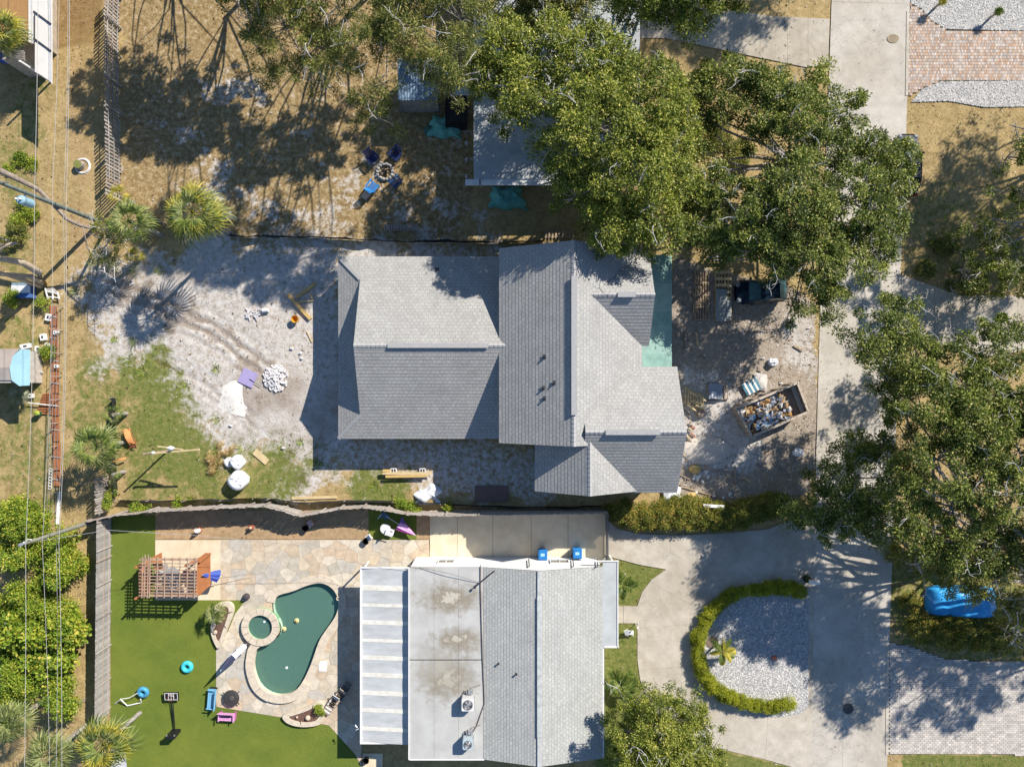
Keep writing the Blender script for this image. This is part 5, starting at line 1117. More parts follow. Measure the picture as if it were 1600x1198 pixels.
# smaller trees and shrubs
tree('bare_limbed_tree', 'sprawling half-bare tree beside the utility pole with transformer', 'tree', (172, 395), [(165,355,24,3.6),(150,398,20,3.2),(178,410,18,3.0),(185,375,18,3.2),(145,415,9,3)], 'pine', .5, 90, .13, .30, 22, trad=.13, rc=.42, twigs=5, aspect=.3)
def shrub(name, label, cat, blobs, kind, sp=.4, per=110, ls=.1, seed=1, rc=.35, gap=.2, dome=.7, aspect=.5, group=None, zmin=.15):
    rr = random.Random(seed); t = thing(name, label, cat, (*g2(blobs[0][0], blobs[0][1]), 0), group=group); C = []; Rd = []; Bs = []
    for px, py, rp, h in blobs:
        x, y = g2(px, py, h); R_ = rp/20
        for _ in range(int(PI*R_*R_/(sp*sp)*1.5)+2):
            a = rr.uniform(0, 2*PI); q = math.sqrt(rr.random()); cx_ = x+R_*q*math.cos(a); cy_ = y+R_*q*math.sin(a); g = float(vnoise(np.array([cx_]), np.array([cy_]), 1.3, seed, 3)[0])
            if g < gap: continue
            for z in ([h*(1-.5*q*q)*rr.uniform(.8, 1)]+([h*.45] if rr.random() < .4 else [])): C.append((cx_, cy_, max(zmin, z-rc*.5))); Rd.append(rc*rr.uniform(.7, 1.2)); Bs.append(.47+.5*(g-.5)+rr.uniform(-.22, .22))
    V, F, col = leafcloud(np.array(C), np.array(Rd), per, ls, seed, base=np.array(Bs), flat=.7, aspect=aspect); obj('foliage', np_mesh('foliage', V, F, col), M_leaf[kind], t)
    mb = MB(); x, y = g2(blobs[0][0], blobs[0][1])
    for i in rr.sample(range(len(C)), min(len(C), 14)): limb(mb, (C[i][0]+rr.uniform(-.15, .15), C[i][1]+rr.uniform(-.15, .15), 0), C[i], .03, .012, i, .1, 3, 4)
    obj('stems', mb, M_bark, t, kind='stuff'); return t
hb = [(975+k*19.0, 804+6*math.sin(k*.9)+(0 if k < 12 else -5), 19, 1.7) for k in range(14)]+[(1000+k*20, 817, 12, 1.5) for k in range(9)]
shrub('mixed_hedge', 'thick mixed hedge with yellow and orange leaves beside the driveway', 'hedge', hb, 'shrub', .33, 120, .11, 31, .34, .15, dome=.3)
def ringhedge(label, P, seed):
    B_ = []; hr_ = random.Random(seed)
    for a, b in zip(P[:-1], P[1:]):
        L = math.hypot(b[0]-a[0], b[1]-a[1]); n = max(1, int(L/8))
        for k in range(n): B_.append((a[0]+(b[0]-a[0])*k/n+hr_.uniform(-1.5, 1.5), a[1]+(b[1]-a[1])*k/n+hr_.uniform(-1.5, 1.5), hr_.uniform(8.2, 11.5), hr_.uniform(.85, 1.2)))
    return shrub('clipped_hedge', label, 'hedge', B_, 'hedge', .2, 90, .065, seed, .22, .05)
ringhedge('low clipped yellow-green hedge curving round the gravel island', [(1254,927),(1240,922),(1215,921),(1180,924),(1150,932),(1122,950),(1104,973),(1095,1000),(1094,1030),(1101,1058),(1118,1078),(1142,1094),(1175,1106),(1210,1109),(1245,1104)], 33)
jb = []
jr = random.Random(9)
for k in range(78):
    y = jr.uniform(800, 1140); xm = 60+60*min(1, (y-790)/90) if y < 900 else (118 if y < 960 else 104)
    jb.append((jr.uniform(-10, xm-22), y, jr.uniform(12, 26), jr.uniform(1.2, 3.8)))
TI = 0
for lo_, hi_, lb in ((800, 880, 'bright yellow-green thicket at the top of the jungle strip'), (880, 970, 'dense green thicket in the middle of the jungle strip left of the fence'), (970, 1060, 'round-leaved green thicket in the lower jungle strip'), (1060, 1145, 'shaggy thicket above the palms in the bottom left corner')):
    TI += 1; shrub('thicket', lb, 'shrub', [b for b in jb if lo_ <= b[1] < hi_], 'jungle', .44, 60, .24 if TI == 3 else .16, 40+TI, .46, .33, aspect=.8 if TI == 3 else .5, group='jungle thickets left of the fence')
for lb, bl, kd in (('leafy bright shrub beside the rusty fence and crates', [(66,548,10,.9),(72,553,7,.8)], 'jungle'), ('small bright shrub below the blue storage box', [(60,474,9,.9)], 'jungle'), ('sunlit shrub at the left edge below the storage box', [(8,462,12,1.4),(15,470,9,1.1)], 'jungle'), ('low green shrub left of the transformer pole', [(38,330,13,.8),(30,318,10,.8),(20,340,12,.9)], 'jungle'), ('trailing green weeds in the upper left alley', [(28,248,10,.3),(45,256,10,.3),(10,262,8,.4)], 'jungle'), ('dusty green shrub at the left edge below the white cables', [(15,360,15,1.2),(5,375,12,1.0)], 'pine'),
                   ('olive shrubs in a row south of the blue covered car', [(1450,988,22,1.6),(1480,995,22,1.8),(1512,992,26,2.0),(1545,1000,24,1.8),(1580,1000,26,1.8),(1500,1005,16,1.2)], 'shrub'), ('green shrub growing through the boundary fence by the pink umbrella', [(632,790,10,1.2),(645,795,8,1.0),(622,787,8,.9)], 'jungle'), ('small green shrub at the boundary fence by the white sack', [(697,793,7,.9)], 'jungle'), ('creeping weeds on the fence above the artificial lawn', [(205,797,8,1.5),(218,796,6,1.4),(272,787,7,.8)], 'jungle'), ('climbing weeds on the fence corner by the palm', [(162,790,8,1.3),(165,775,7,1.3)], 'jungle'),
                   ('low dark shrubs under the right edge oak', [(1480,380,18,.6),(1530,440,20,.6),(1450,420,14,.4)], 'pine'), ('green weeds at the east end of the boundary fence', [(958,798,10,1.0)], 'shrub'), ('olive undergrowth beside the street under the big dark oak', [(1405,870,16,.8),(1450,880,20,.8),(1430,945,16,.8),(1490,900,18,.8)], 'shrub'), ('low plants under the oak by the parked silver car', [(1120,200,30,.6),(1160,240,25,.6)], 'pine')):
    shrub('shrub', lb, 'shrub', bl, kd, .33, 75, .11, len(lb)+bl[0][0] % 50, .28, .1)
# grass clumps in the sand
k_ = 0
for px, py, r_c in ((209,534,7),(200,562,9),(222,580,7),(338,577,6),(117,455,6),(250,425,7),(180,530,5),(290,600,8),(300,780,6),(340,655,8),(380,700,9),(470,690,6),(585,760,7)):
    k_ += 1
    mb = MB(); rq = random.Random(px); x0_, y0_ = g2(px, py)
    for _ in range(70):
        a = rq.uniform(0, 2*PI); q = rq.random()*r_c/20; l = rq.uniform(.1, .3); x = x0_+q*math.cos(a); y = y0_+q*math.sin(a); w = .02; c = (rq.random(),)*3
        mb.add([(x-w*math.sin(a), y+w*math.cos(a), -.05), (x+w*math.sin(a), y-w*math.cos(a), -.05), (x+l*math.cos(a), y+l*math.sin(a), l*.7)], [(0, 1, 2)], c)
    tag(obj('weed_tuft', mb, M_leaf['jungle'], color=True), ['weed tuft on the sand west of the tyre tracks', 'weed tuft at the north tip of the grass patch', 'weed tuft where the sand meets the grass patch top', 'weed tuft just left of the white sand pile', 'weed tuft at the sand edge by the broken window frame', 'weed tuft in the palm shadow on the sand', 'weed tuft at the west sand margin', 'weed tuft in the middle of the grass and sand border', 'weed tuft by the silt fence in the grass', 'weed tuft north of the dried palm heap', 'weed tuft right of the white sack and near the short board', 'weed tuft beside the shadow corner of the grey house', 'weed tuft west of the plank bench'][k_-1], 'weed', 'weed tufts scattered over the sandy yard')

# palms ------------------------------------------------------------------
M_fan = {}
for nm, st in (('fan_green', [(0, (.05, .09, .02)), (.5, (.14, .20, .04)), (1, (.30, .33, .08))]), ('fan_yellow', [(0, (.22, .20, .03)), (.5, (.42, .38, .05)), (1, (.62, .50, .08))]), ('fan_silver', [(0, (.18, .2, .14)), (.5, (.34, .36, .26)), (1, (.5, .5, .38))]), ('fan_blue', [(0, (.07, .10, .03)), (.5, (.22, .26, .09)), (1, (.42, .42, .18))])): M_fan[nm] = leafmat(nm, st, .3)
def fan_frond(pet, R_, seed, n=16, droop=.28):
    r = random.Random(seed); mb = MB(); mb.tube([(0, 0, 0), (pet*.5, 0, pet*.16), (pet, 0, pet*.12)], [.025, .018, .014], 4, (.5,)*3)
    for k in range(n):
        a = -1.9+3.8*k/(n-1); L = R_*(1-.18*abs(a)/1.9)*r.uniform(.85, 1.08); w = .034*R_/.8; c = (r.random(),)*3
        ca, sa = math.cos(a), math.sin(a); p = Vector((pet, 0, pet*.12)); d = Vector((ca, sa, 0)); s_ = Vector((-sa, ca, 0)); z1 = .10*L*math.cos(a); z2 = -droop*L*r.uniform(.6, 1.3)
        mb.add([p, p+d*L*.5-s_*w+Vector((0, 0, z1)), p+d*L*.5+s_*w+Vector((0, 0, z1+.02)), p+d*L*.8-s_*w*.5+Vector((0, 0, z1*.6+z2*.4)), p+d*L*.8+s_*w*.5+Vector((0, 0, z1*.6+z2*.4+.01)), p+d*L+Vector((0, 0, z2))], [(0, 1, 2), (1, 3, 4, 2), (3, 5, 4)], c)
    return mb.mesh('frond', False, True)
def pinnate(L, seed, n=16, w=.42, droop=.3):
    r = random.Random(seed); mb = MB(); pts = [Vector((L*t/6, 0, L*(.35*t/6-(.35+droop)*(t/6)**2))) for t in range(7)]; mb.tube(pts, [.02]*3+[.012]*4, 4, (.8,)*3)
    for k in range(n):
        t = .12+.86*k/(n-1); i = min(5, int(t*6)); p = pts[i].lerp(pts[i+1], t*6-i); ll = w*math.sin(PI*min(1, .2+t*.85))**.6*r.uniform(.85, 1.1)
        for sg in (-1, 1):
            c = (r.random(),)*3; d = Vector((.55, sg, -.25)).normalized(); q = Vector((.055, 0, 0))
            mb.add([p-q, p+q, p+d*ll*.6+q*.8, p+d*ll], [(0, 1, 2, 3)] if sg > 0 else [(3, 2, 1, 0)], c)
    return mb.mesh('frond', False, True)
def palm(name, label, px, py, h, n, mesh, m, seed, tr=.14, group=None, pitch=(-.35, .9), sc=(.85, 1.1), foot=None):
    r = random.Random(seed); x, y = g2(px, py, h+.3); f = g2(*foot) if foot else (x, y); t = thing(name, label, 'palm', (f[0], f[1], 0), group=group)
    mb = MB(); mb.tube([(0, 0, 0), ((x-f[0])*.5, (y-f[1])*.5, h*.5), (x-f[0], y-f[1], h)], [tr*1.2, tr, tr*.9], 9); obj('trunk', mb, M_bark, t, local=True)
    for k in range(n):
        o = obj('frond', mesh[k % len(mesh)], None, t, local=True); o.location = (x-f[0]+r.uniform(-.05, .05), y-f[1]+r.uniform(-.05, .05), h+r.uniform(-.1, .15))
        tq = k/n; o.rotation_euler = (r.uniform(-.35, .35), -(pitch[1]*tq+pitch[0]*(1-tq))+r.uniform(-.12, .12), k*2.399+r.uniform(-.2, .2)); s_ = r.uniform(*sc)*(1-.3*tq); o.scale = (s_, s_, s_)
    return t
def setm(me, m): me.materials.append(m); return me
FG = [setm(fan_frond(.75, .85, 1), M_fan['fan_green']), setm(fan_frond(.9, .8, 2), M_fan['fan_green']), setm(fan_frond(.7, .9, 3), M_fan['fan_blue'])]
FB = [setm(fan_frond(.9, 1.0, 4), M_fan['fan_blue']), setm(fan_frond(.8, 1.05, 5), M_fan['fan_green']), setm(fan_frond(.9, 1.0, 8), M_fan['fan_yellow'])]
FY = [setm(fan_frond(.6, .7, 6), M_fan['fan_yellow'])]; FS = [setm(fan_frond(.45, .55, 7, 18, .1), M_fan['fan_silver'])]
PN = [setm(pinnate(1.3, 1), M_fan['fan_green']), setm(pinnate(1.1, 2), M_fan['fan_green'])]; PY = [setm(pinnate(1.1, 3, 14, .35), M_fan['fan_yellow']), setm(pinnate(1.1, 4, 14, .35), M_fan['fan_green'])]
palm('fan_palm', 'fan palm right of the transformer pole, its fronds touching the picket fence', 200, 345, 4.4, 22, FG, None, 1, sc=(1.15, 1.45))
palm('fan_palm', 'full fan palm with long drooping fronds at the north-west site corner', 300, 332, 6.4, 32, FB, None, 2, sc=(1.2, 1.6), pitch=(-.4, .7))
palm('yellowing_palm', 'small yellow palm peeking out from the foot of the picket fence', 182, 305, 2.0, 9, FY, None, 3, sc=(.8, 1.0))
palm('yellowing_palm', 'small yellowish palm below the fan palm on the sand edge', 205, 398, 1.2, 8, FY, None, 4, sc=(.6, .8))
palm('fan_palm', 'fan palm beside the black silt fence and orange chair', 148, 698, 3.4, 30, FG, None, 5, sc=(1.15, 1.5), pitch=(-.35, .7))
palm('young_palm', 'little fan palm at the top end of the black plastic silt fence', 173, 648, 1.8, 8, FG, None, 6, sc=(.5, .7))
palm('young_palm', 'little fan palm under the silt fence near the fence corner', 172, 742, 1.6, 7, FG, None, 7, sc=(.5, .7))
palm('fan_palm', 'large yellow-fringed fan palm in the bottom left corner by the fence end', 160, 1165, 4.6, 30, FB, None, 8, sc=(1.15, 1.45))
palm('fan_palm', 'silvery green fan palm at the bottom edge among the thicket', 75, 1180, 4.4, 28, [FB[0], FG[2]], None, 9, sc=(1.1, 1.35))
palm('fan_palm', 'pale fan palm in the extreme bottom left corner', 15, 1130, 4.2, 22, [FG[2], FB[0]], None, 10, sc=(1.0, 1.25))
palm('fan_palm', 'yellow-green fan palm in front of the orange roofed house', 2, 50, 4.0, 24, FB, None, 11, sc=(1.0, 1.25))
palm('silver_palm', 'silvery dwarf palm south of the pale blue tarp', 26, 618, .9, 20, FS, None, 12, sc=(.9, 1.2), pitch=(-.2, 1.0))
palm('young_palm', 'feather palm on the lawn between bungalow wall and round driveway', 972, 1072, .9, 13, PN, None, 13, tr=.09, pitch=(-.1, .6), sc=(1.15, 1.45))
palm('young_palm', 'slender feather palm by the bungalow canopy north of the front walk', 974, 915, .9, 9, PN, None, 14, tr=.07, pitch=(-.1, .6), sc=(.95, 1.2))
palm('young_palm', 'yellow feather palm standing in the gravel island', 1131, 1018, 1.4, 11, PY, None, 15, tr=.08, pitch=(-.1, .6), sc=(1.0, 1.25), foot=(1115, 1008))
palm('planter_palm', 'small palm in the kidney shaped planter beside the spa', 333, 962, 1.3, 18, [PN[0], FG[2]], None, 16, tr=.09, sc=(.6, .85))
for i, (px, py, lb) in enumerate(((1563, 16, 'spiky yucca in the gravel bed at the top right edge'), (1475, 0, 'spiky yucca cut by the top edge beside the brick driveway'))):
    palm('yucca', lb, px, py, .9, 26, [setm(fan_frond(.05, .5, 20+i, 9, .0), M_fan['fan_yellow'] if i else M_fan['fan_green'])], None, 17+i, tr=.08, pitch=(.1, 1.2), sc=(.8, 1.1))
# grey leaning trunks at the left edge
t = thing('leaning_tree', 'pale grey multi-trunked tree leaning in from the left edge', 'tree', (*g2(68, 445), 0)); mb = MB()
for pts, r0, r1 in (([(68,445,0),(60,425,1.5),(35,410,3.5),(5,405,5),(-40,400,6.5)], .30, .18), ([(66,442,0.2),(50,433,1.6),(20,430,3),(-20,425,4.5)], .26, .16), ([(64,448,.2),(30,436,2.5),(5,428,4),(-30,410,6)], .16, .1), ([(-10,400,5.2),(5,385,5.3),(18,381,5.4),(27,380,5.4)], .14, .09), ([(-10,390,5.5),(6,382,5.8),(14,376,6.3),(-5,370,7)], .1, .05)):
    P_ = [Vector((*g2(x, y, z), z)) for x, y, z in pts]; n = len(P_); mb.tube(P_, [r0+(r1-r0)*i/(n-1) for i in range(n)], 9)
obj('trunk', mb, mat('pale_bark', (.55, .46, .36), (.40, .33, .26), scale=3, bump=.4), t, smooth=True)
V, F, col = leafcloud(np.array([(*g2(x, y, z), z) for x, y, z in ((-30,420,6),(-40,380,7),(-25,440,5),(-20,360,7),(-60,400,8),(-50,350,8),(-45,450,7))]), np.full(7, .9), 160, .17, 5); obj('crown', np_mesh('crown', V, F, col), M_leaf['pine'], t)
t = thing('broken_branch', 'grey dead branch slanting across the wires from the left edge to the fence', 'branch', (*g2(150, 352), 0)); mb = MB()
P_ = [g3(x, y, z) for x, y, z in ((-20,258,6.5),(20,276,6.2),(60,296,5.8),(82,318,5.0),(104,342,4.4),(125,352,3.9),(148,358,3.4))]; mb.tube(P_, [.24, .20, .16, .15, .15, .14, .1], 8); mb.tube([g3(128,350,3.9), g3(133,370,3.6), g3(137,388,3.2), g3(143,402,2.9)], [.06, .06, .05, .03], 6); mb.tube([g3(148,358,3.4), Vector((*g2(160, 366), 0))], [.1, .13], 7); obj('limb', mb, mat('dead_bark', (.33, .27, .22), (.2, .16, .13), scale=4, bump=.4), t, smooth=True)
# ================================================================ THINGS
M_pine = mat('fresh_lumber', (.62, .44, .18), (.50, .34, .13), scale=2, stretch=(8, 8, 1)); M_pale = mat('pale_lumber', (.66, .52, .30), (.55, .42, .23), scale=2)
M_oldw = mat('old_lumber', (.38, .30, .24), (.25, .19, .15), scale=4); M_blk = plain('black_plastic', (.018, .018, .02), .45); M_gr = plain('grey_steel', (.3, .31, .32), .4, .4)
M_stone = mat('rubble_stone', (.74, .72, .72), (.60, .58, .60), scale=4, bump=.3); M_red = plain('terracotta', (.42, .13, .07), .8)
def beam(name, label, a, b, w, h, m, z=.05, z2=None, cat='lumber', group=None):
    mb = MB(); mb.bar((*g2(*a), z), (*g2(*b), z2 if z2 is not None else z), w, h); return tag(obj(name, mb, m), label, cat, group)
# --- sandy back yard
beam('lumber_beam', 'thick yellow beam pointing at the orange bucket', (450, 460), (486, 499), .24, .18, M_pine, .1)
beam('lumber_beam', 'yellow beam slanting up toward the weeds north of the orange bucket', (464, 465), (494, 443), .22, .16, M_pine, .12)
beam('lumber_offcut', 'thin yellow offcut below the two crossed beams', (467, 472), (491, 469), .16, .05, M_pale, .05); beam('lumber_offcut', 'short upright-looking yellow stick beside the crossed beams', (487, 459), (488, 467), .1, .1, M_pine, .15)
beam('plank', 'thin pale plank below the orange bucket', (480, 518), (488, 535), .1, .04, M_pale, .03)
t = thing('bucket', 'round orange bucket standing on the sand', 'bucket', (*g2(463, 499), 0)); x, y = g2(463, 499)
mb = MB(); mb.lathe((x, y, 0), [(.19, 0), (.27, .36), (.30, .37), (.30, .42), (.25, .42), (.18, .06), (.01, .05)], 20); obj('body', mb, plain('orange_plastic', (.75, .36, .03)), t); mb = MB(); mb.torus((x+.02, y, .40), .30, .012, 20, 5, Euler((.25, .1, 0)).to_matrix()); obj('handle', mb, M_gr, t)
mb = MB(); mb.box((*g2(388, 590), .06), (1.22, 1.22, .05), -.45, rx=.03); tag(obj('board', mb, plain('lilac_board', (.42, .36, .62), .6)), 'lilac square board lying on the sand beside the white rubble', 'board')
mb = MB(); mb.bar((*g2(391, 592), .12), (*g2(408, 604), .08), .03, .03); tag(obj('rod', mb, M_blk), 'thin dark rod lying across the lilac board', 'rod')
t = thing('rubble_heap', 'heap of broken white stone pieces on the sand right of the lilac board', 'rubble heap', (*g2(431, 591), 0)); rr = random.Random(3)
for k in range(190):
    a = rr.uniform(0, 2*PI); q = math.sqrt(rr.random()); x, y = g2(431+19*q*math.cos(a), 591+20*q*math.sin(a)); mb = MB(); mb.box((x, y, .04+.32*(1-q)*rr.random()), (rr.uniform(.12, .3), rr.uniform(.08, .2), rr.uniform(.05, .14)), rr.uniform(0, 3), rr.uniform(-.5, .5), rr.uniform(-.5, .5)); obj('stone', mb, M_stone, t)
t = thing('foam_heap', 'flattened heap of white strips and rope beside a white bucket', 'scrap heap', (*g2(395, 490), 0))
for k in range(26): x, y = g2(394+rr.uniform(-9, 8), 491+rr.uniform(-7, 7)); mb = MB(); mb.bar((x, y, .05+.01*k*.3), (x+rr.uniform(-.4, .4), y+rr.uniform(-.35, .35), .06+.01*k*.3), .07, .03); obj('strip', mb, M_stone, t)
for k in range(3): mb = MB(); mb.torus((*g2(405, 487), .06+.04*k), .3-.06*k, .025, 16, 5); obj('rope_loop', mb, M_stone, t)
t = thing('bucket', 'white bucket lying on its side on the sand', 'bucket', (*g2(416, 485), 0)); mb = MB(); x, y = g2(416, 485); mb.tube([(x-.2, y-.02, .17), (x+.25, y, .17)], [.17, .15], 14); obj('body', mb, M_white, t); mb = MB(); mb.tube([(x-.22, y-.02, .17), (x-.2, y-.02, .17)], .18, 14); obj('rim', mb, M_white, t)
for k, (px, py) in enumerate(((456, 545), (470, 552), (472, 560), (361, 665), (443, 700))):
    mb = MB(); mb.blob((*g2(px, py), .05), (.14, .1, .09), 7, 4, .3, seed=k); tag(obj('rock', mb, M_stone), ['white scrap on the sand left of the shaded house corner', 'pale rock just right of the white scrap', 'white lump below the pale rock near the brown weeds', 'white rock north of the dried palm heap', 'small white rock in the weeds below the house shadow'][k], 'rock', 'loose white rocks on the sand')
mb = MB(); mb.sheet(lambda u, v: Vector((*g2(352+44*u-14*v, 590+50*v+12*u), .03+.05*math.sin(u*5)*math.sin(v*4)-.1*(abs(u-.5)+abs(v-.5)))), 14, 14); tag(obj('sand_pile', mb, mat('white_sand', (.78, .76, .72), (.68, .65, .6), scale=3, bump=.4), smooth=True), 'low smooth pile of bright white sand below the lilac board', 'sand pile')
# white sacks
def sack(name, label, P, h, m, seed, cat='sack', top=None):
    rr = random.Random(seed); t = thing(name, label, cat, (*g2(*P), 0)); x, y = g2(P[0], P[1], h*.7); r_ = top or .75; vs = []; n = 18; mb = MB()
    for j, (q, z) in enumerate(((1, 0), (1.05, h*.5), (.95, h*.92), (.6, h), (.25, h*.93), (.05, h*.95))):
        for k in range(n):
            a = 2*PI*k/n; e = .86+.14*abs(math.cos(2*a)); e *= 1+rr.uniform(-.06, .06); mb.v.append((x+r_*q*e*math.cos(a), y+r_*q*e*math.sin(a), z+rr.uniform(-.03, .03))); mb.c.append((1, 1, 1))
    for j in range(5):
        for k in range(n): mb.f.append((j*n+k, j*n+(k+1) % n, (j+1)*n+(k+1) % n, (j+1)*n+k))
    obj('bag', mb, m, t, smooth=True)
    for k in range(4):
        a = PI/4+PI/2*k; mb = MB(); mb.tube([(x+r_*.8*math.cos(a), y+r_*.8*math.sin(a), h*.9), (x+r_*.6*math.cos(a+.2), y+r_*.6*math.sin(a+.2), h*1.05), (x+r_*.35*math.cos(a), y+r_*.35*math.sin(a), h*1.0)], .025, 5); obj('strap', mb, m, t)
    return t
M_sack = mat('white_woven', (.82, .83, .85), (.70, .72, .76), scale=3, bump=.3)
sack('bulk_sack', 'large full white bulk sack standing on the grass, southern of two', (371, 751), .85, M_sack, 1)
sack('bulk_sack', 'slumped white bulk sack touching the dried palm heap', (370, 722), .5, M_sack, 2, top=.55); sack('bulk_sack', 'small flat white sack between the palm heap and the slumped sack', (357, 722), .25, M_sack, 5, top=.4)
mb = MB(); rr = random.Random(5); mb.sheet(lambda u, v: Vector((*g2(652+36*u-4*v+4*math.sin(9*v), 760+24*v+5*math.sin(7*u)), max(.02, .42*math.sin(PI*u)*math.sin(PI*v)+.07*math.sin(13*u+5*v)*math.sin(11*v)))), 22, 16); tag(obj('plastic_sheet', mb, M_sack, smooth=True), 'crumpled white sheet heap by the cinder block bench', 'plastic sheet')
mb = MB(); mb.sheet(lambda u, v: Vector((*g2(1036+26*u, 757+22*v+3*math.sin(8*u)), .25+.2*math.sin(PI*u)+.06*math.sin(13*u+9*v))), 16, 12); tag(obj('plastic_sheet', mb, M_sack, smooth=True), 'white and grey wrapping piled at the south-east house corner', 'plastic sheet')
# dried palm heap
t = thing('dried_frond_heap', 'heap of dry tan palm fronds beside the white sacks', 'frond heap', (*g2(343, 718), 0)); M_dryf = leafmat('dry_frond', [(0, (.30, .18, .06)), (.5, (.52, .36, .15)), (1, (.68, .52, .27))], .15)
DF = [setm(fan_frond(.3, .42, 31, 10, .1), M_dryf), setm(fan_frond(.3, .5, 32, 10, .15), M_dryf)]
for k in range(34): o = obj('dry_frond', DF[k % 2], None, t, local=True); a = rr.uniform(0, 6.28); q = rr.random()**.5; o.location = (1.05*q*math.cos(a), .85*q*math.sin(a)+.5*q*math.cos(a), .1+.35*(1-q)*rr.random()+.05); o.rotation_euler = (rr.uniform(-.5, .5), rr.uniform(-.3, .3), rr.uniform(0, 6.28))
beam('plank', 'short pale board lying on the grass below the rubble', (398, 705), (418, 722), .5, .04, M_pale, .05); beam('plank', 'long pale plank lying by the silt fence', (456, 778), (527, 776), .22, .05, M_pale, .06)
# bench of planks on blocks
t = thing('plank_bench', 'yellow planks resting on two hollow concrete blocks', 'bench', (*g2(636, 740), 0))
for px in (616, 661):
    x, y = g2(px, 735); mb = MB()
    for dx in (-.2, 0, .2): mb.box((x+dx, y, .2), (.05, .42, .38))
    for dy in (-.19, .19): mb.box((x, y+dy, .2), (.45, .05, .381))
    obj('block', mb, M_stone, t)
for k, (a, b) in enumerate((((599,738),(676,738)), ((604,743),(668,742)), ((600,734),(612,734)))): mb = MB(); mb.bar((*g2(*a), .42+.03*k), (*g2(*b), .42), .2, .05); obj('plank', mb, M_pine if k else M_pale, t)
mb = MB(); mb.box((*g2(768, 771), .08), (2.6, 1.25, .06)); tag(obj('plywood_sheet', mb, plain('brown_ply', (.22, .15, .12), .8)), 'brown plywood sheet lying in the shade south of the big house', 'plywood'); beam('lath', 'thin white lath on the shaded ground south of the house', (800, 752), (806, 732), .05, .03, M_stone, .04)
# scattered rubbish by bench
for k in range(14): pass
# leaning T shaped post
t = thing('leaning_post', 'wooden post with cross arms and white rag casting a long shadow on the grass', 'post', (*g2(262, 704), 0)); P0 = Vector((*g2(262, 704), 0)); mb = MB(); tp = P0+Vector((-.1, .1, 3.3)); mb.tube([P0, tp], .07, 6); obj('upright', mb, M_oldw, t)
q = g3(268, 703, 3.3); mb = MB(); mb.bar(g3(238, 708, 2.9, 2.9), g3(312, 702, 3.2, 3.2), .12, .08); obj('arm', mb, M_pale, t); mb = MB(); mb.bar(g3(246, 697, 2.9), g3(286, 702, 3.1), .1, .07); obj('arm', mb, M_pale, t); mb = MB(); mb.blob(g3(267, 700, 3.2), (.3, .16, .12), 9, 5, .25); mb.blob(g3(239, 707, 3.0), (.14, .12, .1), 7, 4, .2); obj('rag', mb, M_sack, t)
# orange deck chair
t = thing('deck_chair', 'faded orange deck chair thrown on its side by the black silt fence', 'chair', (*g2(205, 684), 0)); M_orf = plain('orange_canvas', (.72, .32, .12), .8)
mb = MB(); mb.sheet(lambda u, v: Vector((*g2(197+9*u+10*v, 670-1*u+24*v), .35+.25*math.sin(v*3)-.1*u)), 6, 10); obj('seat', mb, M_orf, t); mb = MB(); mb.sheet(lambda u, v: Vector((*g2(206+11*u-2*v, 690+3*u+8*v), .5-.4*v)), 5, 5); obj('backrest', mb, plain('orange_canvas2', (.70, .30, .14), .8), t)
for a, b in (((194,670),(214,698)),((204,668),(218,692)),((204,702),(217,690))): mb = MB(); mb.tube([(*g2(*a), .35), (*g2(*b), .35)], .025, 5); obj('frame_bar', mb, M_red, t)
mb = MB(); mb.sheet(lambda u, v: Vector((*g2(180+21*u, 718-5*u+3*v), .35+.15*math.sin(PI*u))), 8, 3); tag(obj('tan_tube', mb, M_orf), 'curved tan strip caught in the palm beside the silt fence', 'strip')
# --- pergola set
PG = thing('pergola', 'weathered wooden lattice pergola with two swing seats', 'pergola', (*g2(272, 900), 0)); M_pg = mat('pergola_wood', (.46, .33, .25), (.34, .24, .18), scale=4); M_pgo = mat('pergola_orange', (.48, .20, .08), (.40, .155, .06), scale=2)
H_ = 2.35; xa, xb, ya, yb = 222, 306, 872, 932
for px, py in ((224, 880), (224, 928), (300, 878), (303, 925)): mb = MB(); mb.box((*g2(px, py, 1.2), H_/2), (.13, .13, H_)); obj('post', mb, M_pgo, PG)
for k in range(12): y = 874+k*5.1; mb = MB(); mb.bar(g3(217, y, H_+.06), g3(308, y+1.6, H_+.06), .05, .10); obj('rafter', mb, M_pg, PG)
for k in range(8): x = 223+k*11.7; mb = MB(); mb.bar(g3(x, 870, H_+.14), g3(x-1.5, 934, H_+.14), .055, .06); obj('lath', mb, M_pg, PG)
for k in (0, 1): x = 227+k*5; mb = MB(); mb.bar(g3(x, 866, H_+.12), g3(x-2, 934, H_+.12), .06, .05); obj('lath', mb, M_pg, PG)
for y in (873, 929): mb = MB(); mb.bar(g3(220, y, H_-.05), g3(309, y, H_-.05), .08, .16); obj('beam', mb, M_pg, PG)
mb = MB(); mb.prism([g2(x, y, 1.9) for x, y in ((308,873),(320,864),(328,864),(328,905),(328,915),(312,930),(305,932),(307,900))], 1.80, 1.87); obj('side_roof', mb, M_pgo, PG)
mb = MB(); mb.bar(g3(312, 878, 2.0), g3(329, 864, 2.0), .14, .12); mb.bar(g3(306, 930, 1.9), g3(327, 914, 1.9), .16, .1); obj('brace', mb, M_pgo, PG)
mb = MB(); mb.prism([g2(x, y, 1.7) for x, y in ((234,872),(252,863),(254,890),(243,892))], 1.62, 1.70); obj('side_roof', mb, M_pgo, PG)
CH = thing('garden_bench', 'pale cushioned bench along the south side under the pergola', 'bench', (*g2(282, 925), 0)); M_cush = mat('cream_cushion', (.66, .54, .42), (.55, .42, .32), scale=3)
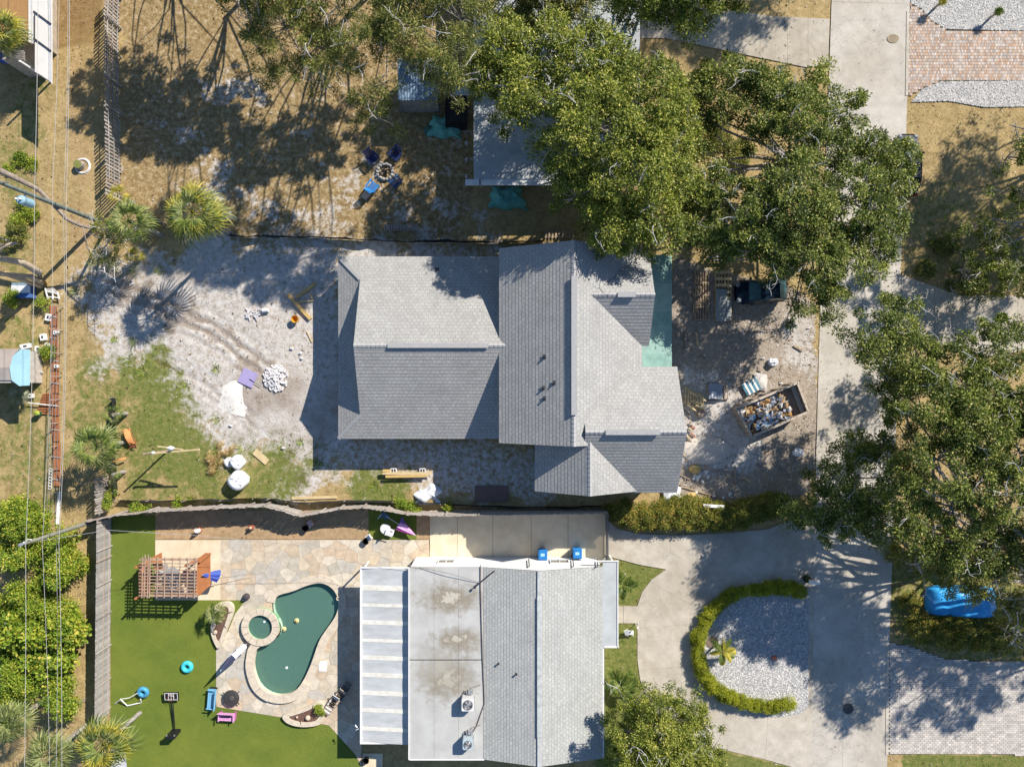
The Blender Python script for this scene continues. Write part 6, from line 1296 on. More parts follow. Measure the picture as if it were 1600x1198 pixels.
for k in range(5): mb = MB(); mb.box((*g2(255+k*10.5, 921), .42), (.48, .5, .16)); obj('cushion', mb, M_cush, CH)
mb = MB(); mb.box((*g2(276, 921), .2), (2.7, .55, .3)); obj('seat', mb, M_pg, CH); mb = MB(); mb.box((*g2(276, 927.5), .6), (2.7, .08, .5)); obj('backrest', mb, M_pg, CH)
t = thing('round_table', 'round grey glass table under the pergola lattice', 'table', (*g2(277, 893), 0)); mb = MB(); mb.lathe((*g2(277, 893), .70), [(.01, 0), (.55, 0), (.55, .04), (.01, .045)], 24); obj('tabletop', mb, plain('grey_glass', (.3, .34, .37), .2), t)
for k in range(4): a = .8+PI/2*k; x, y = g2(277, 893); mb = MB(); mb.tube([(x+.42*math.cos(a), y+.42*math.sin(a), 0), (x+.3*math.cos(a), y+.3*math.sin(a), .7)], .025, 6); obj('leg', mb, M_blk, t)
def patio_chair(px, py, rz, lb, m, grp):
    t = thing('patio_chair', lb, 'chair', (*g2(px, py), 0), rz, grp)
    def L(n_, c, d, **k): mb = MB(); mb.box(c, d, **k); obj(n_, mb, m, t, local=True)
    L('seat', (0, 0, .42), (.5, .5, .05)); L('backrest', (0, -.26, .7), (.48, .05, .5), rx=.15)
    for sx in (-1, 1):
        L('armrest', (sx*.26, 0, .62), (.05, .48, .04))
        for sy in (-1, 1): L('leg', (sx*.22, sy*.2, .2), (.04, .04, .42))
    return t
for px, py, rz, lb in ((262, 885, -1.2, 'grey mesh chair on the left of the glass table under the pergola'), (295, 893, 1.5, 'dark maroon chair to the right of the glass table under the pergola'), (277, 908, 0, 'grey chair south of the glass table under the pergola')): patio_chair(px, py, rz, lb, plain('chair_grey' if px != 295 else 'chair_maroon', (.33, .35, .37) if px != 295 else (.14, .07, .09)), 'chairs under the pergola')
mb = MB(); mb.box((*g2(232, 900), .45), (.5, 2.2, .6)); mb.box((*g2(229, 900), .8), (.1, 2.2, .5)); tag(obj('swing_seat', mb, M_pgo), 'orange-brown wooden seat on the left side under the pergola', 'seat')
def closed_umbrella(name, label, base, tip, zb, zt, m1, m2, r_, fl=0, basecol=M_blk):
    t = thing(name, label, 'umbrella', (*g2(*base), 0)); A = g3(base[0], base[1], zb); Bq = g3(tip[0], tip[1], zt); d = (Bq-A); sd = d.cross(Vector((0, 0, 1))).normalized(); up = sd.cross(d.normalized()); mb = MB(); mb.tube([A, Bq], .025, 8); obj('pole', mb, M_white, t)
    n = 8
    for k in range(n):
        a0 = 2*PI*k/n; a1 = 2*PI*(k+1)/n; am = (a0+a1)/2; mb = MB(); O = A.lerp(Bq, .42 if not fl else fl)
        def pt(a, q, rr_): return O.lerp(Bq, q)+(sd*math.cos(a)+up*math.sin(a)*.55)*rr_
        rows = [(0, r_), (.35, r_*.75), (.7, r_*.4), (1, .03)]; vs = []
        for q, w in rows: vs += [pt(a0, q, w*.72), pt(am, q, w), pt(a1, q, w*.72)]
        mb.add(vs, [(i*3+j, i*3+j+1, i*3+j+4, i*3+j+3) for i in range(3) for j in range(2)]); obj('canopy_fold', mb, m1 if k % 4 else m2, t)
    return t
closed_umbrella('garden_umbrella', 'closed blue umbrella lying across the pergola corner', (346, 900), (316, 898), 1.1, 2.1, plain('blue_canvas', (.06, .10, .42), .7), plain('blue_canvas2', (.09, .15, .5), .7), .52, .15)
mb = MB(); mb.tube([(*g2(343, 899), .9), (*g2(400, 893), .5)], .015, 5); tag(obj('pole', mb, M_gr), 'thin pole pointing east from the blue umbrella', 'pole')
U2 = closed_umbrella('garden_umbrella', 'half white half navy closed umbrella leaning beside the spa', (387, 1004), (344, 1048), .35, 2.3, plain('navy_canvas', (.03, .035, .08), .7), plain('navy_canvas2', (.05, .055, .12), .7), .33, .35)
A = g3(384, 1007, .4); Bq = g3(364, 1027, 1.4); mb = MB(); mb.tube([A, A.lerp(Bq, .1), Bq], [.04, .24, .27], 8); obj('white_cover', mb, M_sack, U2); x, y = g2(388, 1004); mb = MB(); mb.lathe((x, y, 0), [(.26, 0), (.27, .3), (.24, .42), (.03, .46), (.03, .7)], 18); obj('base', mb, plain('charcoal', (.06, .055, .06)), U2)
t = thing('umbrella_base', 'round charcoal umbrella base on the flagstones north of the spa', 'umbrella base', (*g2(386, 931), 0)); x, y = g2(386, 931); mb = MB(); mb.lathe((x, y, 0.05), [(.26, 0), (.27, .12), (.20, .3), (.05, .36), (.04, .5), (.01, .5)], 18); obj('weight', mb, plain('charcoal2', (.07, .06, .07)), t); mb = MB(); mb.tube([(x-.2, y-.25, .08), (x-.3, y-.32, .08)], .04, 6); obj('knob', mb, M_stone, t)
U3 = closed_umbrella('garden_umbrella', 'closed pink umbrella lying on the small turf square', (603, 806), (649, 836), .5, .55, plain('pink_canvas', (.78, .42, .75), .7), plain('magenta_canvas', (.45, .06, .36), .7), .46, .44); mb = MB(); a = g3(628, 812, .8); mb.add([a+Vector((-.25, -.35, -.2)), a+Vector((0, .25, 0)), a+Vector((.3, -.4, -.2))], [(0, 1, 2)]); obj('valance', mb, plain('purple_canvas', (.14, .08, .32), .7), U3)
x, y = g2(602, 805); mb = MB(); mb.box((x, y, .12), (.62, .42, .2), -.5); obj('base', mb, plain('slate_blue', (.10, .18, .26)), U3); mb = MB(); mb.box((x-.38, y-.02, .3), (.07, .45, .1), -.7); obj('handle', mb, M_white, U3)
t = thing('cafe_table', 'round white bistro table on the small turf square', 'table', (*g2(604, 828), 0)); x, y = g2(602, 826, .72); mb = MB(); mb.lathe((x, y, .70), [(.01, 0), (.38, 0), (.40, .02), (.38, .04), (.05, .045), (.04, .03), (.01, .03)], 28); obj('tabletop', mb, M_white, t); mb = MB(); mb.tube([(x, y, 0), (x, y, .7)], .035, 8); obj('stem', mb, M_white, t)
for k in range(3): a = .6+2.09*k; mb = MB(); mb.tube([(x, y, .15), (x+.28*math.cos(a), y+.28*math.sin(a), .03)], .02, 5); obj('foot', mb, M_white, t)
patio_chair(612, 829, -1.9, 'white bistro chair tucked against the white round table', M_white, None)
# small statues and pots
def statue(px, py, lb, cols, h=.7, kind='statue', cat='garden statue'):
    t = thing(kind, lb, cat, (*g2(px, py), 0)); x, y = g2(px, py); mb = MB(); mb.lathe((x, y, 0), [(.2, 0), (.22, .1), (.17, .14), (.01, .14)], 12); obj('plinth', mb, cols[0], t)
    mb = MB(); mb.lathe((x, y, .13), [(.16, 0), (.18, h*.3), (.13, h*.55), (.07, h*.62), (.01, h*.63)], 12); obj('figure', mb, cols[1], t); mb = MB(); mb.blob((x, y+.02, .13+h*.75), (.1, .1, .12), 10, 6, .03); obj('head', mb, cols[2], t); mb = MB()
    for s_ in (-1, 1): mb.tube([(x+s_*.13, y, .13+h*.5), (x+s_*.24, y+.1, .13+h*.35), (x+s_*.12, y+.2, .13+h*.4)], .04, 6)
    obj('arms', mb, cols[1], t)
statue(312, 828, 'white and red garden figure on the bare soil strip', (M_red, M_white, M_white)); statue(395, 823, 'terracotta garden figure on the bare soil strip', (M_oldw, M_red, M_cush), .5)
def pot(px, py, lb, cat='pot', fig=None):
    t = thing('plant_pot', lb, cat, (*g2(px, py), 0)); x, y = g2(px, py); mb = MB(); mb.lathe((x, y, 0), [(.18, 0), (.25, .36), (.26, .40), (.23, .40), (.21, .33), (.01, .33)], 18); obj('pot', mb, M_blk, t)
    mb = MB(); mb.lathe((x, y, .30), [(.01, .03), (.2, .03)], 14); obj('soil', mb, plain('potting_soil', (.03, .022, .018), .9), t)
    return t
pot(479, 824, 'black pot beside the pink toy chair on the soil strip'); pot(573, 844, 'black pot at the corner of the small turf square')
for px, py, lb, m in ((487, 816, 'pale pink toy chair on the soil strip below the boundary fence', plain('pale_pink', (.72, .52, .50))), (578, 838, 'small white and yellow stool by the black pot at the turf square', M_white)):
    t = patio_chair(px, py, 2.2, lb, m, None); t.scale = (.8, .8, .8)
mb = MB(); rr = random.Random(8)
# --- planters
def planter(label, P, inner, z):
    t = thing('stone_planter', label, 'planter', (*g2(*P[0]), 0)); O = smooth_loop(gl(P), 2); I = smooth_loop(gl(inner), 2)
    n = len(O); st = 4
    for i in range(0, n, st):
        idx = [(i+k) % n for k in range(st+1)]; j0 = int(i/n*len(I)); ii = [(j0+int(k*len(I)/n)) % len(I) for k in range(st+1)]
        m_ = MB(); m_.prism([O[k] for k in idx]+[I[k] for k in reversed(ii)], 0, z+rr.uniform(-.01, .01)); obj('edge_stone', m_, M_cope, t)
    obj('soil', cells(I, [], [(sum(p[0] for p in I)/len(I), sum(p[1] for p in I)/len(I))], 0, 0, z-.08)[0], mat('mulch', (.20, .12, .09), (.11, .06, .045), scale=12, bump=.8), t); return t
planter('kidney shaped stone planter with reddish mulch and a palm', [(340,941),(352,938),(363,939),(368,948),(365,962),(359,975),(354,990),(350,1004),(343,1012),(338,1004),(333,992),(331,980),(334,966),(336,952)], [(346,946),(354,944),(360,948),(359,958),(355,970),(350,983),(346,997),(342,1000),(338,990),(338,976),(341,962),(343,952)], .3)
planter('crescent stone planter at the south end of the pool patio', [(441,1115),(455,1110),(470,1106),(485,1099),(500,1092),(507,1096),(508,1110),(507,1122),(500,1130),(480,1133),(462,1131),(448,1126)], [(452,1117),(465,1113),(480,1108),(494,1101),(500,1104),(501,1114),(496,1123),(482,1126),(465,1124),(456,1121)], .3)
shrub('shrub', 'lime green clump at the right end of the crescent planter', 'shrub', [(498, 1112, 7, .8)], 'jungle', .25, 110, .08, 51, .2, .0)
for px, py, lb, r_ in ((339, 985, 'round cream stone in the kidney planter', .17), (347, 968, 'small cream stone in the kidney planter', .1), (483, 1118, 'round cream boulder in the crescent planter', .2), (466, 1117, 'small white stone in the crescent planter', .09)): mb = MB(); mb.blob((*g2(px, py), .32), (r_, r_, r_*.8), 10, 6, .08); tag(obj('boulder', mb, M_cush), lb, 'stone')
t = thing('fire_pit', 'round charcoal fire pit on the flagstones by the pink bench', 'fire pit', (*g2(365, 1087), 0)); x, y = g2(364, 1087); mb = MB(); mb.lathe((x, y, .05), [(.45, 0), (.62, .25), (.64, .30), (.56, .31), (.5, .34), (.01, .40)], 28); obj('bowl', mb, plain('dark_iron', (.06, .055, .055), .5), t); mb = MB(); mb.lathe((x+.05, y, .42), [(.2, 0), (.16, .07), (.01, .08)], 16); obj('lid_knob', mb, plain('dark_iron2', (.09, .085, .08)), t)
for a in (.7, 2.6, 3.7, 5.6): mb = MB(); mb.bar((x+.55*math.cos(a), y+.55*math.sin(a), .3), (x+.8*math.cos(a), y+.8*math.sin(a), .3), .06, .05); obj('handle', mb, M_blk, t)
# kids benches
def bench(name, label, px, py, rz, L, m, m2, txt=None):
    t = thing(name, label, 'bench', (*g2(px, py), 0), rz)
    for k in range(4): mb = MB(); mb.box((0, -.22+.15*k, .42), (L, .12, .04)); obj('seat_slat', mb, m, t, local=True)
    for k in range(3): mb = MB(); mb.box((0, .36+.03*k, .52+.15*k), (L, .04, .13), rx=-.15); obj('back_slat', mb, m, t, local=True)
    for sx in (-1, 1):
        mb = MB(); mb.box((sx*(L/2-.05), 0, .21), (.06, .6, .42)); obj('leg_frame', mb, m2, t, local=True); mb = MB(); mb.box((sx*(L/2-.03), 0, .62), (.07, .55, .05)); obj('armrest', mb, m, t, local=True)
    return t
bench('garden_bench', 'light blue slatted bench at the patio edge facing west', 334, 1087, PI*1.5-.08, 1.5, plain('sky_blue_paint', (.22, .52, .78)), M_blk)
bench('garden_bench', 'pink plastic bench straddling the turf and patio edge', 358, 1116, -.05, 1.2, plain('pink_plastic', (.80, .38, .66)), plain('magenta_plastic', (.55, .15, .4)))
mb = MB(); mb.box((*g2(358, 1115), .47), (.9, .07, .02)); tag(obj('strap', mb, M_blk), 'black strap lying across the seat of the pink bench', 'strap')
# swimming rings
for px, py, lb, m, sc_ in ((294, 1040, 'bright turquoise swim ring in the middle of the lawn', plain('turquoise', (.07, .62, .72), .35), 1), (227, 1078, 'blue swim ring hanging on the white pipe frame', plain('ring_blue', (.08, .34, .58), .35), .98)):
    x, y = g2(px, py); mb = MB(); mb.torus((x, y, .16+(.15 if px < 250 else 0)), .31*sc_, .17*sc_, 28, 12, Euler((.05 if px > 250 else .25, 0, 0)).to_matrix()); tag(obj('swim_ring', mb, m, smooth=True), lb, 'swim ring', 'swim rings on the lawn')
t = thing('pipe_frame', 'bent white pipe frame lying on the lawn by the blue swim ring', 'pipe frame', (*g2(205, 1092), 0)); mb = MB(); mb.tube([(*g2(x, y), z) for x, y, z in ((181,1098,.1),(194,1087,.5),(200,1101,.1),(222,1096,.1),(224,1088,.4))], .045, 8); obj('frame', mb, M_white, t); mb = MB(); mb.tube([(*g2(x, y), z) for x, y, z in ((195,1087,.5),(208,1085,.5),(220,1078,.5))], .03, 6); obj('rail', mb, M_white, t)
# basketball hoop lying over
t = thing('basketball_hoop', 'black portable basketball hoop tipped over on the lawn', 'basketball hoop', (*g2(275, 1140), 0)); x, y = g2(268, 1087, .4)
mb = MB(); mb.box((x, y, .42), (1.15, .70, .05), rx=.12); bb = obj('backboard', mb, M_blk, t)
mb = MB()
for dy in (-.27, .27): mb.box((x, y+dy, .47+dy*.12), (1.0, .03, .02), rx=.12)
for dx in (-.49, -.2, 0, .2, .49): mb.box((x+dx, y, .47), (.03, .55, .02), rx=.12)
mb.box((x, y+.02, .47), (.45, .03, .02), rx=.12); mb.box((x, y+.15, .49), (.45, .03, .02), rx=.12); obj('board_lines', mb, M_white, bb)
mb = MB(); mb.torus((x+.02, y-.05, .62), .22, .012, 20, 5); obj('rim', mb, M_red, t); P1_ = Vector((x+.03, y-.25, .3)); P2_ = Vector((*g2(276, 1142), .25)); mb = MB(); mb.tube([P1_, P2_], .045, 8); mb.tube([P1_+Vector((-.1, 0, .05)), P2_], .025, 6); obj('pole', mb, M_blk, t)
x, y = g2(276, 1141); mb = MB(); mb.box((x, y, .5), (.68, .22, 1.0), rz=.05, rx=.1); obj('base_tank', mb, M_blk, t)
for s_ in (-1, 1): mb = MB(); mb.tube([(x+s_*.3-.03, y+.1, .95), (x+s_*.3+.03, y+.1, .95)], .08, 10); obj('wheel', mb, M_gr, t)
# loungers
def lounger(label, px, py, rz, m1, m2, n=9):
    t = thing('sun_lounger', label, 'sun lounger', (*g2(px, py), 0), rz, 'loungers at the pool patio edge')
    for k in range(n): x = -.85+1.25*k/n; mb = MB(); mb.box((x, 0, .32), (.12, .55, .03)); obj('slat', mb, m1 if k % 2 else m2, t, local=True)
    for k in range(4): mb = MB(); mb.box((.48+.1*k, 0, .38+.09*k), (.12, .55, .03), ry=-.75); obj('back_slat', mb, m1 if k % 2 else m2, t, local=True)
    for sy in (-1, 1):
        mb = MB(); mb.tube([(-.9, sy*.29, .3), (.45, sy*.29, .3), (.85, sy*.29, .68)], .02, 6); obj('rail', mb, M_gr, t, local=True)
        for x in (-.75, .35): mb = MB(); mb.tube([(x, sy*.29, 0), (x, sy*.29, .3)], .02, 6); obj('leg', mb, M_gr, t, local=True)
    return t
lounger('striped brown and white lounger nearest the crescent planter', 520, 1096, 1.0, M_white, M_oldw); lounger('striped lounger in the middle beside the house shadow', 530, 1086, .95, M_cush, M_oldw)
lounger('dark grey lounger half in the shadow of the patio cover', 540, 1074, 1.0, plain('charcoal_mesh', (.12, .12, .13)), plain('charcoal_mesh2', (.16, .16, .17)))
mb = MB(); mb.box((*g2(505, 1040), .065), (.62, .78, .02), -.06); tag(obj('skimmer_cover', mb, M_white), 'square white cover plate set in the flagstones east of the pool', 'cover plate')
for px, py, lb in ((558, 1135, 'small white camera on the west edge of the patio cover'),): t = thing('security_camera', lb, 'camera', (*g2(px, py, 2.3), 2.2)); mb = MB(); mb.tube([g3(558, 1136, 2.3), g3(555, 1132, 2.3)], .05, 8); obj('body', mb, M_white, t); mb = MB(); mb.tube([g3(560, 1138, 2.3), g3(556, 1140, 2.25)], .03, 6); obj('bracket', mb, M_white, t)
x, y = g2(573, 1184); structure('back_step', cells(gl([(567,1176),(598,1176),(598,1240),(567,1240)]), [], [(x, y)], 0, 0, .08)[0], M_cream); pot(573, 1184, 'small pot with white rim on the back step')
# white curved bench / slide bottom left
mb = MB(); mb.sheet(lambda u, v: Vector((*g2(180+22*u-4*v+12*v*u*.4+v*4, 1164+46*v+4*u), .55-.12*math.sin(PI*u))), 8, 10); s_ = obj('slide_chute', mb, M_white); tag(s_, 'white curved slide chute poking out below the big fan palm', 'slide')
# --- wheelie bins
def bin_(px, py, label):
    t = thing('wheelie_bin', label, 'wheelie bin', (*g2(px, py), 0), PI, group='blue bins behind the bungalow'); m = plain('bin_blue', (.02, .19, .52), .45); x, y = 0, 0
    mb = MB(); vs = []
    for z, w, d in ((.1, .27, .30), (1.0, .34, .40)): vs += [(-w, -d, z), (w, -d, z), (w, d, z), (-w, d, z)]
    mb.add(vs, [(3, 2, 1, 0), (4, 5, 6, 7), (0, 1, 5, 4), (1, 2, 6, 5), (2, 3, 7, 6), (3, 0, 4, 7)]); obj('body', mb, m, t, local=True)
    mb = MB(); mb.add([(-.36, -.44, 1.02), (.36, -.44, 1.02), (.36, .36, 1.04), (-.36, .36, 1.04), (-.3, -.36, 1.10), (.3, -.36, 1.10), (.3, .3, 1.12), (-.3, .3, 1.12)], [(3, 2, 1, 0), (4, 5, 6, 7), (0, 1, 5, 4), (1, 2, 6, 5), (2, 3, 7, 6), (3, 0, 4, 7)]); ld = obj('lid', mb, m, t, local=True)
    mb = MB(); mb.box((0, -.05, 1.115), (.3, .22, .01)); obj('emblem', mb, plain('bin_print', (.35, .62, .85)), ld, local=True)
    mb = MB(); mb.tube([(-.3, .46, 1.0), (.3, .46, 1.0)], .025, 8); obj('handle', mb, M_blk, t, local=True)
    for s in (-1, 1): mb = MB(); mb.tube([(s*.30, .34, .12), (s*.36, .34, .12)], .12, 12); obj('wheel', mb, M_blk, t, local=True)
bin_(847, 862, 'blue wheelie bin, the western of two behind the bungalow'); bin_(900, 860, 'blue wheelie bin with pale emblem on its lid, the eastern of two')
for px, lb in ((826, 'thin black wall bracket left of the blue bins'), (895, 'thin black wall bracket beside the eastern blue bin'), (933, 'thin black wall bracket at the bungalow corner')): mb = MB(); mb.tube([g3(px, 873, 1.2), g3(px+1, 884, 3.2)], .04, 6); mb.tube([g3(px+1, 884, 3.2), g3(px-3, 887, 3.2)], .03, 6); tag(obj('wall_bracket', mb, M_blk), lb, 'bracket')
t = thing('white_chair', 'white L-shaped garden lounger on the lawn beside the front walk', 'lounger', (*g2(981, 985), 0)); mb = MB(); mb.box((*g2(984, 988, .4), .38), (.6, .32, .06)); obj('seat', mb, M_white, t); mb = MB(); mb.bar((*g2(979, 988), .42), (*g2(975, 978), .85), .34, .05); obj('backrest', mb, M_white, t)
for px in (980, 988): mb = MB(); mb.box((*g2(px, 988), .18), (.05, .28, .36)); obj('leg', mb, M_white, t)
mb = MB(); mb.tube([(*g2(993, 974), 0), (*g2(993, 974), .9)], .03, 6); mb.box((*g2(993, 974), .95), (.14, .1, .1)); tag(obj('marker_post', mb, M_white), 'small white post at the corner of the front walk', 'post')
# mailbox
t = thing('mailbox', 'white mailbox with black post at the island corner of the street', 'mailbox', (*g2(1262, 906), 0)); x, y = g2(1272, 909, 1.1); mb = MB(); mb.box((x, y, .55), (.12, .12, 1.1)); obj('post', mb, M_blk, t)
mb = MB(); n = 8; vs = [(x-.4+q*.8, y+.18*math.cos(PI*k/n), 1.1+.2*math.sin(PI*k/n)) for q in (0, 1) for k in range(n+1)]; mb.add(vs, [(k, k+1, n+2+k, n+1+k) for k in range(n)]+[tuple(range(n+1)), tuple(range(2*n+1, n, -1)), (0, n+1, 2*n+1, n)]); obj('box', mb, M_white, t); mb = MB(); mb.box((x-.1, y+.23, 1.25), (.04, .02, .25)); obj('flag', mb, M_red, t); x, y = g2(1259, 903); mb = MB(); mb.blob((x, y, .3), (.3, .3, .35), 9, 6, .25); tag(obj('dark_bush', mb, M_leaf['dark']), 'small dark bush beside the white mailbox', 'bush')
# manholes and drain
for px, py, lb, m in ((1395, 61, 'oval sandy-coloured manhole cover in the upper street', plain('sandy_iron', (.36, .29, .20), .8)), (1325, 1106, 'round dark manhole cover in the shade of the lower street', plain('iron', (.12, .11, .11), .7))):
    t = thing('manhole_cover', lb, 'manhole cover', (*g2(px, py), 0)); x, y = g2(px, py); mb = MB(); mb.lathe((x, y, .03), [(.42, 0), (.42, .022), (.36, .022), (.36, .014), (.01, .014)], 26, sx=1.1 if px > 1350 else 1, sy=.8 if px > 1350 else 1); obj('cover', mb, m, t); mb = MB(); 
    for k in range(-3, 4): mb.box((x, y+k*.08, .047), (.5-.05*abs(k), .03, .008))
    obj('ribs', mb, m, t)
mb = MB(); mb.box((*g2(1209, 1026), .1), (.36, .26, .2)); tag(obj('brick_lump', mb, M_red), 'small reddish block on the gravel of the island', 'block'); mb = MB(); mb.lathe((*g2(1113, 1003), .0), [(.5, .0), (.45, .09), (.01, .1)], 20); tag(obj('mulch_ring', mb, mat('mulch_brown', (.26, .19, .15))), 'round brown mulch ring beside the island palm', 'mulch ring')
# --- front yard
def pallet(name, label, pts, h, m, nb, ns, z=.05, cat='pallet', solid=False):
    """pts: 3 corners (origin, along, across) in pixels"""
    t = thing(name, label, cat, (*g2(*pts[0]), 0)); o = Vector((*g2(*pts[0]), 0)); u = Vector((*g2(*pts[1]), 0))-o; v = Vector((*g2(*pts[2]), 0))-o
    for k in range(ns): q = o+v*(k/(ns-1)); mb = MB(); mb.bar(q+Vector((0, 0, z+h/2)), q+u+Vector((0, 0, z+h/2)), .06, h); obj('stringer', mb, m, t)
    for k in range(nb): q = o+u*((k+.5)/nb); mb = MB(); w = u.length/nb*(.93 if solid else .45); mb.bar(q+Vector((0, 0, z+h+.015)), q+v+Vector((0, 0, z+h+.015)), w, .03); obj('board', mb, m, t)
    return t
M_scaf = mat('tan_frame', (.46, .36, .25), (.34, .26, .18), scale=4)
t = thing('wall_frame', 'tan timber wall frame with studs lying flat in the shaded front yard', 'timber frame', (*g2(1098, 464), 0))
for k in range(6): x = 1085.5+k*4.1; mb = MB(); mb.bar((*g2(x, 423), .14), (*g2(x, 500), .14), .06, .12); obj('stud', mb, M_scaf, t)
for y in (424, 442, 461, 480, 500): mb = MB(); mb.bar((*g2(1084, y), .15), (*g2(1108, y), .15), .06, .09); obj('nogging', mb, M_scaf, t)
pallet('deck_stack', 'stack of yellowish boards beside the timber frame in the front yard', ((1117, 421), (1117, 502), (1141, 421)), .2, M_pale, 8, 6)
t = thing('panel_stack', 'grey panels laid over the lower half of the board stack', 'panel stack', (*g2(1128, 476), 0))
for a, b, c, d in ((1117, 452, 1134, 502), (1119, 488, 1127, 503), (1134, 470, 1140, 500)): mb = MB(); mb.prism(gl([(a, b), (c, b+1), (c, d), (a-1, d)]), .30, .33+(a-1117)*.003); obj('panel', mb, plain('grey_panel', (.33, .36, .37), .7), t)
pallet('pallet', 'wooden pallet against the east wall of the grey house with loose boards', ((1069, 604), (1100, 618), (1068, 628)), .12, M_pale, 8, 3); pallet('pallet', 'brown pallet standing right of the loose-board pallet', ((1102, 600), (1136, 597), (1104, 626)), .12, M_oldw, 8, 3)
mb = MB(); mb.box((*g2(1116, 611), .28), (1.05, 1.2, .2)); tag(obj('wrapped_bundle', mb, plain('grey_wrap', (.30, .34, .40), .35)), 'grey plastic wrapped bundle on the brown pallet', 'bundle'); mb = MB(); mb.box((*g2(1113, 617), .4), (.35, .5, .06)); tag(obj('white_box', mb, M_white), 'small white carton on top of the grey bundle', 'carton')
for k in range(9): a = (1070+rr.uniform(0, 22), 608+rr.uniform(0, 26)); beam('offcut', ['topmost', 'second', 'third', 'fourth', 'fifth', 'sixth', 'seventh', 'eighth', 'ninth'][k]+' loose board scattered over the pallet by the east wall', a, (a[0]+rr.uniform(8, 18), a[1]+rr.uniform(3, 12)), .1, .05, M_pale, .22+.03*k, group='loose boards over the wall pallet')
t = thing('roof_sheets', 'stack of white and blue corrugated sheets beside the dumpster', 'sheet stack', (*g2(1175, 602), 0)); o_ = Vector((*g2(1158, 600), 0)); u = Vector((*g2(1180, 588), 0))-o_; v = Vector((*g2(1168, 618), 0))-o_
for k in range(7): q = o_+u*(k/7); mb = MB(); mb.bar(q+Vector((0, 0, .2+.02*(k % 2))), q+v+Vector((0, 0, .2)), .16, .05); obj('sheet', mb, M_white if k % 2 else plain('teal_sheet', (.10, .26, .36), .4), t)
mb = MB(); mb.bar((o_+v*.5+Vector((0, 0, .08))), (o_+u+v*.5+Vector((0, 0, .08))), .5, .14); obj('bearer', mb, M_oldw, t)
mb = MB(); mb.sheet(lambda a, b: Vector((*g2(1178+20*a, 582+26*b+3*a), .1+.12*math.sin(PI*a)*math.sin(PI*b)+.03*math.sin(11*a+9*b))), 10, 10); tag(obj('dust_sheet', mb, mat('dust_sheet', (.66, .63, .60), scale=3)), 'pale dust sheet between the corrugated sheets and the dumpster', 'sheet')
# dumpster
DP = [(1151, 638), (1246, 598), (1263, 643), (1175, 682)]; hD = 1.30
T_ = [Vector((*g2(x, y, hD), 0)) for x, y in DP]; t = thing('dumpster', 'open wooden-sided dumpster full of building rubbish', 'dumpster', (*g2(1208, 640), 0)); M_dump = mat('dump_wood', (.40, .33, .27), (.26, .21, .17), scale=3); M_rim = mat('dump_rim', (.58, .50, .42), (.44, .37, .30), scale=4)
for i in range(4):
    a = T_[i]; b = T_[(i+1) % 4]
    for k in range(4): mb = MB(); z = .2+k*.32; mb.bar(a+Vector((0, 0, z)), b+Vector((0, 0, z)), .06, .30); obj('side_board', mb, M_dump, t)
    mb = MB(); mb.bar(a+Vector((0, 0, hD)), b+Vector((0, 0, hD)), .16, .09); obj('rim', mb, M_rim, t)
    d = (b-a); n_ = Vector((d.y, -d.x, 0)).normalized()*.07
    for k in range(5): q = a+d*((k+.5)/5)-n_; mb = MB(); mb.box((q.x, q.y, hD/2), (.09, .09, hD), math.atan2(d.y, d.x)); obj('rib', mb, M_dump, t)
mb = MB(); mb.prism([(p.x*.97+T_[0].x*.015+T_[2].x*.015, p.y*.97+T_[0].y*.015+T_[2].y*.015) for p in T_], .50, .58); obj('floor', mb, mat('dump_floor', (.40, .33, .26), (.3, .24, .19), scale=2, bump=.4), t)
mb = MB(); mb.bar(T_[1].lerp(T_[2], .02)+(T_[0]-T_[1])*.06+Vector((0, 0, .95)), T_[2]+(T_[3]-T_[2])*.06+Vector((0, 0, .95)), .3, .05); obj('inner_ledge', mb, M_rim, t)
cl_ = [(.52, .30, .12), (.80, .80, .82), (.45, .50, .62), (.62, .45, .26), (.74, .70, .66), (.25, .45, .70), (.36, .24, .14)]; cm = [plain('scrap_%s' % n_, c) for n_, c in zip(('brown', 'white', 'grey', 'tan', 'cream', 'blue', 'dark'), cl_)]
rq = random.Random(44)
for k in range(150):
    u = rq.random()**1.1*.70+.03; v = rq.uniform(.06, .92); p = T_[0].lerp(T_[1], u)+(T_[3]-T_[0])*v; z = .58+.6*(1-abs(v-.5))*(1-u*.9)+rq.uniform(-.1, .15); kd = rq.random(); mb = MB()
    if kd < .5: mb.box((p.x, p.y, z), (rq.uniform(.15, .45), rq.uniform(.12, .35), rq.uniform(.03, .2)), rq.uniform(0, 3), rq.uniform(-.6, .6), rq.uniform(-.6, .6)); nm, lb, ct = 'cardboard_piece', 'torn box piece among the rubbish heaped in the dumpster', 'rubbish'
    elif kd < .75: mb.blob((p.x, p.y, z), (rq.uniform(.1, .28), rq.uniform(.1, .25), .14), 8, 5, .25, seed=k); nm, lb, ct = 'rubbish_bag', 'stuffed bag among the rubbish heaped in the dumpster', 'rubbish bag'
    else: a = rq.uniform(0, 3); mb.bar((p.x-.3*math.cos(a), p.y-.3*math.sin(a), z), (p.x+.3*math.cos(a), p.y+.3*math.sin(a), z+.15), .08, .04); nm, lb, ct = 'wood_scrap', 'wooden offcut among the rubbish heaped in the dumpster', 'wood scrap'
    cn_ = ['brown', 'white', 'grey', 'tan', 'cream', 'blue', 'dark brown'][k % 7]; tag(obj(nm, mb, cm[k % 7]), cn_+' '+lb, ct, cn_+' '+ct+' in the dumpster')
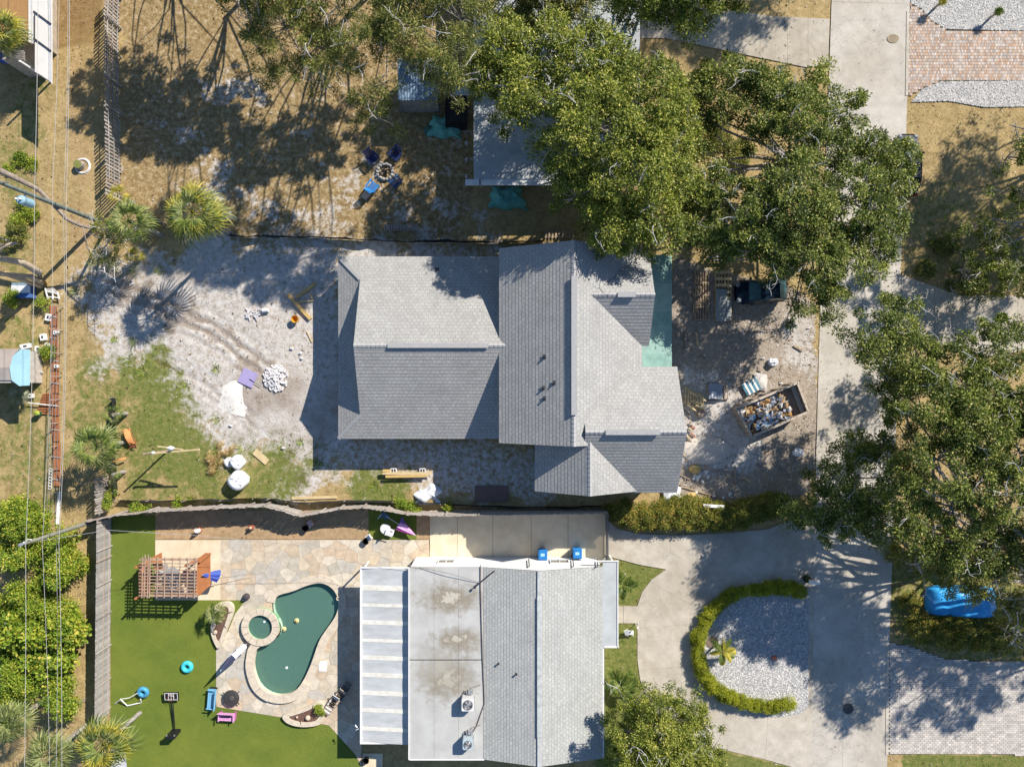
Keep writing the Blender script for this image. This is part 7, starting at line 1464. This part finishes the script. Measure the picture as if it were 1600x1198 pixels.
for a, b, w in (((1182,672),(1208,652),.12),((1190,671),(1216,656),.14)): A = T_[0]; mb = MB(); mb.bar(g3(*a, 1.1), g3(*b, .9), w, .05); tag(obj('gutter_length', mb, plain('pale_alu', (.6, .65, .7), .4)), {1182: 'pale metal strip nearer the dumpster end board', 1190: 'pale metal strip nearer the dumpster side rim'}[a[0]], 'metal strip')
mb = MB(); mb.blob(g3(1228, 646, .7), (.45, .3, .12), 12, 6, .2); tag(obj('insulation_lump', mb, plain('mustard', (.55, .32, .08))), 'mustard yellow lump on the empty end of the dumpster floor', 'insulation')
# yard bits
mb = MB(); mb.prism(gl([(1086,712),(1110,716),(1146,712),(1140,730),(1120,733),(1098,724)]), .0, .03); tag(obj('cement_sheet', mb, mat('wet_cement', (.50, .48, .46), (.38, .36, .34), scale=2)), 'grey cement slurry patch in the front yard sand', 'cement patch')
mb = MB(); mb.blob((*g2(1104, 704), -.05), (2.0, 1.2, .32), 22, 10, .06); tag(obj('sand_pile', mb, mat('yard_sand', (.62, .56, .50), (.54, .48, .42), scale=4, bump=.4), smooth=True), 'low pile of pale sand in front of the garage gable', 'sand pile')
beam('timber_edge', 'brown timber lying west to east across the front yard', (1090, 733), (1145, 737), .12, .08, M_oldw, .06); beam('timber_edge', 'short brown timber lying north to south in the front yard', (1148, 729), (1148, 754), .18, .1, M_oldw, .08); beam('lath', 'long thin lath slanting toward the hedge in the front yard', (1068, 761), (1132, 779), .08, .04, M_scaf, .05); beam('gutter_length', 'white gutter length lying at the top of the mixed hedge', (1092, 785), (1124, 787), .22, .12, M_white, 1.2, cat='gutter')
for k in range(16): x, y = g2(1092+rr.uniform(-12, 14), 744+rr.uniform(-8, 8)); mb = MB(); mb.blob((x, y, .05), (rr.uniform(.08, .22), rr.uniform(.08, .2), .1), 7, 4, .3, seed=k); tag(obj('plaster_lump', mb, M_stone), 'broken white plaster lump strewn by the timber edging', 'plaster lump', 'white plaster lumps by the timber edging')
for (px, py), lb, m in (((1085, 733), 'crumpled tan bag at the west end of the timber edging', M_pine), ((1080, 775), 'crumpled tan bag by the hedge north side', M_pine), ((1093, 646), 'round grey bag on the sand by the pallets', M_oldw), ((1207, 566), 'white bag on the tan soil beside the street', M_sack), ((1246, 706), 'white rag on the soil below the dumpster', M_sack)): mb = MB(); mb.blob((*g2(px, py), .18), (.42, .34, .26), 11, 7, .18, seed=px); tag(obj('bag', mb, m), lb, 'bag')
for k in range(7): px, py = 1076+rr.uniform(-3, 5), 660+k*4; beam('offcut', 'timber offcut piled along the garage wall, number %s from the north' % ['one', 'two', 'three', 'four', 'five', 'six', 'seven'][k], (px, py), (px+rr.uniform(3, 8), py+rr.uniform(2, 9)), .1, .08, [M_oldw, M_red, M_pale][k % 3], .08, group='offcuts along the garage wall')
beam('ladder_rail', 'bright metal poles lying under the dark oak at the yard top', (1103, 403), (1180, 401), .1, .06, plain('bright_alu', (.6, .65, .72), .3, .5), .5, cat='metal pole'); beam('ladder_rail', 'second bright metal pole just below the first at the yard top', (1107, 408), (1172, 407), .08, .06, plain('bright_alu2', (.5, .55, .62), .3, .5), .4, cat='metal pole')
t = thing('dumpster_kit', 'dark leaning board pair beside the west end of the dumpster', 'boards', (*g2(1160, 628), 0)); mb = MB(); mb.bar((*g2(1156, 634), .3), (*g2(1182, 621), .3), .35, .04); obj('board', mb, M_oldw, t); mb = MB(); mb.bar((*g2(1162, 629), .36), (*g2(1180, 622), .36), .1, .04); obj('board', mb, M_stone, t)
for k, (a, b) in enumerate((((1068,640),(1080,652)),((1074,628),(1083,641)),((1130,748),(1142,741)),((1064,742),(1078,749)),((1160,745),(1172,752)),((1190,712),(1204,705)),((1216,730),(1230,742)),((1060,700),(1070,712)),((1240,540),(1254,548)),((1070,520),(1072,545)),((1088,520),(1090,540)))):
    beam('offcut', 'loose timber offcut '+['beside the garage door wall', 'below the wall pallet', 'crossing near the timber edging', 'at the garage corner by the plaster lumps', 'east of the short timber', 'south of the dumpster', 'on the orange soil by the street', 'touching the garage gable wall', 'on the sand near the street top', 'beside the teal porch roof', 'below the timber wall frame'][k], a, b, rr.uniform(.08, .2), .05, [M_oldw, M_pale, M_scaf][k % 3], .06)
for k in range(46):
    px, py = (rr.uniform(1058, 1150), rr.uniform(700, 778)) if k < 30 else (rr.uniform(1060, 1270), rr.uniform(500, 620)); mb = MB(); x, y = g2(px, py)
    if k % 2: mb.box((x, y, .03), (rr.uniform(.08, .3), rr.uniform(.05, .2), .05), rr.uniform(0, 3), rr.uniform(-.3, .3))
    else: mb.blob((x, y, .03), (rr.uniform(.06, .18), rr.uniform(.06, .16), .07), 7, 4, .3, seed=k)
    q_ = ['flat tan scrap', 'pale stone lump'][1-k % 2]; w_ = 'in front of the garage gable' if k < 30 else 'on the bare soil between the porch and street'
    tag(obj('scrap_piece' if k % 2 else 'stone_lump', mb, [M_stone, M_scaf, M_stone, M_oldw][k % 4]), q_+' strewn '+w_, 'scrap' if k % 2 else 'stone', q_+'s '+w_)
# --- vehicles
def car(name, label, px, py, rz, body, L=4.6, W=1.8, Hh=1.45, glass=None, group=None):
    """car built nose towards -x"""
    t = thing(name, label, 'car', (*g2(px, py), 0), rz, group); gm = glass or mat('car_glass', (.02, .03, .035), rough=.06, spec=1.0)
    st = [(-L/2, .50, .56, .42), (-L/2+.12, .66, .80, .30), (-L/2+.5, .76, .94, .25), (-.95, .93, 1.0, .22), (-.1, .95, 1.0, .22), (.9, .97, 1.0, .22), (1.7, .98, .97, .25), (L/2-.15, .92, .86, .32), (L/2, .70, .70, .42)]
    mb = MB(); vs = []; n = 9
    for x, z, w, b in st:
        w *= W/2; pr = [(-w*.9, b), (-w, b+.2), (-w, z-.18), (-w*.88, z-.03), (0, z+.03), (w*.88, z-.03), (w, z-.18), (w, b+.2), (w*.9, b)]; vs += [(x, y, z_) for y, z_ in pr]
    fs = [(i*n+k, i*n+k+1, (i+1)*n+k+1, (i+1)*n+k) for i in range(len(st)-1) for k in range(n-1)]+[tuple(range(n-1, -1, -1)), tuple((len(st)-1)*n+k for k in range(n)), ]+[(i*n, (i+1)*n, (i+1)*n+n-1, i*n+n-1) for i in range(len(st)-1)]
    mb.add(vs, fs); obj('body', mb, body, t, local=True, smooth=False)
    def quad(nm, P, m, off=0): mb = MB(); mb.add(P, [(0, 1, 2, 3)]); return obj(nm, mb, m, t, local=True)
    w0, w1 = W*.44, W*.36; xs = (-1.0, -.25, 1.15, 1.85); zt_ = Hh; mb = MB(); mb.box(((xs[1]+xs[2])/2, 0, zt_-.02), (xs[2]-xs[1]+.06, w1*2+.02, .05)); obj('roof', mb, body, t, local=True)
    quad('windscreen', [(xs[0], -w0, .95), (xs[0], w0, .95), (xs[1], w1, zt_-.03), (xs[1], -w1, zt_-.03)], gm); quad('rear_window', [(xs[2], -w1, zt_-.03), (xs[2], w1, zt_-.03), (xs[3], w0, .97), (xs[3], -w0, .97)], gm)
    for s in (-1, 1):
        quad('side_window', [(xs[0], s*w0, .95), (xs[3], s*w0, .96), (xs[2], s*w1, zt_-.03), (xs[1], s*w1, zt_-.03)], gm)
        mb = MB(); mb.tube([(xs[0], s*w0, .95), (xs[1], s*w1, zt_), (xs[2], s*w1, zt_), (xs[3], s*w0, .97)], .035, 6); obj('pillar', mb, body, t, local=True)
        mb = MB(); mb.box((xs[0]+.15, s*(W/2+.08), .98), (.14, .2, .14)); obj('wing_mirror', mb, body, t, local=True)
        mb = MB(); mb.blob((-L/2+.22, s*W*.34, .66), (.2, .2, .1), 10, 6, 0); obj('headlight', mb, plain('headlight', (.2, .22, .25), .4), t, local=True); mb = MB(); mb.box((L/2-.06, s*W*.34, .72), (.12, .3, .14)); obj('tail_light', mb, plain('tail_red', (.35, .02, .02), .3), t, local=True)
        for x in (-L/2+.85, L/2-.85):
            mb = MB(); mb.tube([(x, s*(W/2-.2), .33), (x, s*(W/2+.01), .33)], .33, 18); w_ = obj('wheel', mb, M_blk, t, local=True); mb = MB(); mb.tube([(x, s*(W/2+.011), .33), (x, s*(W/2+.02), .33)], .2, 14); obj('rim', mb, M_gr, w_, local=True)
    return t
car('parked_car', 'dark navy car parked nose-west under the dark oak in the front yard', 1184, 457, .05, plain('navy_paint', (.008, .02, .04), .18), glass=mat('teal_reflection_glass', (.03, .10, .11), rough=.12, spec=.8), L=3.9)  # teal reflection of the windscreen is put into this car's glass colour
car('parked_car', 'dark silver car parked on the street edge under the dark oak', 1410, 262, -PI/2-.02, plain('silver_paint', (.03, .04, .05), .55), L=4.8)
# covered car
t = thing('covered_car', 'car under a bright blue tarp on the plot right of the street', 'covered car', (*g2(1508, 943), 0)); x0, y0 = g2(1510, 943, .9); n = 34; mq = 18
def cov(u, v):
    X = (u-.5)*2; Y = (v-.5)*2; L_, W_ = 2.75, 1.22; ex = 1-abs(X)**5*.12; px = X*L_*(1-.08*abs(Y)**3); py = Y*W_*(1-.16*abs(X)**4)
    z = 1.0+.42*math.exp(-((X-.15)/.55)**4)*(1-.25*abs(Y)**2); edge = max(abs(X)**10, abs(Y)**8); z = z*(1-edge)+.12*edge+.035*math.sin(9*X+4*Y)*math.sin(7*Y)*(1-edge)+.02*math.sin(25*X+3*Y); return Vector((x0+px, y0-.02*px+py, z))
mb = MB(); mb.sheet(cov, n, mq); obj('tarp', mb, mat('blue_tarp', (.06, .42, .88), (.04, .34, .78), scale=2, rough=.35, bump=.2), t, smooth=True)
for sx in (-1.6, 1.7):
    for sy in (-.95, .95): mb = MB(); mb.tube([(x0+sx, y0+sy-.06, .33), (x0+sx, y0+sy+.1, .33)], .33, 14); obj('wheel', mb, M_blk, t)
mb = MB(); mb.sheet(lambda u, v: Vector((*g2(4+34*u, 84+16*v+6*u), .2+.35*math.sin(PI*u)*math.sin(PI*v)+.04*math.sin(12*u+9*v))), 14, 10); tag(obj('tarp_heap', mb, mat('royal_tarp', (.01, .10, .50), rough=.4)), 'royal blue tarp bundled behind the orange roofed house', 'tarp')
mb = MB(); mb.tube([g3(20, 78, 2.2), g3(38, 90, 1.6), g3(55, 106, 1.2)], .12, 8); tag(obj('roof_tube', mb, mat('beige_tube', (.5, .46, .4))), 'beige pole slanting down to the corner of the white side roof', 'pole')
# --- upper yard
def tarpheap(label, pts, h, seed):
    rr = random.Random(seed); mb = MB(); P = [g2(*p) for p in pts]; a, b, c, d = [Vector((*p, 0)) for p in P]
    def f(u, v): p = a.lerp(b, u).lerp(d.lerp(c, u), v); e = min(u, 1-u, v, 1-v); p.z = h*min(1, e*4)**.6+.09*math.sin(11*u+seed)*math.sin(9*v)+.05*math.sin(23*u+17*v); p.z = max(.02, p.z); p.x += .1*math.sin(13*v); p.y += .1*math.sin(11*u); return p
    mb.sheet(f, 24, 20); tag(obj('tarp_heap', mb, mat('green_tarp' if not bpy.data.materials.get('green_tarp') else 'green_tarp_b', (.16, .46, .38), (.11, .36, .31), scale=2, rough=.5), smooth=True), label, 'tarp')
tarpheap('sea-green tarp over a heap beside the dark recess', [(675,183),(713,181),(722,216),(668,215)], .6, 1); tarpheap('sea-green tarp over a heap below the white gutter', [(768,293),(812,290),(826,328),(764,326)], .7, 2)
mb = MB(); mb.blob((*g2(672, 205), .1), (.5, .4, .15), 12, 6, .2); tag(obj('hose_heap', mb, mat('green_net', (.08, .2, .17))), 'dark green netting spilling out west of the tarp heap', 'netting')
def lawnchair(px, py, rz, m, lb, foot=False):
    t = thing('adirondack_chair', lb, 'chair', (*g2(px, py), 0), rz, 'blue garden chairs around the fire ring')
    for k in range(5): mb = MB(); mb.box((0, -.28+.13*k, .36-.03*k+.06), (.56, .11, .03)); obj('seat_slat', mb, m, t, local=True)
    for k in range(5): mb = MB(); mb.bar((-.24+.12*k, .28, .35), (-.27+.135*k, .62, 1.0+.05*(2-abs(k-2))), .10, .025); obj('back_slat', mb, m, t, local=True)
    for s in (-1, 1):
        mb = MB(); mb.box((s*.37, -.02, .62), (.13, .72, .03)); obj('armrest', mb, m, t, local=True)
        mb = MB(); mb.box((s*.33, -.3, .3), (.05, .1, .6)); obj('leg', mb, m, t, local=True); mb = MB(); mb.box((s*.33, .3, .3), (.05, .08, .6)); obj('leg', mb, m, t, local=True)
M_nav = plain('navy_plastic', (.012, .03, .13)); M_bl = plain('blue_plastic', (.03, .22, .58)); M_bl2 = plain('mid_blue', (.015, .10, .28))
lawnchair(584, 250, .75, M_nav, 'dark navy chair north-west of the fire ring'); lawnchair(619, 245, -.6, M_nav, 'dark navy chair north-east of the fire ring'); lawnchair(619, 286, -2.4, M_bl2, 'mid blue chair south-east of the fire ring'); lawnchair(584, 294, 2.5, M_bl, 'bright blue chair in the sun south-west of the fire ring')
t = thing('footstool', 'small grey slatted footstool below the bright blue chair', 'footstool', (*g2(573, 307), 0), -.6)
for k in range(4): mb = MB(); mb.box((0, -.25+.16*k, .33), (.5, .13, .03)); obj('slat', mb, M_gr, t, local=True)
for sx in (-1, 1):
    for sy in (-1, 1): mb = MB(); mb.box((sx*.2, sy*.22, .16), (.05, .05, .32)); obj('leg', mb, M_gr, t, local=True)
t = thing('fire_ring', 'ring of stones with burnt logs between the blue chairs', 'fire ring', (*g2(602, 269), 0)); x, y = g2(602, 269)
for k in range(14): a = 2*PI*k/14; mb = MB(); mb.blob((x+.6*math.cos(a), y+.6*math.sin(a), .1), (.16, .13, .13), 7, 5, .2, seed=k); obj('stone', mb, M_gbase, t)
for k in range(5): a = rr.uniform(0, 3); mb = MB(); mb.tube([(x-.35*math.cos(a), y-.35*math.sin(a), .08+.05*k), (x+.35*math.cos(a), y+.35*math.sin(a), .1+.05*k)], .06, 7); obj('log', mb, M_scaf if k % 2 else M_blk, t)
t = thing('coil_stack', 'row of looped grey hose coils beside the north silt fence', 'hose coils', (*g2(629, 358), 0))
for k in range(15): mb = MB(); mb.torus((*g2(604+k*3.5, 357+math.sin(k)*1), .3), .26, .035, 14, 5, Euler((0, PI/2-.3, .1*math.sin(k))).to_matrix()); obj('coil', mb, plain('hose_grey', (.42, .42, .42)) if k == 0 else bpy.data.materials['hose_grey'], t)
t = thing('sawn_stump', 'mossy sawn tree stump ringed by white sand in the upper alley', 'stump', (*g2(126, 259), 0)); x, y = g2(126, 259); mb = MB(); mb.lathe((x, y, -.05), [(.36, 0), (.33, .2), (.33, .45)], 14); obj('bark', mb, M_bark, t); mb = MB(); mb.lathe((x, y, .40), [(.325, 0), (.3, .012), (.01, .02)], 14); obj('cut_face', mb, mat('moss_top', (.16, .20, .04), (.24, .22, .08), scale=8), t); mb = MB(); mb.torus((x+.15, y-.02, -.03), .55, .1, 22, 6); obj('sand_ring', mb, M_stone, t)
t = thing('pallet', 'old wooden pallet at the north silt fence near the oak edge', 'pallet', (*g2(870, 367), 0))
for k in range(9): mb = MB(); mb.box((*g2(853+k*5.2, 367), .12), (.14, .6, .03)); obj('board', mb, M_scaf, t)
for y in (364, 370): mb = MB(); mb.bar((*g2(851, y), .06), (*g2(897, y), .06), .06, .09); obj('stringer', mb, M_scaf, t)
print('OBJECTS', len(bpy.data.objects), 'TRIS', sum(len(o.data.loops)-2*len(o.data.polygons) for o in bpy.data.objects if o.type == 'MESH'))
